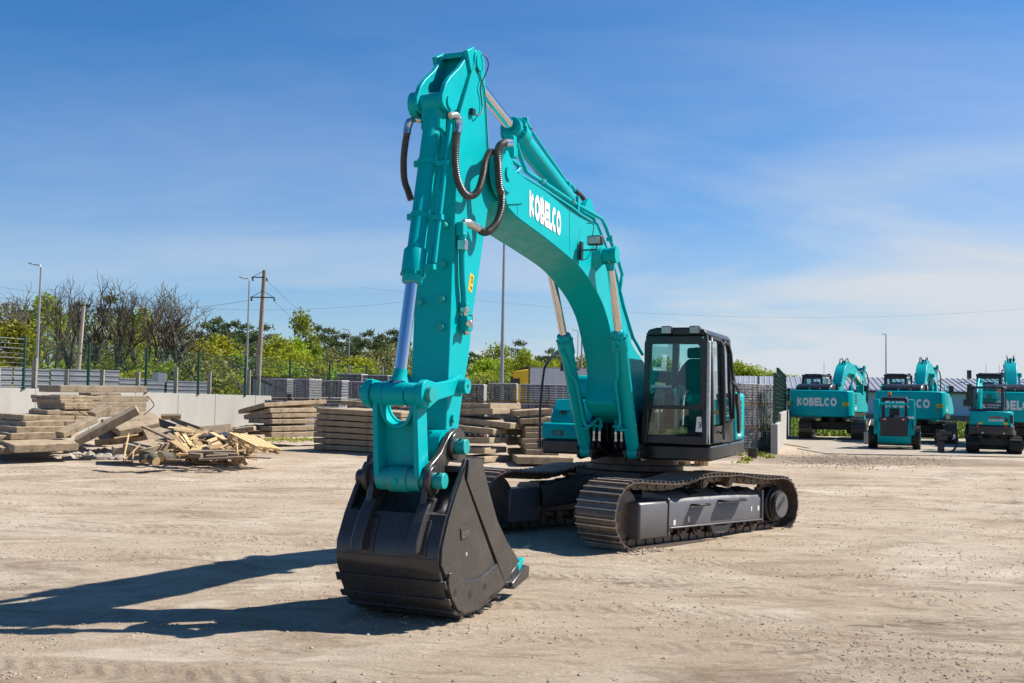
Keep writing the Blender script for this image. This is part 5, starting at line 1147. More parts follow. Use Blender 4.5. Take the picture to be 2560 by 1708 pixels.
t = MB(); a, b, c, e = (at(*z(*p), Y) for p, Y in (((800, 1010), 27.4), ((1330, 995), 27.5), ((1280, 935), 28.6), ((1050, 950), 28.6))); d_ = Vector((0, 0, -.04)); t.add([a, b, c, e, a+d_, b+d_, c+d_, e+d_], [(0, 1, 2, 3), (4, 5, 6, 7), (0, 1, 5, 4), (1, 2, 6, 5), (2, 3, 7, 6), (3, 0, 4, 7)])
tag(t.build('tar_sheet', mat('black roofing sheet', (.035, .04, .05), .5, var=.5, vscale=6)), 'black roofing sheet lying flat under the scrap boards', 'sheet')
def pallet(label, loc, rz, m='wood', tilt=0, group=None):
    t = thing('wooden_pallet', label, 'pallet', loc, rz, group); t.rotation_euler = (tilt, 0, rz)
    b = MB()
    for k in range(3): b.box((0, -.35+.35*k, .011), (1.2, .10, .022))
    b.build('bottom_board', M[m], t)
    for i in range(3):
        for k in range(3): b = MB(); b.box((-.52+.52*i, -.35+.35*k, .067), (.14, .10, .09)); b.build('block', M[m], t)
    b = MB()
    for k in range(3): b.box((-.52+.52*k, 0, .123), (.14, .8, .022))
    for k in range(5): b.box((0, -.34+.17*k, .145), (1.2, .13, .022))
    b.build('deck_board', M[m], t); return t
p = ground(*z(1130, 1425)); pallet('whole wooden pallet lying flat at the front of the scrap wood heap', p+Vector((-.15, .45, .02)), -.12)
p = at(*z(1600, 1170), 26.8); q = pallet('wooden pallet tipped on edge right of the scrap wood heap', p, 0); u = (at(*z(1830, 1290), 26.4)-at(*z(1330, 1040), 27.3)).normalized(); v = Vector((.12, .98, .03)); v = (v-u*v.dot(u)).normalized(); q.matrix_world = Matrix.Translation(at(*z(1600, 1150), 27.1)-u.cross(v)*.0) @ Matrix((u, v, u.cross(v))).transposed().to_4x4()
p = ground(1716, 1166); pallet('pale wooden pallet on the sand under the cab', p+Vector((0, .5, 0)), .15); pallet('wooden pallet lying crooked on the pallet under the cab', p+Vector((.12, .55, .17)), -.25)
def log(name, label, A, Ya, B, Yb, r, cat='log', m='bark'):
    a, b = at(*A, Ya), at(*B, Yb); t = MB(); P = [a+(b-a)*k/5+Vector((RND.uniform(-1, 1), RND.uniform(-1, 1), RND.uniform(-1, 1)))*r*.12 for k in range(6)]
    t.tube(P, [r*RND.uniform(.88, 1.1) for _ in range(6)], 12); o = tag(t.build(name, M[m]), label, cat)
    e = MB(); d_ = (P[0]-P[1]).normalized(); e.cyl(P[0]+d_*.002, P[0]+d_*.006, r*.86, n=12); d_ = (P[-1]-P[-2]).normalized(); e.cyl(P[-1]+d_*.002, P[-1]+d_*.006, r*.86, n=12); e.build('cut_end', M['wood'], o); return o
log('tree_stump', 'rough tree stump standing on the sand before the slab heap', zl(2150, 1360), 25.6, zl(2150, 1180), 25.7, .17, 'stump'); log('log', 'short log leaning against the tree stump', zl(2290, 1370), 25.4, zl(2190, 1280), 25.7, .13)
log('log', 'short split log with pale end left of the pallet', z(235, 1310), 25.8, z(440, 1310), 26.1, .14)
# splinters and rubbish that fill the scrap heap
dbm = MB(); Rs = random.Random(31)
for i in range(900):
    u = Rs.uniform(0, 1); px = 425+185*u; top = 1100-26*math.sin(PI*u)**.7; k = Rs.random()**.7; py = 1138-(1138-top)*k; p = at(px, py, 27.3+1.0*k+Rs.uniform(-.2, .3)); dv_ = Vector((Rs.gauss(0, 1), Rs.gauss(0, .6), Rs.gauss(0, .16))).normalized()
    q = dv_.orthogonal().normalized(); w_ = dv_.cross(q); dbm.box(p-Vector((0, -.25, .10)), (Rs.uniform(.15, .7), Rs.uniform(.03, .12), .022), Matrix((dv_, q, w_)).transposed())
tag(dbm.build('wood_debris', mat('mixed wood waste', (.42, .30, .17), .85, var=.5, vscale=1.3), smooth=0), 'tangled broken wood waste filling the scrap heap under the loose boards', 'wood waste', kind='stuff')
# rubble heap before the slabs
rbm = MB(); Rb = random.Random(21)
for i in range(160):
    px = Rb.uniform(165, 330); py = Rb.uniform(1128, 1150); p = ground(px, py); clod(rbm, (p.x, p.y, p.z+.03), .03+.16*Rb.random()**3, Rb)
tag(rbm.build('rubble', M['stone'], smooth=0), 'broken grey rubble spilled in front of the left slab heap', 'rubble', kind='stuff')

# ================================================================== paver pallets
def paver_pallet(label, loc, rz, h=.95, L=1.15, Wd=.95, group='pallets of pavers', strap=True, film=False, mp_='paver'):
    t = thing('paver_pallet', label, 'paver pallet', loc, rz, group)
    b = MB()
    for k in range(3): b.box((0, -.38+.38*k, .05), (L, .09, .09))
    for k in range(5): b.box((-L/2+.1+(L-.2)*k/4, 0, .108), (.12, Wd, .02))
    b.build('pallet', M['wood_old'], t)
    b = MB(); n = 7; m_ = 4; hh = (h-.13)/n; rn = random.Random(int(loc[0]*97+loc[2]*31))
    for i in range(n):
        for k in range(m_):
            w = L/m_
            b.box((-L/2+w*(k+.5)+rn.uniform(-.008, .008), rn.uniform(-.012, .012), .12+hh*(i+.5)), (w-.03, Wd-.02, hh-.03))
    b.build('paver_block', M[mp_], t)
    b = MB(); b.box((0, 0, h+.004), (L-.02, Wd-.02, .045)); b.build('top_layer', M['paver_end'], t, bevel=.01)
    if strap:
        b = MB()
        for k in (-.32, 0, .32): frame_ring(b, [(-Wd/2-.004, .11), (Wd/2+.004, .11), (Wd/2+.004, h+.02), (-Wd/2-.004, h+.02)], [(-Wd/2, .114), (Wd/2, .114), (Wd/2, h+.016), (-Wd/2, h+.016)], lambda p: (k*L-.009, p[0], p[1]), lambda p: (k*L+.009, p[0], p[1]))
        b.build('strap', M['strap'], t)
    if film:
        b = MB(); b.span((L/2+.004, -Wd/2, .12), (L/2+.012, Wd/2, h)); b.build('wrap_film', M['film'], t)
    return t
pos = []
for i, (px, yb, Y, rz, film) in enumerate([(713, 1001, 54, -.5, 0), (768, 1002, 53.2, -.5, 0), (838, 1008, 51, -.22, 0), (904, 1012, 50, -.2, 1), (968, 1015, 49.4, -.2, 0), (1035, 1018, 48.8, -.2, 0), (1118, 1012, 48, -.14, 0), (1178, 1008, 46.6, -.10, 1), (1257, 1007, 45.4, -.08, 1), (1336, 1010, 44.6, .02, 1), (1408, 1012, 44, -.05, 0), (1480, 1014, 43.5, -.05, 0), (1552, 1016, 43, -.05, 0)]):
    p = at(px, yb, Y); 
    pos.append(p)
    wh = ['at the left end of the row', 'second from the left end of the row', 'third from the left end of the row', 'fourth from the left end of the row', 'left of the bucket link', 'behind the bucket link', 'behind the arm', 'right of the arm under the lamp post', 'under the yellow truck', 'behind the handrail', 'behind the boom cylinder', 'behind the boom foot', 'behind the cab side'][i]
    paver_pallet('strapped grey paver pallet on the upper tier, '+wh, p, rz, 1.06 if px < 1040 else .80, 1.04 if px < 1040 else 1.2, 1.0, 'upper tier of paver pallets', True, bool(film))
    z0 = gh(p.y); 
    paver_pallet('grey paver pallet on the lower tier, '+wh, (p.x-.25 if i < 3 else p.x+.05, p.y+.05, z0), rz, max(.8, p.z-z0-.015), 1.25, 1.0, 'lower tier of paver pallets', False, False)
for i, (px, yb, Y) in enumerate([(880, 976, 57), (945, 980, 56), (1010, 983, 55), (1075, 985, 54)]): 
    p = at(px, yb, Y); paver_pallet('pale paver pallet peeping over the back row, '+['first', 'second', 'third', 'fourth'][i]+' from the left', (p.x, p.y, p.z-.35), -.2, 1.2, 1.4, 1.0, 'back row of paver pallets', False)
# stacks beside the cab
for c, (px, Y, rz) in enumerate([(1853, 37.4, .48), (1884, 38.3, .6), (1907, 39.2, .6)]):
    zb = gh(Y)
    for t_ in range(3):
        hh = .80 if t_ < 2 else .78; p = at(px, 1060, Y)
        paver_pallet('weathered paver pallet, %s of the %s column right of the cab' % (['lowest', 'middle', 'topmost'][t_], ['front', 'middle', 'rear'][c]), (p.x, Y, zb+.80*t_), rz, hh-.02, .70 if c == 0 else .42, .8, 'paver columns right of the cab', True, t_ == 0 and c == 1, 'paver_pale')
p = at(1862, 1014, 37.4); board((1838, 1018), 37.3, (1872, 1018), 37.3, .12, .10, 'square timber lying on top of the front paver column', None, 'wood')
# roll of green wire mesh leaning by the columns
rm = MB(); a = at(1919, 1132, 37.2); b = at(1908, 985, 37.8); ax_ = (b-a); 
for k in range(60):
    q = a+ax_*k/59; rm.tube([q+Vector((.17*math.cos(t*PI/5), .17*math.sin(t*PI/5), 0)) for t in range(10)], .005, 4, closed=True)
for k in range(24): an = 2*PI*k/24; o_ = Vector((.17*math.cos(an), .17*math.sin(an), 0)); rm.tube([a+o_, b+o_+Vector((RND.uniform(-.05, .05), 0, RND.uniform(-.05, .12)))], .005, 4)
tag(rm.build('mesh_roll', M['greenwire'], smooth=0), 'tall roll of green wire mesh standing beside the paver columns', 'mesh roll')
log('log', 'mossy log lying on the sand below the concrete wall end', (1896, 1147), 35.2, (1938, 1153), 34.6, .16); log('log', 'short sawn log with pale end left of the black bucket', (1853, 1158), 34.4, (1866, 1154), 34.8, .13); log('log', 'small log at the right corner of the machine', (1835, 1160), 34, (1846, 1158), 34.4, .12)
bk_ = MB(); p = ground(1881, 1146); bk_.lathe(p, p+Vector((0, 0, 1)), [(0, .13), (.02, .135), (.30, .17), (.32, .18), (.322, .165), (.05, .13)], 18); tag(bk_.build('bucket', M['plastic']), 'small grey plastic bucket standing among logs by the wall', 'bucket')
# ================================================================== long concrete wall on the left and the fences above it
def wl_xy(px):                            # plan of the wall: nearer on the left, running away to the right
    A, B = at(-60, 968, 39.5), at(912, 990, 66)
    k = at(px, 968, 1.0).x; d = B-A; t = (k*A.y-A.x)/(d.x-k*d.y); p = A+d*t; return Vector((p.x, p.y, 0))
def wtop(px): return 2.09-.18*max(0, min(1.4, px/640))
def wall_run(mb, p0, p1, zb, za, zb2, th, back=0):
    a, b = wl_xy(p0), wl_xy(p1); d = (b-a).normalized(); q = Vector((-d.y, d.x, 0)); a = a+q*back; b = b+q*back
    vs = []
    for p, zt in ((a, za), (b, zb2)):
        vs += [p+Vector((0, 0, zb)), p+q*th+Vector((0, 0, zb)), p+q*th+Vector((0, 0, zt)), p+Vector((0, 0, zt))]
    mb.add(vs, [(0, 1, 2, 3), (4, 5, 6, 7), (0, 1, 5, 4), (1, 2, 6, 5), (2, 3, 7, 6), (3, 0, 4, 7)])
w = MB(); cuts = [-60, 90, 225, 340, 447, 540, 640, 740, 830, 912, 1060]
for a, b in zip(cuts, cuts[1:]): wall_run(w, a, b-.8, .1, wtop(a), wtop(b), .35)
tag(w.build('concrete_wall', M['wallconc'], bevel=.012), 'long pale cast concrete retaining wall behind the slab heaps', 'wall')
F1 = thing('mesh_fence', 'tall dark green wire mesh fence standing on the long concrete wall', 'fence', wl_xy(50))
F1I = F1.matrix_world.inverted() if False else Matrix.Translation(-wl_xy(50))
px_posts = [-95, 50, 213, 358, 490, 608, 720, 820, 912, 1000, 1080]
tops = {}
for px in px_posts:
    b = wl_xy(px); b = b+Vector((.05, .15, 0)); z0 = wtop(px); m_ = MB(); m_.box((b.x, b.y, z0+1.0), (.09, .09, 2.05)); m_.box((b.x, b.y, z0+.02), (.2, .2, .03)); m_.v = [tuple(F1I @ Vector(v)) for v in m_.v]
    m_.build('fence_post', M['greenwire'], F1); tops[px] = (b, z0)
for p0, p1 in zip(px_posts, px_posts[1:]):
    (a, za), (b, zb) = tops[p0], tops[p1]; m_ = MB()
    for k in range(11): 
        t = .06+k*.185; m_.tube([a+Vector((0, -.06, za+t)), b+Vector((0, -.06, zb+t))], .0045, 4)
        if k % 2 == 0: m_.tube([a+Vector((0, -.06, za+t+.018)), b+Vector((0, -.06, zb+t+.018))], .0045, 4)
    n_ = int((b-a).length/.06)
    for k in range(1, n_ if p1 > 50 else 1): q = a+(b-a)*k/n_; zq = za+(zb-za)*k/n_; m_.tube([q+Vector((0, -.06, zq+.04)), q+Vector((0, -.06, zq+1.96))], .0022, 3, cap=False)
    m_.v = [tuple(F1I @ Vector(v)) for v in m_.v]; m_.build('mesh_panel', M['strap'] if p1 <= 50 else M['greenwire'], F1, smooth=0)
# profiled sheet fence behind it
F2 = thing('sheet_fence', 'low fence of grey ribbed metal sheets on concrete posts behind the wall', 'fence', (0, 0, 0))
def ribbed_sheet(p0, p1, zb, zt, m_, back, n=9):
    mb = MB(); a, b = wl_xy(p0), wl_xy(p1); d = (b-a).normalized(); q = Vector((-d.y, d.x, 0)); a = a+q*back; b = b+q*back; rows = []
    hgt_ = zt-zb
    for k in range(n):
        for s, o in ((0, 0), (.62, 0), (.72, .035), (.92, .035)): rows.append((zb+hgt_*(k+s)/n, o))
    rows.append((zt, 0)); vs = []
    for z_, o in rows: vs += [a-q*o+Vector((0, 0, z_)), b-q*o+Vector((0, 0, z_))]
    mb.add(vs, [(2*i, 2*i+1, 2*i+3, 2*i+2) for i in range(len(rows)-1)]); return mb.build('metal_sheet', m_, F2, smooth=0)
def zpx(px, y, back=2.0): # height of a pixel at the fence's depth
    p = wl_xy(px); return at(px, y, p.y+back).z
for p0, p1, y0, mm in ((-60, 36, 922, 'sheet'), (38, 94, 923, 'sheet_new'), (94, 122, 923, 'sheet'), (126, 213, 925, 'sheet'), (217, 308, 926, 'sheet'), (312, 384, 928, 'sheet')): ribbed_sheet(p0, p1, 1.2, zpx((p0+p1)/2, y0), M[mm], 2.0, 8)
for p0, p1, y0 in ((384, 494, 949), (500, 600, 955)): ribbed_sheet(p0, p1, 1.2, zpx((p0+p1)/2, y0), M['sheet'], 2.0, 7)
for px, yt in ((36, 895), (122, 922), (216, 924), (310, 928), (410, 918), (498, 928), (601, 925), (627, 938)):
    p = wl_xy(px); m_ = MB(); zt = zpx(px, yt, 1.8); m_.box((p.x, p.y+1.7, (zt+.9)/2), (.16, .16, zt-.9)); m_.build('concrete_post', M['post_conc'], F2)
t = MB(); a = at(385, 950, 48.6); t.box((0, 0, 0), (.68, .03, .42), (0, .08, 0)); t.v = [tuple(Vector(v)+at(398, 943, 48.6)) for v in t.v]; tag(t.build('metal_sheet', mat('bright zinc sheet', (.55, .60, .66), .3, .6), smooth=0), 'short bright ribbed sheet hung on the step of the sheet fence', 'sheet')
# sheets and gate
t = MB(); a, b = at(607, 958, 63), at(626, 960, 63); t.add([a, b, b-Vector((0, 0, 1.2)), a-Vector((0, 0, 1.2))], [(0, 1, 2, 3)]); t.v += [(x, y+.03, z_) for x, y, z_ in t.v]; t.f += [(4, 5, 6, 7), (0, 1, 5, 4)]; t.mi += [0, 0]
tag(t.build('metal_sheet', M['sheet'], smooth=0), 'narrow grey metal sheet left of the rusty gate', 'sheet')
a, b = at(627, 941, 64), at(775, 947, 62); GT = thing('gate', 'grey sheet gate in a rusty frame with diagonal brace', 'gate', (a.x, a.y, .3)); o_ = Vector((a.x, a.y, .3)); hh = at(627, 941, 64).z-.85
def gp(u, v): return a+(b-a)*u-o_+Vector((0, 0, -hh*(1-v)+0))
t = MB(); 
for k in range(12):
    u0, u1 = k/12, (k+.93)/12; t.add([gp(u0, 0), gp(u1, 0), gp(u1, 1), gp(u0, 1)], [(0, 1, 2, 3)])
    t.add([gp(u1, 0)+Vector((0, -.03, 0)), gp((k+1)/12, 0), gp((k+1)/12, 1), gp(u1, 1)+Vector((0, -.03, 0))], [(0, 1, 2, 3)])
t.build('gate_sheet', M['sheet'], GT, smooth=0)
t = MB(); 
for p, q in ((gp(.01, 0), gp(.01, 1)), (gp(.01, 1), gp(1, 1)), (gp(.01, .02), gp(1, .02)), (gp(.04, .98), gp(1, .35)), (gp(1, 0), gp(1, 1))): t.tube([p+Vector((0, -.08, 0)), q+Vector((0, -.08, 0))], .055, 4)
t.build('gate_frame', M['rust'], GT)

# ================================================================== concrete wall and mesh panels at the right
def wr(Y): # plan line of the wall
    A, B = at(1944, 1058, 35.8), at(1974, 1035, 57); t = (Y-A.y)/(B.y-A.y); return A+(B-A)*t
def wblock(Y0_, Y1_, zt, th, lab):
    a, b = wr(Y0_), wr(Y1_); t = MB(); d_ = Vector((-th, 0, 0))
    vs = []
    for p in (a, b): vs += [Vector((p.x, p.y, .1))+d_, Vector((p.x, p.y, .1)), Vector((p.x, p.y, zt)), Vector((p.x, p.y, zt))+d_]
    t.add(vs, [(0, 1, 2, 3), (4, 5, 6, 7), (0, 1, 5, 4), (1, 2, 6, 5), (2, 3, 7, 6), (3, 0, 4, 7)]); tag(t.build('concrete_wall', M['wallconc'], bevel=.015), lab, 'wall')
wblock(36.0, 40.2, at(1940, 1059, 37).z, .24, 'low concrete wall end facing the yard beside the green mesh'); wblock(40.3, 57, at(1965, 1030, 45).z, .4, 'concrete wall behind the low wall end, running back along the pad')
def mesh_panel(lab, Y0_, Y1_, z0, z1, xo=0.0):
    t = thing('mesh_fence', lab, 'fence', (wr(Y0_).x, Y0_, z0)); o_ = Vector((wr(Y0_).x, Y0_, z0)); h_ = z1-z0; n_ = int((Y1_-Y0_)/.055); e_ = wr(Y1_)-wr(Y0_); e_.z = 0
    m_ = MB()
    for k in range(n_+1): q = e_*k/n_+Vector((xo, 0, 0)); m_.tube([q, q+Vector((0, 0, h_))], .0055, 4, cap=False)
    for k in range(11): m_.tube([Vector((xo+.012, 0, h_*k/10)), e_+Vector((xo+.012, 0, h_*k/10))], .0075, 4, cap=False)
    for k in (0, 3, 6, 10): m_.tube([Vector((xo+.03, 0, h_*k/10)), e_+Vector((xo+.03, 0, h_*k/10))], .012, 4, cap=False)
    m_.build('mesh_panel', M['greenwire'], t, smooth=0)
    for q in (Vector((xo-.03, -.02, 0)), e_+Vector((xo-.03, 0, 0))):
        m_ = MB(); m_.box(q+Vector((0, 0, h_/2-.1)), (.07, .07, h_+.25)); m_.build('fence_post', M['greenwire'], t)
mesh_panel('dark green mesh fence panel on the low wall end, nearest the paver columns', 36.2, 41.0, at(1935, 1055, 36.2).z, at(1935, 934, 36.2).z, -.10)
mesh_panel('dark green mesh fence panel raised higher behind the nearest one', 41.2, 55.0, at(1955, 1032, 41.2).z, at(1948, 921, 41.2).z, -.15)
mesh_panel('short dark green mesh fence panel farthest along the concrete wall', 55.2, 61.0, at(1970, 1025, 51).z, at(1968, 969, 51).z, 0)
for px, Y, yt, yb, lab in ((1975, 55, 975, 1077, 'lone thin green fence post at the far end of the concrete wall'), (1895, 62, 941, 1040, 'thin dark fence post before the blue shed, left of the mesh panels')):
    p = at(px, yb, Y); q = at(px, yt, Y); t = MB(); t.cyl((p.x, Y, gh(Y)), (p.x, Y, q.z), .05, n=8); tag(t.build('fence_post', M['greenwire']), lab, 'post')

# ================================================================== lamp posts, poles and cables
def lamp_post(lab, px, Y, H, arm=-1.2, r=.085, m='galv', drop=.35):
    p = at(px, 975, Y); t = thing('lamp_post', lab, 'lamp post', (p.x, Y, gh(Y)))
    b = MB(); b.tube([(0, 0, 0), (0, 0, H*.5), (0, 0, H)], [r, r*.72, r*.48], 10); b.build('pole', M[m], t)
    b = MB(); b.tube([(0, 0, H-.03), (arm*.12, 0, H+.12), (arm*.75, 0, H+drop)], [r*.45, r*.42, r*.38], 8); b.build('lamp_arm', M[m], t)
    s = 1 if arm > 0 else -1
    b = MB(); b.add([(arm*.7, -.10, H+drop-.03), (arm*.7, .10, H+drop-.03), (arm*1.15, .11, H+drop+.06), (arm*1.15, -.11, H+drop+.06), (arm*.7, -.07, H+drop+.06), (arm*.7, .07, H+drop+.06), (arm*1.12, .07, H+drop+.13), (arm*1.12, -.07, H+drop+.13)], [(0, 1, 2, 3), (4, 5, 6, 7), (0, 1, 5, 4), (1, 2, 6, 5), (2, 3, 7, 6), (3, 0, 4, 7)]); b.build('lamp_head', M['lampgrey'], t, bevel=.02); return t
def hz(px): return 991.4+.0175*(px-1280)
def Hat(px, y, Y): return at(px, y, Y).z-gh(Y)
lamp_post('tall grey lamp post at the far left in front of the bright green tree', 90, 60, Hat(97, 668, 60), -.62, .10, drop=.14)
lamp_post('small distant lamp post among the bare trees', 289, 115, Hat(292, 826, 115), -.6, .11, drop=.14)
lamp_post('tall slim lamp post close left of the power pole', 615, 66, Hat(620, 702, 66), -.55, .085, drop=.14)
lamp_post('distant lamp post right of the tall green tree', 870, 112, Hat(874, 828, 112), -.7, .11, drop=.14)
lamp_post('thick grey lamp post rising under the boom between arm and truck', 1254, 60, 11.3, .8, .13)
lamp_post('thin lamp post seen between the boom and the left boom cylinder', 1443, 95, Hat(1444, 829, 95), -.45, .07, drop=.1)
lamp_post('dark lamp post half hidden behind the boom curve', 1453, 72, Hat(1453, 790, 72), .8, .10)
lamp_post('thin dark lamp post between the two parked teal excavators', 2215, 108, Hat(2217, 838, 108), -.3, .10, m='lampgrey', drop=.05)
p = at(648, 940, 70); PP = thing('power_pole', 'tall weathered concrete power pole with two crossarms and green insulators', 'power pole', (p.x, 70, .3), 0)
lean = .028; Hh = Hat(656, 676, 70)
b = MB(); b.tube([(-lean*Hh*.5, 0, 0), (lean*Hh*.5-.0, 0, Hh)], [.21, .125], 12); b.build('pole', M['pole_conc'], PP)
def pp(u): return Vector((-lean*Hh*.5+lean*Hh*u, 0, Hh*u))
def pph(y): return (Hat(650, y, 70))/Hh
for y0, xa, xb, yj in ((694, -.75, .0, 678), (744, -.75, .75, 728)):
    c = pp(pph(y0)); b = MB(); b.box(c+Vector(((xa+xb)/2, -.12, 0)), (xb-xa+.1, .07, .07)); top = pp(pph(yj))+Vector((0, -.12, 0))
    for xx in (xa, xb):
        if abs(xx) > .1: b.tube([c+Vector((xx, -.12, 0)), top], .018, 5)
    CA = b.build('crossarm', M['black'], PP)
    for xx in (xa, xb if xb > .1 else .18):
        i_ = MB(); q = c+Vector((xx+.02, -.14, -.03)); i_.lathe(q, q+Vector((.25, -.4, -1)), [(0, .02), (.06, .07), (.09, .03), (.14, .07), (.17, .03), (.22, .07), (.26, .02)], 10); i_.build('insulator', M['insul'], CA)
p2 = at(194, 925, 74); P2 = thing('power_pole', 'short leaning concrete pole without lamp left of the bare trees', 'power pole', (p2.x, 74, .3)); H2 = Hat(202, 758, 74)
b = MB(); b.tube([(-.1, 0, 0), (.28, 0, H2)], [.18, .11], 10); b.build('pole', M['post_conc'], P2)
b = MB(); b.box((.25, -.1, H2-.15), (1.0, .06, .06)); b.box((.02, -.1, H2*.55), (.7, .06, .06)); b.build('crossarm', M['black'], P2)
for px, yt, Y, lab in ((515, 902, 118, 'small pale post with a short crossarm among the bushes left of the power pole'), (705, 908, 118, 'small pale post with side braces among the bushes right of the power pole'), (884, 925, 100, 'stubby pale post with a metal cap near the lamp post')):
    q = at(px, 950, Y); t = thing('utility_post', lab, 'post', (q.x, Y, .3)); Ht = Hat(px, yt, Y); b = MB(); b.tube([(0, 0, 0), (0, 0, Ht)], [.17, .12], 8); b.build('pole', M['post_conc'], t); b = MB(); b.box((0, -.1, Ht-.45), (1.6, .08, .08)); b.box((-.7, -.1, Ht-.35), (.1, .1, .25)); b.box((.7, -.1, Ht-.35), (.1, .1, .25)); b.build('crossarm', M['post_conc'], t)
for px, yt in ((872, 912), (955, 917)): 
    q = at(px, 950, 75); t = MB(); t.box((q.x, 75, .3+Hat(px, yt, 75)/2), (.14, .14, Hat(px, yt, 75))); tag(t.build('fence_post', M['post_conc']), 'old concrete fence post among bushes '+('near the distant lamp post' if px < 900 else 'left of the bucket cylinder rod'), 'post')
def cable(lab, A, B, sag, r=.012):
    a, b = Vector(A), Vector(B); t = MB(); t.tube([a+(b-a)*k/24+Vector((0, 0, -sag*4*(k/24)*(1-k/24))) for k in range(25)], r, 4, cap=False); tag(t.build('power_cable', M['wirem'], smooth=0), lab, 'cable')
c = pp(pph(744))+Vector((p.x, 70, .3)); c2 = pp(pph(694))+Vector((p.x, 70, .3))
cable('thin power cable crossing the whole sky behind the boom', at(900, 718, 70), at(2700, 758, 90), 1.6, .006)
cable('thin power cable in the sky left of the arm, behind the power pole', at(-100, 700, 70), at(1060, 748, 90), 1.4, .011)
cable('thin cable sloping down from the upper crossarm of the power pole', c2+Vector((.2, -.1, -.2)), at(900, 860, 150), 1.0); cable('thin cable sloping down from the lower crossarm of the power pole', c+Vector((.78, -.1, -.2)), at(880, 880, 150), 1.0); cable('thin cable running left from the lower crossarm of the power pole', c+Vector((-.78, -.1, -.2)), at(-80, 790, 90), .6)
for k in range(3): cable(['upper', 'middle', 'lower'][k]+' thin cable strung before the trees at the far left', at(-80, 733+24*k, 74), (p2.x+.2, 74, .3+H2-.1-k*.02), .1+.02*k, .010)

# ================================================================== yellow lorry
TR = thing('truck', 'yellow lorry cab with long white box trailer passing behind the pavers', 'truck', at(1276, 1005, 64)*1.0, -.03); TR.location.z = .3
b = MB(); k_ = 1/2657.26*64
def tz(y): return (993-y)*k_+CAMH-.3
b.prism([(0, .9), (0, tz(941)), (.08, tz(938)), (.22, tz(929)), (1.08, tz(924)), (1.08, .9)], 0, 2.5); b.build('cab', M['yellow'], TR, bevel=.06)
b = MB(); b.prism([(.24, tz(928)), (.6, tz(921)), (1.08, tz(915)), (1.08, tz(924))], .2, 2.3); b.build('roof_fairing', M['plastic'], TR)
b = MB(); b.prism([(.08, tz(958)), (.14, tz(948)), (.55, tz(947)), (.55, tz(961)), (.08, tz(961))], -.015, -.005); b.build('side_window', M['plastic'], TR)
b = MB(); b.prism([(-.02, .9), (-.02, tz(943)), (.16, tz(943)), (.10, tz(960)), (.10, .9)], -.01, 2.4); b.build('windshield', M['plastic'], TR)
b = MB(); b.box((.6, 1.25, .75), (1.0, 2.3, .4)); b.box((6, 1.25, .95), (8.5, 1.0, .25)); b.build('chassis', M['black'], TR)
b = MB(); b.prism([(1.16, 1.2), (1.16, tz(919)), (9.6, tz(919)), (9.6, 1.2)], -.02, 2.52); TL = b.build('trailer', mat('white trailer wall', (.60, .63, .68), .4, var=.03), TR, bevel=.02)
b = MB()
for k in range(20): b.span((1.4+k*.39, -.026, 1.3), (1.412+k*.39, -.021, tz(921)))
b.span((1.16, -.03, tz(921.5)), (9.6, -.02, tz(919))); b.build('panel_seam', M['galv'], TL)
for x in (.6, 6.6, 7.9, 9.0):
    b = MB(); b.lathe((x, 0, .5), (x, .35, .5), [(0, .3), (.02, .48), (.3, .48), (.34, .3)], 24); wl_ = b.build('wheel', M['rubber'], TR); b = MB(); b.cyl((x, -.01, .5), (x, .02, .5), .26, n=16); b.build('rim', M['galv'], wl_)

# ================================================================== blue shed on the right
a = at(1770, 965, 112); b_ = at(2700, 985, 104); SH = thing('shed', 'long low blue shed with grey ribbed roof behind the parked machines', 'building', (a.x, a.y, .3)); o_ = Vector((a.x, a.y, 0)); u = (b_-a); u.z = 0; L = u.length; u.normalize(); v = Vector((-u.y, u.x, 0)); ze = at(2100, 972, 108).z; zr = at(2100, 943, 118).z
def sp(s, t_, z_): q = u*s+v*t_; return (q.x, q.y, z_-.3)
b = MB(); b.add([sp(0, 0, .2), sp(L, 0, .2), sp(L, 0, ze), sp(0, 0, ze), sp(0, 20, .2), sp(L, 20, .2), sp(L, 20, ze), sp(0, 20, ze)], [(0, 1, 2, 3), (4, 5, 6, 7), (0, 4, 7, 3), (1, 5, 6, 2)]); 
mb_, nn, pb_ = newmat('blue cladding'); vv = nn.coords('Object'); wv = nn.new('ShaderNodeTexWave'); wv.inputs['Scale'].default_value = 1.1; wv.bands_direction = 'Z'; nn.link(vv, wv.inputs['Vector']); nn.link(nn.mix(nn.ramp(wv.outputs['Fac'], [(.90, (0, 0, 0)), (.97, (1, 1, 1))]), (.19, .36, .66, 1), (.15, .29, .55, 1)), pb_.inputs['Base Color']); pb_.inputs['Roughness'].default_value = .45; M['blueclad'] = mb_
b.build('wall', mb_, SH, smooth=0)
b = MB(); n_ = int(L/.55)
for k in range(n_):
    s0, s1 = L*k/n_-.1, L*(k+1)/n_-.1; sm = s0+(s1-s0)*.75
    b.add([sp(s0, -.5, ze-.12), sp(sm, -.5, ze-.12), sp(sm, 10, zr), sp(s0, 10, zr)], [(0, 1, 2, 3)]); b.add([sp(sm, -.5, ze-.12), sp((sm+s1)/2, -.5, ze-.04), sp((sm+s1)/2, 10, zr+.08), sp(sm, 10, zr)], [(0, 1, 2, 3)]); b.add([sp((sm+s1)/2, -.5, ze-.04), sp(s1, -.5, ze-.12), sp(s1, 10, zr), sp((sm+s1)/2, 10, zr+.08)], [(0, 1, 2, 3)])
b.add([sp(-.2, 10, zr), sp(L, 10, zr), sp(L, 20.5, ze), sp(-.2, 20.5, ze)], [(0, 1, 2, 3)])
RF = b.build('roof', mat('grey ribbed roof', (.30, .31, .34), .5, .2, var=.1, vscale=.4), SH, smooth=0)
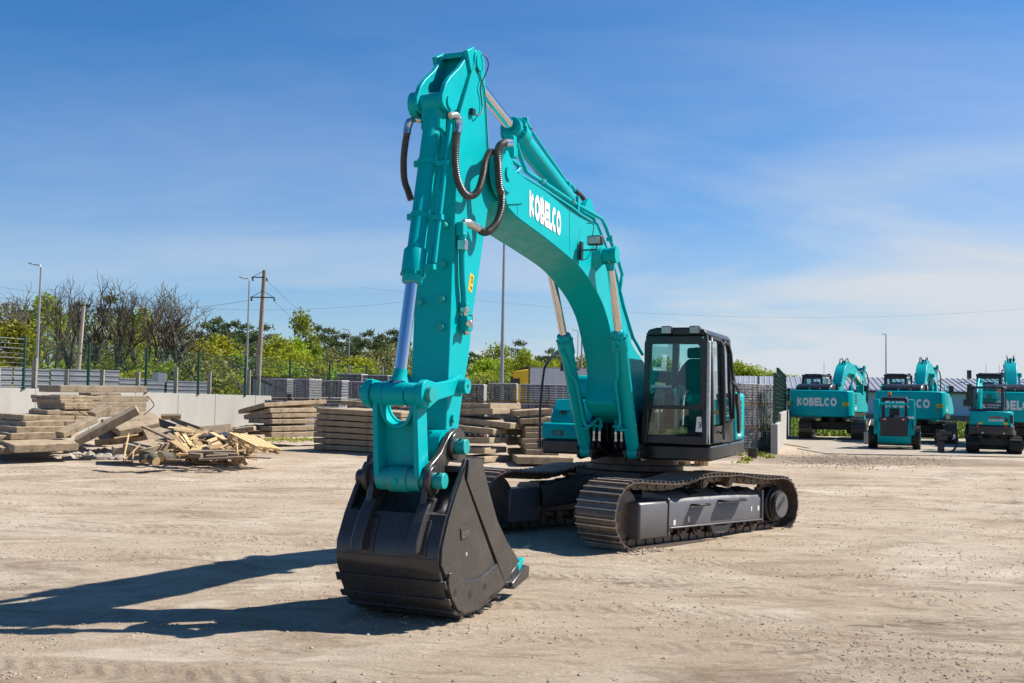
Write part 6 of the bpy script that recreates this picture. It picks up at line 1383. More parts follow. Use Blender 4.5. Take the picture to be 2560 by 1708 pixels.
b = MB(); b.span((0, 0, 0), (0, 0, 0)); b = MB(); b.add([sp(-.2, -.52, ze-.32), sp(L, -.52, ze-.32), sp(L, -.52, ze-.1), sp(-.2, -.52, ze-.1), sp(-.2, -.3, ze-.32), sp(L, -.3, ze-.32), sp(L, -.3, ze-.1), sp(-.2, -.3, ze-.1)], [(0, 1, 2, 3), (4, 5, 6, 7), (0, 1, 5, 4), (3, 2, 6, 7)]); b.build('eaves', M['plastic'], RF)
b = MB(); b.add([sp(0, -.02, .2), sp(L, -.02, .2), sp(L, -.02, .95), sp(0, -.02, .95)], [(0, 1, 2, 3)]); b.v += [tuple(Vector(x)-v*.03*1.0) for x in b.v]; b.f += [(4, 5, 6, 7), (3, 2, 6, 7)]; b.mi += [0, 0]; b.build('plinth', mat('grey plinth', (.17, .175, .18), .8), SH, smooth=0)
for px0, px1, y0, y1, m_, nm in ((2402, 2434, 999, 1015, 'plastic', 'window'), (1836, 1930, 985, 1040, 'dark', 'gate_opening'), (1975, 1996, 988, 1003, 'plastic', 'window'), (2050, 2085, 985, 1036, 'dark', 'gate_opening')):
    t0 = (at(px0, y0, 107).x-a.x)/u.x; t1 = (at(px1, y0, 107).x-a.x)/u.x; z0, z1 = at(px0, y1, 107).z, at(px0, y0, 107).z; f = MB(); f.add([sp(t0, -.06, z0), sp(t1, -.06, z0), sp(t1, -.06, z1), sp(t0, -.06, z1), sp(t0, .02, z0), sp(t1, .02, z0), sp(t1, .02, z1), sp(t0, .02, z1)], [(0, 1, 2, 3), (0, 1, 5, 4), (1, 2, 6, 5), (2, 3, 7, 6), (3, 0, 4, 7)]); f.build(nm, M['plastic'] if m_ == 'plastic' else mat('dark blue gate', (.04, .06, .10), .5), SH, smooth=0)
for px in (2060, 2465, 2498):
    p = at(px, 940, 114); b = MB(); b.cyl((p.x-SH.location.x, 114-SH.location.y, zr-.6), (p.x-SH.location.x, 114-SH.location.y, zr+1.2), .02, n=6); b.build('lightning_rod', M['wirem'], RF)
b = MB(); p = at(2423, 950, 113); b.box((p.x-SH.location.x, 113-SH.location.y, zr+.1), (.35, .35, .9)); b.build('roof_vent', M['plastic'], RF)
# ================================================================== trees
def leafmat(name, col, var=.35, trans=.35):
    m, n, b = newmat(name); out = n.n['Material Output']; v = n.coords('Object')
    g = n.new('ShaderNodeObjectInfo'); 
    f = n.noise(9, 3, .6, v); c = n.ramp(f, [(.28, tuple(x*(1-var) for x in col)), (.72, tuple(min(1, x*(1+var)) for x in col))])
    hsv = n.new('ShaderNodeHueSaturation'); n.link(c, hsv.inputs['Color']); n.link(n.math('MULTIPLY_ADD', g.outputs['Random'], .05), hsv.inputs['Hue']); hsv.inputs['Hue'].links[0].from_node.inputs[2].default_value = .475
    n.link(n.math('MULTIPLY_ADD', g.outputs['Random'], .4), hsv.inputs['Value']); hsv.inputs['Value'].links[0].from_node.inputs[2].default_value = .8
    n.link(hsv.outputs[0], b.inputs['Base Color']); b.inputs['Roughness'].default_value = .7; b.inputs['Specular IOR Level'].default_value = .25
    t = n.new('ShaderNodeBsdfTranslucent'); n.link(hsv.outputs[0], t.inputs[0]); mx = n.new('ShaderNodeMixShader'); mx.inputs[0].default_value = trans; n.link(b.outputs[0], mx.inputs[1]); n.link(t.outputs[0], mx.inputs[2]); n.link(mx.outputs[0], out.inputs[0]); return m
M['leaf_spring'] = leafmat('spring leaves', (.27, .32, .018)); M['leaf_green'] = leafmat('green leaves', (.19, .265, .026)); M['leaf_pine'] = leafmat('pine needles', (.105, .135, .05), .35, .3); M['leaf_olive'] = leafmat('budding twigs', (.17, .155, .05)); M['twig'] = leafmat('brown twigs', (.16, .12, .08), .3, .1)
def leaf(mb, c, s, rn, up=.4):
    n_ = Vector((rn.gauss(0, 1), rn.gauss(0, 1), rn.gauss(0, 1)+up)).normalized(); u = n_.orthogonal().normalized(); u = (u*math.cos(rn.uniform(0, 6))+n_.cross(u)*math.sin(rn.uniform(0, 6))).normalized(); w = n_.cross(u); a, b = s*rn.uniform(.6, 1.2), s*rn.uniform(.4, .8)
    o = len(mb.v); mb.v += [tuple(c-u*a), tuple(c+w*b), tuple(c+u*a), tuple(c-w*b)]; mb.f.append((o, o+1, o+2, o+3)); mb.mi.append(0)
def branch_tree(seed, n_main=6, spread=.5, depth=4, H=1.0, trunk_h=.3, r0=.018, up=.35, sub=3, thin=9, lowest=1):
    """limbs as tapered tubes in a unit tall tree; returns mesh and twig ends"""
    rn = random.Random(seed); mb = MB(); ends = []
    def grow(p, d, L, r, k):
        P = [p]; q = p; n_ = 4
        for i in range(n_):
            d = (d+Vector((rn.gauss(0, .16), rn.gauss(0, .16), rn.gauss(0, .10)+.06))).normalized(); q = q+d*L/n_; P.append(q)
        mb.tube(P, [r*(1-.45*i/n_) for i in range(n_+1)], 6 if k < 2 else (4 if k < 3 else 3), cap=False)
        if k >= depth: ends.append(q); return
        for i in range((sub if k < thin else 2) if k else n_main):
            a = rn.uniform(0, 2*PI); t = Vector((math.cos(a), math.sin(a), rn.uniform(-.1, .5))); nd = (d*rn.uniform(.7, 1.1)+t*spread*rn.uniform(.7, 1.4)+Vector((0, 0, up))).normalized()
            j = rn.choice(range(lowest if k == 0 else 1, n_+1)) if i else n_; grow(P[j], nd, L*rn.uniform(.58, .82), r*.62, k+1)
    grow(Vector((0, 0, 0)), Vector((rn.gauss(0, .06), rn.gauss(0, .06), 1)).normalized(), trunk_h, r0, 0)
    return mb, ends
def norm(mbs, H=1.0):
    zs = [v[2] for m_ in mbs for v in m_.v]; k = H/max(zs)
    for m_ in mbs: m_.v = [(x*k, y*k, z_*k) for x, y, z_ in m_.v]
PROTO = {}
def make_deciduous(seed, mleaf, nblob=14, nl=2600, wide=.34, low=.18, s=.020):
    rn = random.Random(seed); t = thing('leafy_tree', 'x y z w', 'tree')
    tr, ends = branch_tree(seed, 5, .5, 3, trunk_h=.30, r0=.022); cr = MB(); blobs = []
    for i in range(nblob):
        h = rn.uniform(low, .88); rr = wide*math.sin(PI*min(1, max(.12, (h-low*.4)/(1.02-low*.4))))**.6; a = rn.uniform(0, 2*PI); q = rr*rn.uniform(.1, .75); blobs.append((Vector((q*math.cos(a), q*math.sin(a), h)), rn.uniform(.09, .19)*(wide/.34)))
    blobs.append((Vector((0, 0, .9)), .10))
    for i in range(nl):
        c, r = rn.choice(blobs); d = Vector((rn.gauss(0, 1), rn.gauss(0, 1), rn.gauss(0, .8))).normalized(); leaf(cr, c+d*r*rn.random()**.45, s, rn)
    norm([cr]); tr.v = [(x*.8, y*.8, z_) for x, y, z_ in tr.v]; norm([tr], .82)
    tr.build('trunk', M['bark'], t, recalc=False); cr.build('crown', M[mleaf], t, smooth=0, recalc=False); return t
def make_pine(seed, nl=2600):
    rn = random.Random(seed); t = thing('pine_tree', 'x y z w', 'tree'); tr = MB(); cr = MB(); P = [Vector((rn.gauss(0, .008)*k, rn.gauss(0, .008)*k, k/6)) for k in range(7)]; tr.tube(P, [.017*(1-.8*k/6) for k in range(7)], 6)
    cl = []
    for i in range(30):
        h = rn.uniform(.30, .99); L = (.235*(1-h)**.7+.045)*rn.uniform(.55, 1.2); a = rn.uniform(0, 2*PI); b = Vector((0, 0, h-.02)); e = b+Vector((L*math.cos(a), L*math.sin(a), L*rn.uniform(-.05, .4))); tr.tube([b, (b+e)/2, e], [.006, .004, .002], 4, cap=False)
        for q in (.55, .85, 1.1): cl.append((b+(e-b)*q, rn.uniform(.032, .065)))
    cl.append((Vector((0, 0, .985)), .03)); cl.append((Vector((0, 0, .95)), .045))
    for i in range(nl):
        c, r = rn.choice(cl); d = Vector((rn.gauss(0, 1), rn.gauss(0, 1), rn.gauss(0, .6))).normalized(); leaf(cr, c+d*r*rn.random()**.4, .013, rn)
    norm([cr]); tr.build('trunk', M['bark_pine'], t, recalc=False); cr.build('crown', M['leaf_pine'], t, smooth=0, recalc=False); return t
def make_bare(seed):
    t = thing('bare_tree', 'x y z w', 'tree'); tr, ends = branch_tree(seed, 3, .62, 5, trunk_h=.46, r0=.030, up=.24, sub=3, thin=3, lowest=3); norm([tr]); tw = MB(); rn = random.Random(seed)
    k = 1.0
    for v_ in range(0): pass
    tr.build('trunk', M['bark'], t, recalc=False)
    zs = sorted(tr.v, key=lambda p: -p[2])
    for i in range(170):
        c = Vector(rn.choice(tr.v[len(tr.v)//3:])); 
        if c.z < .45: continue
        d = Vector((rn.gauss(0, .8), rn.gauss(0, .8), rn.gauss(.5, .6))).normalized(); tw.tube([c, c+d*.035, c+d*.065+Vector((rn.gauss(0, .012), rn.gauss(0, .012), .012))], [.0018, .0013, .0007], 3, cap=False)
    tw.build('twigs', M['bark'], t, smooth=0, recalc=False); return t
def make_shrub(seed, mleaf, nl=1800, twig=True):
    rn = random.Random(seed); t = thing('bush', 'x y z w', 'bush'); cr = MB(); bl = []
    for i in range(12): a = rn.uniform(0, 6.3); q = rn.uniform(0, .42); bl.append((Vector((q*math.cos(a), q*math.sin(a), rn.uniform(.12, .8)*(1-q*.7))), rn.uniform(.13, .24)))
    for i in range(nl):
        c, r = rn.choice(bl); d = Vector((rn.gauss(0, 1), rn.gauss(0, 1), rn.gauss(0, 1))).normalized(); p_ = c+d*r*rn.random()**.4
        if p_.z > 0: leaf(cr, p_, .026, rn)
    norm([cr]); tr, e = branch_tree(seed, 6, .8, 2, trunk_h=.18, r0=.02); norm([tr], .8); tr.build('stems', M['bark'], t, recalc=False); cr.build('leaves', M[mleaf], t, smooth=0, recalc=False); return t
protos = {
 'spring': [make_deciduous(1, 'leaf_spring'), make_deciduous(2, 'leaf_spring', 18, 3000, .30), make_deciduous(3, 'leaf_spring', 12, 2400, .40)],
 'green': [make_deciduous(11, 'leaf_green', 16, 3000, .33), make_deciduous(12, 'leaf_green', 20, 3000, .26, .12)],
 'olive': [make_deciduous(21, 'leaf_olive', 16, 1900, .34, .15, .016), make_deciduous(22, 'leaf_olive', 14, 1700, .30, .15, .016)],
 'pine': [make_pine(31), make_pine(32), make_pine(33), make_pine(34)],
 'bare': [make_bare(41), make_bare(42), make_bare(43), make_bare(44)],
 'bush': [make_shrub(51, 'leaf_spring'), make_shrub(52, 'leaf_green'), make_shrub(53, 'leaf_spring')],
 'brush': [make_shrub(61, 'leaf_olive', 1400), make_shrub(62, 'twig', 1400)]}
for k in protos:
    for o in protos[k]: freeze(o)
used = set(); cnt = {}
GRP = {'pine': 'dark pines at the back', 'bare': 'leafless trees on the left', 'spring': 'spring green trees', 'green': 'fresh green trees', 'olive': 'budding olive trees', 'bush': 'green bushes along the fence', 'brush': 'brown brush along the fence'}
def plant(kind, px, ytop, Y, wide, lab):
    i = cnt.get(kind, 0); cnt[kind] = i+1; pr = protos[kind][i % len(protos[kind])]
    q = at(px, ytop, Y); H = q.z-.3; loc = (q.x, Y, .25); sc_ = (H*wide, H*wide, H)
    if pr.name in used: o = dup(pr)
    else: o = pr; used.add(pr.name)
    o.location = loc; o.scale = sc_; o.rotation_euler = (0, 0, (i*2.399) % 6.28); tag(o, lab, 'bush' if kind in ('bush', 'brush') else 'tree', GRP[kind]); return o
for px, yt, w, lab in ((58, 700, 1.3, 'leafless tree with forked top behind the far left lamp post'), (150, 706, .9, 'leafless tree between the lamp post and the short leaning pole'), (188, 688, .8, 'slim leafless tree straight behind the short leaning pole'), (238, 684, 1.1, 'tallest leafless tree, right of the short leaning pole'), (302, 695, 1.0, 'leafless tree above the small distant lamp post'), (348, 692, .85, 'slender curved leafless tree in the middle of the bare row'), (398, 698, 1.1, 'leafless tree with dense twigs second from the right of the bare row'), (462, 712, 1.45, 'broad leafless tree at the right end of the bare row'), (430, 715, .8, 'thin leafless tree squeezed between the two rightmost bare ones')): plant('bare', px, yt, 80+(px % 5), w*1.0, lab)
for px, yt, lab in ((194, 748, 'dark pine behind the short leaning pole'), (280, 730, 'dark pine among the bare trees right of the tallest'), (240, 825, 'low pine under the tallest leafless tree'), (418, 815, 'dark pine behind the dense twigged bare tree'), (330, 800, 'low dark pine behind the small distant lamp post'), (514, 800, 'leftmost pine right of the bare trees'), (548, 788, 'pine with forked top left of the slim lamp post'), (583, 796, 'pine just left of the slim lamp post'), (612, 804, 'pine between the slim lamp post and the power pole'), (664, 806, 'spindly pine right of the power pole'), (636, 826, 'low pine behind the power pole foot'), (800, 808, 'pine touching the tall green tree on its right'), (828, 816, 'pine second to the right of the tall green tree'), (861, 828, 'round pine behind the distant lamp post'), (893, 836, 'low pine right of the distant lamp post'), (922, 820, 'pointed pine midway to the bucket cylinder'), (953, 830, 'pine left of the bucket cylinder rod'), (985, 818, 'tall pine close to the bucket cylinder rod'), (1002, 822, 'pine half hidden by the bucket cylinder rod'), (1180, 876, 'dark pine just right of the arm'), (1198, 884, 'small pine second right of the arm'), (1298, 846, 'tall pine above the yellow lorry'), (1349, 886, 'low pine above the white trailer'), (1378, 866, 'pine above the handrail'), (1398, 872, 'pine between handrail and left boom cylinder'), (1425, 890, 'low pine behind the left boom cylinder'), (452, 805, 'low pine behind the broad bare tree'), (500, 830, 'small pine near the bare row right end'), (760, 850, 'pine hidden low behind the tall green tree'), (700, 850, 'low pine left of the tall green tree')): plant('pine', px, yt, 150+(px*7 % 31), 1.15, lab)
for kind, px, yt, Y, w, lab in (('spring', 115, 728, 92, .95, 'bright green tree with full crown behind the far left lamp post'), ('spring', 40, 796, 84, 1.3, 'yellow green bushy tree at the left border'), ('olive', 20, 750, 110, 1.2, 'olive budding tree at the left border'), ('olive', 170, 838, 100, 1.2, 'olive budding tree behind the short leaning pole'), ('olive', 240, 850, 98, 1.3, 'olive budding tree under the tallest leafless tree'), ('green', 330, 762, 112, .8, 'green tree glimpsed through the bare row'), ('spring', 362, 765, 116, .8, 'pale spring tree behind the slender curved bare tree'), ('spring', 545, 832, 96, 1.35, 'light green round tree left of the slim lamp post'), ('spring', 505, 842, 92, 1.2, 'light green tree at the foot of the broad bare tree'), ('green', 590, 880, 88, 1.3, 'small green tree behind the slim lamp post foot'), ('green', 758, 768, 120, .78, 'tall green tree standing above all others mid left'), ('spring', 700, 832, 104, 1.2, 'yellow green round tree right of the power pole'), ('spring', 735, 838, 108, 1.1, 'yellow green tree at the left foot of the tall green tree'), ('green', 790, 852, 106, 1.0, 'green tree at the right foot of the tall green tree'), ('olive', 820, 868, 112, 1.2, 'olive budding tree below the pines beside the distant lamp post'), ('olive', 930, 870, 112, 1.2, 'pale olive tree midway to the bucket cylinder'), ('olive', 985, 856, 104, 1.1, 'olive green tree left of the bucket cylinder rod'), ('spring', 890, 886, 96, 1.5, 'yellow green bushy tree right of the distant lamp post'), ('spring', 1255, 852, 104, 1.0, 'large light green tree behind the thick lamp post'), ('spring', 1312, 868, 100, 1.0, 'light green tree left above the yellow lorry'), ('spring', 1215, 890, 100, 1.3, 'light green tree right of the arm'), ('spring', 1385, 894, 100, 1.3, 'light green tree above the trailer by the handrail'), ('spring', 1466, 880, 100, 1.1, 'light green tree seen through the gap beside the boom'), ('spring', 1545, 895, 110, 1.6, 'light green tree behind the boom foot'), ('spring', 1650, 890, 120, 2.0, 'light green tree seen through the cab windows'), ('spring', 1848, 897, 140, 1.0, 'upright light green tree right of the cab roof'), ('spring', 1868, 906, 138, 1.4, 'second light green tree right of the cab roof'), ('spring', 1894, 918, 140, 1.8, 'low light green tree behind the shed roof left'), ('spring', 1942, 928, 142, 2.2, 'low light green tree behind the mesh panels'), ('spring', 1978, 934, 142, 2.4, 'low light green tree right of the mesh panels')): plant(kind, px, yt, Y, w, lab)
bushes = [(5, 872), (40, 850), (85, 880), (130, 892), (160, 900), (225, 886), (258, 868), (285, 890), (320, 884), (352, 895), (395, 888), (430, 870), (455, 880), (480, 862), (520, 905), (545, 912), (568, 900), (600, 920), (660, 905), (690, 918), (722, 890), (750, 905), (780, 912), (805, 895), (838, 905), (868, 915), (898, 908), (930, 900), (962, 905), (990, 900), (1180, 918), (1205, 925), (1235, 915), (1262, 920)]
LMK = [(0, 'the left border'), (50, 'the leftmost green fence post'), (90, 'the far left lamp post'), (165, 'the bright green tree'), (190, 'the short leaning pole'), (240, 'the second green fence post'), (289, 'the small distant lamp post'), (358, 'the third green fence post'), (410, 'the step of the sheet fence'), (490, 'the fourth green fence post'), (515, 'the pale crossarm post'), (560, 'the rusty gate'), (615, 'the slim lamp post'), (650, 'the power pole'), (705, 'the braced pale post'), (757, 'the tall green tree'), (820, 'the back row of pavers'), (870, 'the distant lamp post'), (955, 'the bucket cylinder rod'), (1160, 'the arm'), (1225, 'the boom'), (1254, 'the thick lamp post')]; seen_ = set()
for i, (px, yt) in enumerate(bushes):
    kind = 'brush' if i % 3 == 1 else 'bush'
    lm = min(LMK, key=lambda q: abs(q[0]-px)); txt = '%s %s %s of %s' % ('low' if yt > 900 else 'tall', 'tangled brown brush' if kind == 'brush' else 'fresh green bush', 'just right' if px >= lm[0] else 'just left', lm[1])
    if txt in seen_: txt += ', the farther one out'
    if txt in seen_: txt = 'another '+txt
    seen_.add(txt); plant(kind, px, yt+(22 if px < 480 else 6), 76+(i*5 % 9), 1.35, txt)
# the wood behind, which reads as one mass
wd = MB(); Rw = random.Random(77); tk = MB()
def wood_top(px):
    pts = [(-100, 770), (0, 770), (120, 778), (250, 792), (400, 802), (470, 815), (520, 840), (600, 835), (700, 860), (800, 850), (1000, 850), (1200, 895), (1400, 905), (1600, 915)]
    for (a, b), (c, d_) in zip(pts, pts[1:]):
        if a <= px <= c: return b+(d_-b)*(px-a)/(c-a)
    return 915
for i in range(26000):
    px = Rw.uniform(-60, 1560); Y = Rw.uniform(168, 205); yt = wood_top(px)+14*mnoise.noise((px*.03, 2, 0))+10*mnoise.noise((px*.11, 5, 0)); q = at(px, yt, Y); zt = q.z; k_ = Rw.random()**.8; z_ = .3+(zt-.3)*k_
    leaf(wd, Vector((q.x+Rw.uniform(-.5, .5), Y, z_)), .34, Rw)
for i in range(150):
    px = Rw.uniform(-60, 1560); Y = Rw.uniform(165, 172); q = at(px, wood_top(px)+30, Y); wd.tube([(q.x, Y, .3), (q.x+Rw.uniform(-.3, .3), Y, q.z)], [.16, .05], 5, cap=False)
tag(wd.build('woodland', leafmat('far woodland', (.15, .172, .058), .45, .15), smooth=0, recalc=False), 'far dense mixed wood closing the view behind the single trees', 'woodland', kind='stuff')
# weeds
wp = MB(); Rq = random.Random(4)
def tuft(c, h, w, n_):
    for k in range(n_): leaf(wp, Vector(c)+Vector((Rq.gauss(0, w), Rq.gauss(0, w*.6), abs(Rq.gauss(0, h)))), .045, Rq)
for px, py, h, w, n_ in ((1846, 1140, .07, .09, 70), (1868, 1152, .07, .09, 70), (1905, 1142, .08, .12, 80), (1925, 1146, .07, .10, 60), (1850, 1158, .04, .12, 40), (372, 1138, .06, .05, 40)):
    c = ground(px, py); tuft(c, h, w, n_)
for i in range(500): c = ground(Rq.uniform(610, 790), 1101+Rq.gauss(0, 2.5)); leaf(wp, c+Vector((0, 0, Rq.uniform(.0, .06))), .05, Rq)
tag(wp.build('weeds', M['leaf_spring'], smooth=0, recalc=False), 'small green weeds growing at the foot of stacks and wall', 'weeds', kind='stuff')
for k in protos:
    for o in protos[k]: assert o.name in used or bpy.data.objects.remove(o) is None
# ================================================================== parked machines at the back right
def sub(mb, name, m, parent, **k): return mb.build(name, M[m] if isinstance(m, str) else m, parent, **k)
def simple_track(root, y, L, h, w, rot, nshoe=44, m='under_black', bm='track_steel'):
    r = h/2; P = []
    for i in range(9): a = -PI/2+PI*i/8; P.append((L/2-r+r*math.cos(a), r+r*math.sin(a)))
    for i in range(9): a = PI/2+PI*i/8; P.append((-L/2+r+r*math.cos(a), r+r*math.sin(a)))
    P = [Vector((a, 0, b)) for a, b in P]; Q = resample(P+[P[0]], (2*(L-h)+PI*h)/nshoe); b = MB()
    for a, c in zip(Q, Q[1:]+[Q[0]]):
        t = (c-a); l_ = t.length
        if l_ < .02: continue
        t.normalize(); n_ = Vector((t.z, 0, -t.x)); R3 = Matrix((t, Vector((0, 1, 0)), n_)).transposed(); mid = (a+c)/2; b.box((mid.x, y, mid.z), (l_*.92, w, .035), R3); e = mid+n_*.03; b.box((e.x, y, e.z), (l_*.25, w, .03), R3)
    o = sub(b, 'crawler_track', bm, root); o.rotation_euler = (0, 0, rot)
    b = MB(); b.span((-L/2+r*.9, y-w*.32, h*.25), (L/2-r*.9, y+w*.38, h*.72)); f = sub(b, 'side_frame', m, o, bevel=.03)
    b = MB(); b.cyl((-L/2+r, y-w*.36, r), (-L/2+r, y+w*.42, r), r*.72, n=20); sub(b, 'sprocket', m, o); b = MB(); b.cyl((L/2-r, y-w*.36, r), (L/2-r, y+w*.36, r), r*.78, n=20); sub(b, 'idler', m, o)
    return o
def rear_excavator(lab, loc, yaw, urot):
    """20 t crawler excavator, forward = +x, folded boom"""
    t = thing('excavator', lab, 'excavator', loc, yaw, 'teal excavators parked in a row')
    for s in (-1, 1): simple_track(t, s*1.19, 4.1, .90, .60, urot)
    b = MB(); b.box((0, 0, .62), (1.3, 1.9, .40)); b.cyl((0, 0, .8), (0, 0, 1.06), .62, n=28); o = sub(b, 'car_body', 'under_black', t, bevel=.03); o.rotation_euler = (0, 0, urot)
    b = MB(); b.prism([(1.3, -1.25), (1.3, 1.3), (-1.9, 1.38), (-1.9, -1.38)], 1.06, 1.28, 'z'); sub(b, 'upper_frame', 'black', t, bevel=.02)
    b = MB(); pts = [(-1.75, -1.48), (-1.75, 1.48), (-2.25, 1.48), (-2.55, 1.36), (-2.72, 1.0), (-2.80, .35), (-2.80, -.35), (-2.72, -1.0), (-2.55, -1.36), (-2.25, -1.48)]; b.prism(pts, 1.06, 2.30, 'z'); cw = sub(b, 'counterweight', 'teal', t, bevel=.09, seg=4, smooth=50)
    b = MB(); lettering(b, 'KOBELCO', (-2.815, .98-.02, 1.56), (0, -1, 0), Vector((0, 0, 1))*.39, .26, .10, 0, 1.86, lift=.001, nrm=(-1, 0, 0)); 
    b.v = [((-2.806-.0-( -2.815-x)) if abs(y) < .35 else (-2.806+(abs(y)-.35)*.123-(-2.815-x)), y, z_) for x, y, z_ in b.v]; sub(b, 'lettering', 'white', cw, smooth=0)
    for y0, y1 in ((1.30, 1.47), (-1.18, -1.43)):
        b = MB(); f = lambda y: -2.815+(max(0, abs(y)-1.0)*.39)+.0; b.add([(f(y0)-.005, y0, 1.60), (f(y1)-.005, y1, 1.60), (f(y1)-.005, y1, 1.75), (f(y0)-.005, y0, 1.75), (f(y0)+.02, y0, 1.60), (f(y1)+.02, y1, 1.60), (f(y1)+.02, y1, 1.75), (f(y0)+.02, y0, 1.75)], [(0, 1, 2, 3), (4, 5, 6, 7), (0, 1, 5, 4), (1, 2, 6, 5), (2, 3, 7, 6), (3, 0, 4, 7)]); st = sub(b, 'warning_sticker', 'yellow', cw)
        b = MB(); yy0 = y0+(y1-y0)*.2; yy1 = y0+(y1-y0)*.5; g_ = lambda y: f(y)-.012; b.tube([(g_(yy0), yy0, 1.63), (g_((yy0+yy1)/2), (yy0+yy1)/2, 1.72), (g_(yy1), yy1, 1.63)], .008, 4, closed=True); ya, yb = y0+(y1-y0)*.6, y0+(y1-y0)*.9; b.tube([(g_(ya), ya, 1.65), (g_(yb), yb, 1.65), (g_(yb), yb, 1.71)], .012, 4); sub(b, 'sticker_print', 'stickerdark', st)
        b = MB(); ym = (y0*.75+y1*.25); b.cyl((f(ym)-.015, ym, 1.51), (f(ym)+.02, ym, 1.51), .04, n=12); sub(b, 'reflector', 'red', cw)
    for s in (-1, 1):
        b = MB(); b.prism([(-1.75, 1.28), (-1.75, 2.22), (-.5, 2.22), (.2 if s < 0 else -.6, 2.05), (.9 if s < 0 else -.6, 1.6), (.95 if s < 0 else -.6, 1.28)], s*1.0, s*1.45); sdo = sub(b, 'side_door', 'teal', t, bevel=.04, seg=3)
        b = MB()
        for k in range(4): b.span((-1.60, s*1.452, 1.70+k*.12), (-1.25, s*1.456, 1.77+k*.12))
        sub(b, 'vent', 'black', sdo)
        b = MB(); b.span((-1.6, s*1.452, 1.40), (-1.30, s*1.455, 1.54)); st = sub(b, 'sticker', 'white', sdo)
    b = MB(); b.prism([(-1.2, 2.22), (-1.35, 2.46), (-1.5, 2.60), (-2.0, 2.62), (-2.3, 2.50), (-2.45, 2.31), (-1.75, 2.30)], -.55, 1.15); sub(b, 'engine_hood', 'black', t, bevel=.10, seg=4)
    b = MB(); b.span((-1.75, -1.0, 1.28), (.2, 1.0, 2.2)); sub(b, 'engine_bay', 'plastic', t)
    b = MB(); b.tube([(-2.5, .45, 2.29), (-2.5, .45, 2.42)], .03, 8); b.tube([(-2.5, -.5, 2.29), (-2.5, -.5, 2.42)], .03, 8); sub(b, 'lifting_eye', 'teal', cw)
    b = MB(); b.box((-2.55, -.0, 2.36), (.16, .20, .10)); sub(b, 'camera_housing', 'black', cw, bevel=.03)
    b = MB(); b.tube(catmull([(-1.4, -.55, 2.2), (-1.4, -.55, 2.45), (-1.5, -.55, 2.55)], 4), .07, 10); sub(b, 'exhaust_pipe', 'black', t)
    b = MB(); x0, x1, y0, y1, z0, z1 = -.55, 1.25, .40, 1.40, 1.28, 3.02
    for x in (x0+.07, x1-.05):
        for y in (y0+.05, y1-.05): post(b, (x, y, z0), (x+(.04 if x < 0 else -.06), y, z1), .13, .10)
    b.span((x0, y0, z0), (x0+.1, y1, 2.30)); b.span((x0, y0, z0), (x1, y0+.05, 2.0)); b.span((x0, y1-.05, z0), (x1, y1, 1.75)); b.span((x0+.05, y0, z1-.14), (x0+.14, y1, z1)); b.span((x0, y1-.05, 1.7), (x0+.5, y1, z1-.05)); b.span((x0+.6, y1-.05, z0), (x0+.7, y1, z1)); cb_ = sub(b, 'cab', 'black', t, bevel=.03)
    b = MB(); b.span((x0+.02, y0-.02, z1), (x1-.08, y1+.02, z1+.07)); b.span((x0+.1, y0+.1, z1+.07), (x1-.3, y1-.1, z1+.11)); sub(b, 'roof', 'black', cb_, bevel=.03)
    for nm, q in (('rear_window', [(x0+.05, y0+.1, 2.3), (x0+.05, y1-.1, 2.3), (x0+.1, y1-.1, z1-.14), (x0+.1, y0+.1, z1-.14)]), ('windshield', [(x1-.04, y0+.1, z0+.1), (x1-.04, y1-.1, z0+.1), (x1-.1, y1-.1, z1-.1), (x1-.1, y0+.1, z1-.1)]), ('side_window', [(x0+.1, y0+.02, 2.0), (x1-.1, y0+.02, 2.0), (x1-.14, y0+.02, z1-.1), (x0+.14, y0+.02, z1-.1)]), ('door_window', [(x0+.5, y1-.02, 1.75), (x1-.1, y1-.02, 1.75), (x1-.14, y1-.02, z1-.1), (x0+.5, y1-.02, z1-.1)])):
        b = MB(); b.add(q, [(0, 1, 2, 3)]); b.build(nm, M['glass'], cb_, smooth=0, recalc=False)
    b = MB(); b.prism([(.1, 1.3), (.6, 1.3), (.6, 1.95), (.25, 2.0), (.12, 2.75), (0, 2.75)], .68, 1.15); sub(b, 'seat', 'seat', cb_, bevel=.06)
    for s in (-1, 1):
        b = MB(); b.tube(catmull([(-1.6, s*1.35, 2.2), (-1.6, s*1.36, 2.5), (-1.5, s*1.36, 2.55), (-.7, s*1.36, 2.55), (-.6, s*1.36, 2.5), (-.6, s*1.35, 2.2)], 3), .018, 6); sub(b, 'handrail', 'teal', t)
    b = MB(); b.tube(catmull([(1.1, 1.42, 1.9), (1.15, 1.62, 2.2), (1.15, 1.66, 2.6)], 4), .02, 6); b.box((1.12, 1.70, 2.5), (.07, .20, .34)); sub(b, 'mirror', 'black', t, bevel=.02)
    for y in (.55, 1.25):
        b = MB(); b.box((1.2, y, 3.12), (.10, .16, .12)); sub(b, 'roof_lamp', 'black', cb_, bevel=.02)
    # boom: rises, bends and comes forward and down
    def ribpoly(c, w): # centre line (x,z,half depth) -> outline
        up_, dn = [], []
        for i, (x, z_, h) in enumerate(c):
            a = c[max(0, i-1)]; e = c[min(len(c)-1, i+1)]; d_ = Vector((e[0]-a[0], e[1]-a[1])).normalized(); up_.append((x-d_.y*h, z_+d_.x*h)); dn.append((x+d_.y*h, z_-d_.x*h))
        return up_+dn[::-1]
    cl_ = [(.15, 1.75, .14), (.5, 2.2, .20), (1.2, 3.02, .26), (1.55, 3.34, .28), (2.0, 3.50, .28), (2.6, 3.47, .26), (5.2, 2.96, .12)]
    b = MB(); b.prism(ribpoly(cl_, 0), -.24, .24); bm_ = sub(b, 'boom', 'teal', t, bevel=.02)
    b = MB()
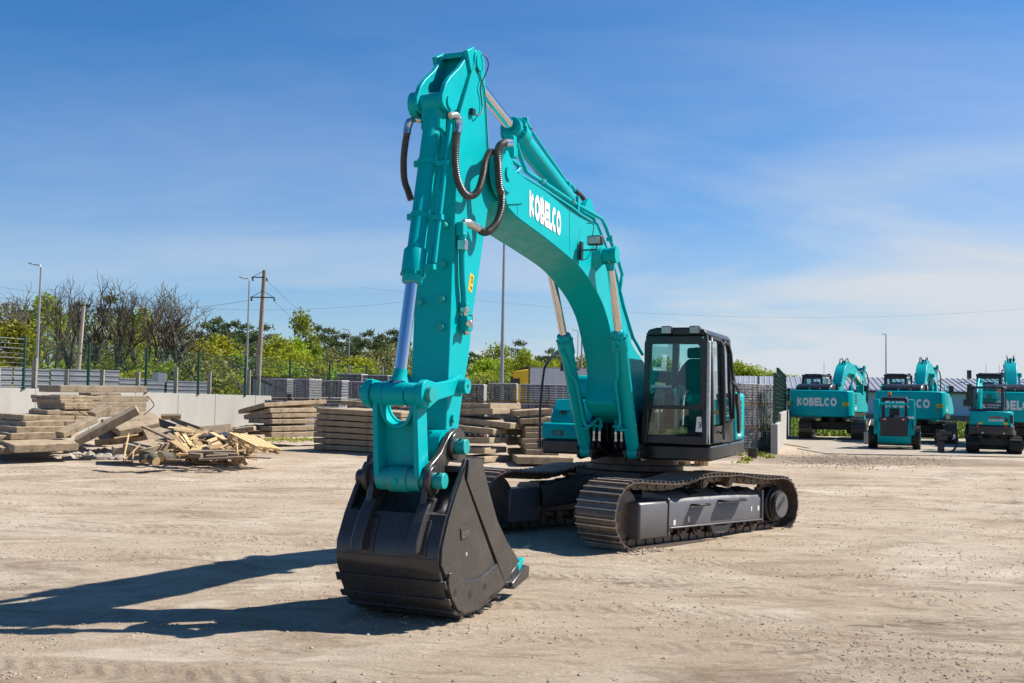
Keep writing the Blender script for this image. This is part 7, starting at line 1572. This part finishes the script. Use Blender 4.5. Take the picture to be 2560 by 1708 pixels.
    for s in (-1, 1): lettering(b, 'KOBELCO', (3.4 if s < 0 else 4.7, s*.245, 3.08 if s < 0 else 2.8), Vector((1, 0, -.30)).normalized()*(1 if s < 0 else -1), Vector((0, 0, 1))*.26, .25, .09, 0, 1.3, lift=.001, nrm=(0, s, 0))
    sub(b, 'lettering', 'white', bm_, smooth=0)
    for s in (-1, 1):
        pq, qq = Vector((1.05, s*.38, 1.25)), Vector((2.35, s*.36, 3.12)); d_ = (qq-pq); b = MB(); b.lathe(pq, qq, [(0, .06), (.02, .085), (d_.length*.62, .085), (d_.length*.62+.01, .11), (d_.length*.70, .11)], 16); b.cyl(qq-Vector((0, .1, 0)), qq+Vector((0, .1, 0)), .11, n=16); cc = sub(b, 'boom_cylinder', 'teal', t); b = MB(); b.cyl(pq+d_*.66, qq, .05, n=12); sub(b, 'rod', 'chrome', cc)
    b = MB(); p_, q_ = Vector((1.9, 0, 3.78)), Vector((5.35, 0, 3.52)); d_ = (q_-p_); b.lathe(p_, q_, [(0, .08), (.02, .10), (d_.length*.62, .10), (d_.length*.62+.01, .13), (d_.length*.7, .13)], 16); ac = sub(b, 'arm_cylinder', 'teal', t); b = MB(); b.cyl(p_+d_*.65, q_, .06, n=12); sub(b, 'rod', 'chrome', ac)
    b = MB(); b.prism([(5.25, 3.62), (5.55, 3.62), (5.68, 3.0), (5.70, 2.4), (5.62, .75), (5.38, .75), (5.10, 2.5), (5.05, 2.9)], -.19, .19); am = sub(b, 'arm', 'teal', t, bevel=.02)
    b = MB(); b.span((5.22, -.25, 3.5), (5.5, -.14, 3.72)); b.span((5.22, .14, 3.5), (5.5, .25, 3.72)); sub(b, 'arm_bracket', 'teal', am)
    p_, q_ = Vector((5.85, 0, 3.1)), Vector((5.85, 0, 1.4)); b = MB(); b.lathe(p_, q_, [(0, .07), (.02, .085), (1.25, .085), (1.26, .10), (1.35, .10)], 14); kc = sub(b, 'bucket_cylinder', 'teal', t); b = MB(); b.cyl(p_+(q_-p_)*.68, q_, .05, n=10); sub(b, 'rod', 'chrome', kc)
    b = MB(); pts = [(5.3, .85), (5.75, .9), (5.95, .5), (5.75, .15), (5.3, .02), (4.7, .10), (4.5, .28), (4.9, .5)]; b.prism(pts, -.55, .55); sub(b, 'bucket', 'bucket', t, bevel=.03)
    # pipes and hoses
    for k, (yo, r_) in enumerate(((.17, .035), (.09, .03), (-.05, .03), (-.13, .035), (-.19, .028))):
        b = MB(); b.tube(catmull([(.0, yo, 1.8), (.25, yo*1.1, 2.3), (.85+.05*k, yo*1.2, 2.88), (1.45, yo*1.1, 3.45), (1.9, yo, 3.74+.02*k), (2.6, yo, 3.74), (3.6, yo, 3.6)], 5), r_, 8); sub(b, 'hydraulic_pipe', 'teal', bm_)
    for s in (-1, 1):
        b = MB(); b.tube(catmull([(1.6, s*.10, 3.6), (1.75, s*.14, 3.9), (2.1, s*.14, 3.98), (2.4, s*.12, 3.8)], 6), .028, 8); sub(b, 'hydraulic_hose', 'rubber', bm_); b = MB(); b.tube(catmull([(4.2, s*.18, 3.35), (5.0, s*.3, 3.42), (5.7, s*.3, 3.1), (5.85, s*.28, 2.5), (5.75, s*.25, 1.7)], 6), .03, 8); sub(b, 'hydraulic_hose', 'rubber', bm_)
    b = MB()
    for x, z_, y in ((.55, 2.62, .2), (.95, 3.0, -.2), (1.3, 3.34, .2), (.6, 2.66, -.22), (1.65, 3.6, -.18), (1.5, 3.52, .15)): b.box((x, y, z_), (.10, .10, .10))
    sub(b, 'pipe_clamp', 'steel', bm_, bevel=.01)
    b = MB(); b.tube(catmull([(1.2, -1.3, 1.3), (1.2, -1.3, 2.1), (1.0, -1.25, 2.55), (.7, -1.15, 2.6)], 4), .025, 8); b.box((.95, -1.35, 2.45), (.08, .22, .30)); sub(b, 'mirror', 'black', t, bevel=.02)
    return t
def heading(x, deg): return PI/2-math.radians(deg)          # degrees to the right of straight away
def place(px, Y): q = at(px, 1100, Y); return (q.x, Y, .335)
E1 = rear_excavator('teal excavator seen from behind, farthest and leftmost of the parked row beside the mesh panels', place(2083, 52.4), heading(0, 32), .22)
freeze(E1)
dup(E1, place(2294, 49.4), heading(0, 29), 'teal excavator seen from behind, middle of the parked row behind the skid steer loader'); dup(E1, place(2530, 46.2), heading(0, 24), 'teal excavator cut by the right border, behind the mini excavator')

# ---- skid steer loader
p = ground(2244, 1126); SK = thing('skid_steer_loader', 'small teal skid steer loader seen from behind with orange beacon', 'loader', (p.x+.25, p.y+1.0, .335), PI/2-.37)
for s in (-1, 1):
    for x in (-.45, .75):
        b = MB(); yw = s*.80; b.lathe((x, yw-.15, .42), (x, yw+.15, .42), [(0, .25), (.01, .37), (.05, .42), (.25, .42), (.29, .37), (.3, .25)], 28)
        for k in range(20):
            a = 2*PI*k/20
            for q in (-1, 1): b.box((x+.425*math.cos(a+q*.07), yw+q*.07, .42+.425*math.sin(a+q*.07)), (.05, .15, .06), (q*.0, -a+PI/2, 0))
        w = sub(b, 'wheel', 'rubber', SK); b = MB(); b.cyl((x, yw+s*.12, .42), (x, yw+s*.155, .42), .22, n=20); sub(b, 'rim', 'teal', w)
b = MB(); b.prism([(-1.05, .45), (-.95, .22), (1.0, .22), (1.15, .6), (1.1, 1.0), (-.9, 1.15), (-1.05, 1.0)], -.60, .60); bd = sub(b, 'body', 'teal', SK, bevel=.05, seg=3)
b = MB(); b.span((-1.09, -.49, .50), (-1.04, .49, 1.20)); tl = sub(b, 'tailgate', 'black', SK, bevel=.02)
b = MB(); 
for k in range(14): b.span((-1.105, -.30, .58+k*.033), (-1.092, .30, .595+k*.033))
sub(b, 'grille', 'plastic', tl)
for s in (-1, 1):
    b = MB(); b.span((-1.105, s*.26, 1.10), (-1.09, s*.45, 1.18)); l = sub(b, 'tail_lamp', 'red', tl); b = MB(); b.span((-1.112, s*.30, 1.12), (-1.105, s*.36, 1.17)); sub(b, 'lamp_lens', 'white', l)
    b = MB(); b.prism([(-1.02, .55), (-.72, .55), (-.66, 1.35), (-.74, 1.9), (-.92, 1.9), (-1.02, 1.30)], s*.53, s*.73); sub(b, 'rear_tower', 'teal', SK, bevel=.03)
    b = MB(); b.tube([(-.85, s*.68, 1.82), (.3, s*.70, 1.55), (1.2, s*.70, .95), (1.55, s*.6, .45)], .075, 8); la = sub(b, 'lift_arm', 'teal', SK); b = MB(); b.cyl((-.5, s*.66, .9), (.5, s*.68, 1.4), .045, n=10); sub(b, 'lift_cylinder', 'chrome', la)
    b = MB(); b.tube(catmull([(-.98, s*.62, 1.2), (-1.05, s*.66, .95), (-1.0, s*.66, .75)], 4), .02, 6); sub(b, 'hydraulic_hose', 'rubber', SK)
b = MB(); b.cyl((-.85, -.62, 1.72), (-.85, .62, 1.72), .05, n=12); sub(b, 'cross_tube', 'teal', SK)
b = MB(); b.prism([(-1.06, 1.20), (-.55, 1.28), (-.3, 1.2), (-.3, 1.1), (-1.06, 1.12)], -.46, .46); sub(b, 'engine_lid', 'black', SK, bevel=.04)
b = MB()
for s in (-1, 1): post(b, (-.55, s*.42, 1.1), (-.5, s*.42, 1.88), .10, .08); post(b, (.65, s*.42, 1.0), (.5, s*.42, 1.9), .10, .08)
b.span((-.6, -.44, 1.10), (.6, .44, 1.15)); cg = sub(b, 'cab_guard', 'black', SK, bevel=.02)
b = MB(); b.prism([(-.68, 1.84), (-.65, 1.96), (-.5, 2.01), (.5, 2.01), (.55, 1.90), (.5, 1.84)], -.46, .46); sub(b, 'roof', 'black', cg, bevel=.05, seg=3)
b = MB(); b.prism([(-.15, 1.1), (.1, 1.1), (-.05, 1.55), (-.15, 1.55)], -.2, .2); sub(b, 'seat', 'plastic', cg, bevel=.05)
b = MB(); b.cyl((-.4, .17, 2.0), (-.4, .17, 2.07), .05, n=14); bc = sub(b, 'beacon_base', 'black', cg); b = MB(); b.lathe((-.4, .17, 2.07), (-.4, .17, 2.2), [(0, .062), (.10, .060), (.13, .045)], 16); sub(b, 'beacon', 'orange', bc)
b = MB(); b.prism([(1.5, .05), (2.1, .05), (1.9, .1), (1.55, .6), (1.45, .55)], -.9, .9); sub(b, 'loader_bucket', 'track_grey', SK, bevel=.02)
b = MB(); b.span((-1.065, -.72, 1.18), (-1.03, -.50, 1.26)); sub(b, 'plate_holder', 'white', SK)
pp_ = ground(2174, 1112); t = MB(); t.box((pp_.x, pp_.y+.2, .335+.24), (.20, .5, .48)); t.box((pp_.x-.10, pp_.y+.1, .335+.26), (.03, .45, .5)); tag(t.build('metal_plate', M['galv'], bevel=.02), 'upright grey metal plate leaning beside the skid steer left wheel', 'plate')

# ---- breaker standing on end
pp_ = ground(2358, 1134); HB = thing('hydraulic_breaker', 'black hydraulic breaker standing on end between loader and mini excavator', 'breaker', (pp_.x, pp_.y+.2, .335))
b = MB(); b.cyl((0, 0, 0), (0, 0, .42), .12, n=18); b.prism([(-.13, .42), (.18, .42), (.20, .62), (-.15, .62)], -.14, .14); sub(b, 'breaker_body', 'black', HB, bevel=.02)
b = MB(); b.box((.1, 0, .72), (.5, .26, .16), (0, .1, 0)); sub(b, 'bracket', 'black', HB, bevel=.02)
b = MB(); b.tube(catmull([(.15, -.05, .55), (.35, -.1, .68), (.52, -.12, .60), (.56, -.14, .35), (.42, -.16, .10), (.20, -.2, .03)], 6), .022, 8); sub(b, 'hydraulic_hose', 'rubber', HB); b = MB(); b.tube(catmull([(.1, -.1, .5), (.3, -.14, .62), (.45, -.16, .45), (.40, -.2, .15), (.2, -.25, .03)], 6), .02, 8); sub(b, 'hydraulic_hose', 'rubber', HB)
b = MB(); b.prism([(.36, .48), (.46, .52), (.44, .68), (.40, .66)], -.16, -.15); sub(b, 'paper_tag', 'white', HB)

# ---- mini excavator
p = ground(2486, 1137); MX = thing('mini_excavator', 'teal mini excavator with black cab seen from behind at the right border', 'mini excavator', (p.x+.45, p.y+1.1, .335), PI/2-.50)
for s in (-1, 1): simple_track(MX, s*.70, 2.3, .58, .40, .12, 34, 'under_black', 'rubber')
b = MB(); b.box((0, 0, .40), (.9, 1.2, .24)); b.cyl((0, 0, .5), (0, 0, .66), .36, n=20); o = sub(b, 'car_body', 'under_black', MX); o.rotation_euler = (0, 0, .12)
b = MB(); b.prism([(1.0, -.72), (1.0, .75), (-.6, .74), (-.6, -.74)], .64, .80, 'z'); sub(b, 'upper_frame', 'black', MX)
def half(z0, z1, R_, m, name, par, r1=None):
    b = MB(); pts = [(R_*math.cos(math.radians(a))*.62-.75, R_*math.sin(math.radians(a))) for a in range(100, 261, 10)]; pts = [(x, y) for x, y in pts]+[(-.2, -R_*.97), (-.2, R_*.97)]; b.prism(pts, z0, z1, 'z'); return sub(b, name, m, par, bevel=.05, seg=3, smooth=50)
cwm = half(.66, 1.02, .76, 'black', 'counterweight', MX); cv = half(1.02, 1.52, .73, 'teal', 'engine_cover', MX)
xr = -.75-.73*.62
b = MB(); b.span((xr-.004, -.40, 1.29), (xr+.03, .05, 1.335)); sub(b, 'brake_lamp', 'red', cv, bevel=.01)
b = MB(); lettering(b, 'SUNWARD', (xr-.012, .06, 1.16), (0, -1, 0), Vector((0, 0, 1))*.085, .20, .12, 0, .52, nrm=(-1, 0, 0)); sub(b, 'lettering', 'white', cv, smooth=0)
for y in (.32, -.50):
    b = MB(); ex = .0 if abs(y) < .4 else .10; b.span((xr+ex-.006, y-.07, 1.05), (xr+ex+.06, y+.07, 1.12)); sub(b, 'sticker', 'yellow', cv)
b = MB(); b.span((xr+.06, -.58, 1.16), (xr+.16, -.48, 1.28)); sub(b, 'lock', 'black', cv)
b = MB(); b.span((-1.0, -.66, 1.10), (-.75, -.735, 1.40)); sub(b, 'vent', 'black', cv)
for y in (.42, -.52):
    b = MB(); ex = -.75-.76*.62*math.sqrt(max(0, 1-(y/.76)**2)); b.cyl((ex-.02, y, .97), (ex+.03, y, .97), .045, n=12); sub(b, 'reflector', 'red', cwm)
for y in (.25, -.45):
    b = MB(); ex = -.75-.76*.62*math.sqrt(1-(y/.76)**2); b.cyl((ex-.01, y, .74), (ex+.03, y, .74), .028, n=10); sub(b, 'tie_down_eye', 'steel', cwm)
x0, x1, y0, y1, z0, z1 = -.62, .75, -.42, .70, .80, 2.36
b = MB()
for x in (x0+.04, x1-.04):
    for y in (y0+.05, y1-.05): post(b, (x, y, z0), (x+(.03 if x < 0 else -.08), y, z1), .08, .10)
b.span((x0, y0, 1.5), (x0+.06, y1, 1.60)); b.span((x0, y0, z0), (x1, y0+.05, 1.4)); b.span((x0, y1-.05, z0), (x1, y1, 1.25)); mc = sub(b, 'cab', 'black', MX, bevel=.02)
b = MB(); b.prism([(x0-.03, z1), (x0, z1+.07), (x1-.15, z1+.09), (x1-.02, z1)], y0-.02, y1+.02); sub(b, 'roof', 'black', mc, bevel=.03)
for nm, q in (('rear_window', [(x0+.03, y0+.1, 1.5), (x0+.03, y1-.1, 1.5), (x0+.06, y1-.1, z1), (x0+.06, y0+.1, z1)]), ('windshield', [(x1-.04, y0+.1, z0+.1), (x1-.04, y1-.1, z0+.1), (x1-.1, y1-.1, z1), (x1-.1, y0+.1, z1)]), ('side_window', [(x0+.1, y1-.02, 1.25), (x1-.1, y1-.02, 1.25), (x1-.14, y1-.02, z1), (x0+.1, y1-.02, z1)]), ('side_window', [(x0+.1, y0+.02, 1.4), (x1-.1, y0+.02, 1.4), (x1-.14, y0+.02, z1), (x0+.1, y0+.02, z1)])):
    b = MB(); b.add(q, [(0, 1, 2, 3)]); b.build(nm, M['glass'], mc, smooth=0, recalc=False)
b = MB(); b.prism([(-.35, 1.2), (.05, 1.2), (.0, 1.35), (-.22, 1.38), (-.32, 1.98), (-.42, 1.98)], -.15, .32); sub(b, 'seat', 'plastic', mc, bevel=.05, seg=3)
b = MB(); b.box((-.38, .085, 2.06), (.09, .22, .16)); sub(b, 'headrest', 'plastic', mc, bevel=.03)
b = MB(); b.span((x0-.008, y0+.08, 1.56), (x0+.0, y1-.4, 1.84)); pw = sub(b, 'window_panel', 'black', mc)
b = MB(); lettering(b, 'PROMTEH', (x0-.010, .15, 1.715), (0, -1, 0), Vector((0, 0, 1))*.062, .17, .13, 0, .46, nrm=(-1, 0, 0)); lettering(b, 'SERVICE', (x0-.010, .15, 1.63), (0, -1, 0), Vector((0, 0, 1))*.062, .17, .13, 0, .40, nrm=(-1, 0, 0)); sub(b, 'lettering', 'white', pw, smooth=0)
b = MB(); b.prism([(.30, 1.63), (.175, 1.63), (.175, 1.66), (.25, 1.74), (.175, 1.77), (.30, 1.77)], x0-.012, x0-.009, 'x'); sub(b, 'logo', 'white', pw)
b = MB(); b.cyl((x0-.06, -.26, 2.26), (x0-.0, -.26, 2.26), .055, n=14); sub(b, 'beacon', 'orange', mc)
b = MB(); b.tube([(x0, -.02, 2.36), (x0-.08, -.02, 2.40)], .03, 8); b.box((x0-.1, -.1, 2.40), (.10, .12, .09)); sub(b, 'work_lamp', 'black', mc, bevel=.015)
b = MB(); b.tube(catmull([(.5, .75, 1.2), (.5, .86, 1.6), (.5, .86, 2.0)], 4), .018, 6); b.box((.47, .88, 2.03), (.06, .16, .30)); sub(b, 'mirror', 'black', MX, bevel=.03)
for pts, nm in (([(1.1, 1.0, .13), (1.35, 1.7, .15), (1.75, 2.35, .14), (2.1, 2.5, .12)], 'boom'),):
    b = MB(); c = [Vector((x, .62, z_)) for x, z_, h in pts]; b.tube(catmull(c, 4), .12, 8); mbm = sub(b, nm, 'teal', MX)
b = MB(); b.tube([(2.1, .62, 2.75), (2.25, .62, 2.3), (2.15, .62, 1.0)], .09, 8); sub(b, 'arm', 'teal', MX)
b = MB(); b.cyl((1.3, .66, 2.2), (2.1, .66, 2.75), .055, n=10); b.cyl((1.2, .62, 1.0), (1.7, .62, 2.0), .06, n=10); sub(b, 'arm_cylinder', 'teal', MX)
b = MB(); b.prism([(2.0, .95), (2.3, .9), (2.35, .5), (2.0, .3), (1.7, .5)], .35, .9); sub(b, 'bucket', 'bucket', MX)
b = MB()
for k in range(4): b.tube(catmull([(.9, .55+.06*k, .9), (1.2, .75+.05*k, 1.25), (1.25, .72+.04*k, 1.7), (1.5, .66, 2.2)], 5), .018, 6)
sub(b, 'hydraulic_hose', 'rubber', MX)
b = MB(); b.prism([(1.25, .05), (1.33, .05), (1.33, .42), (1.27, .42)], -.95, .95); sub(b, 'dozer_blade', 'black', MX)
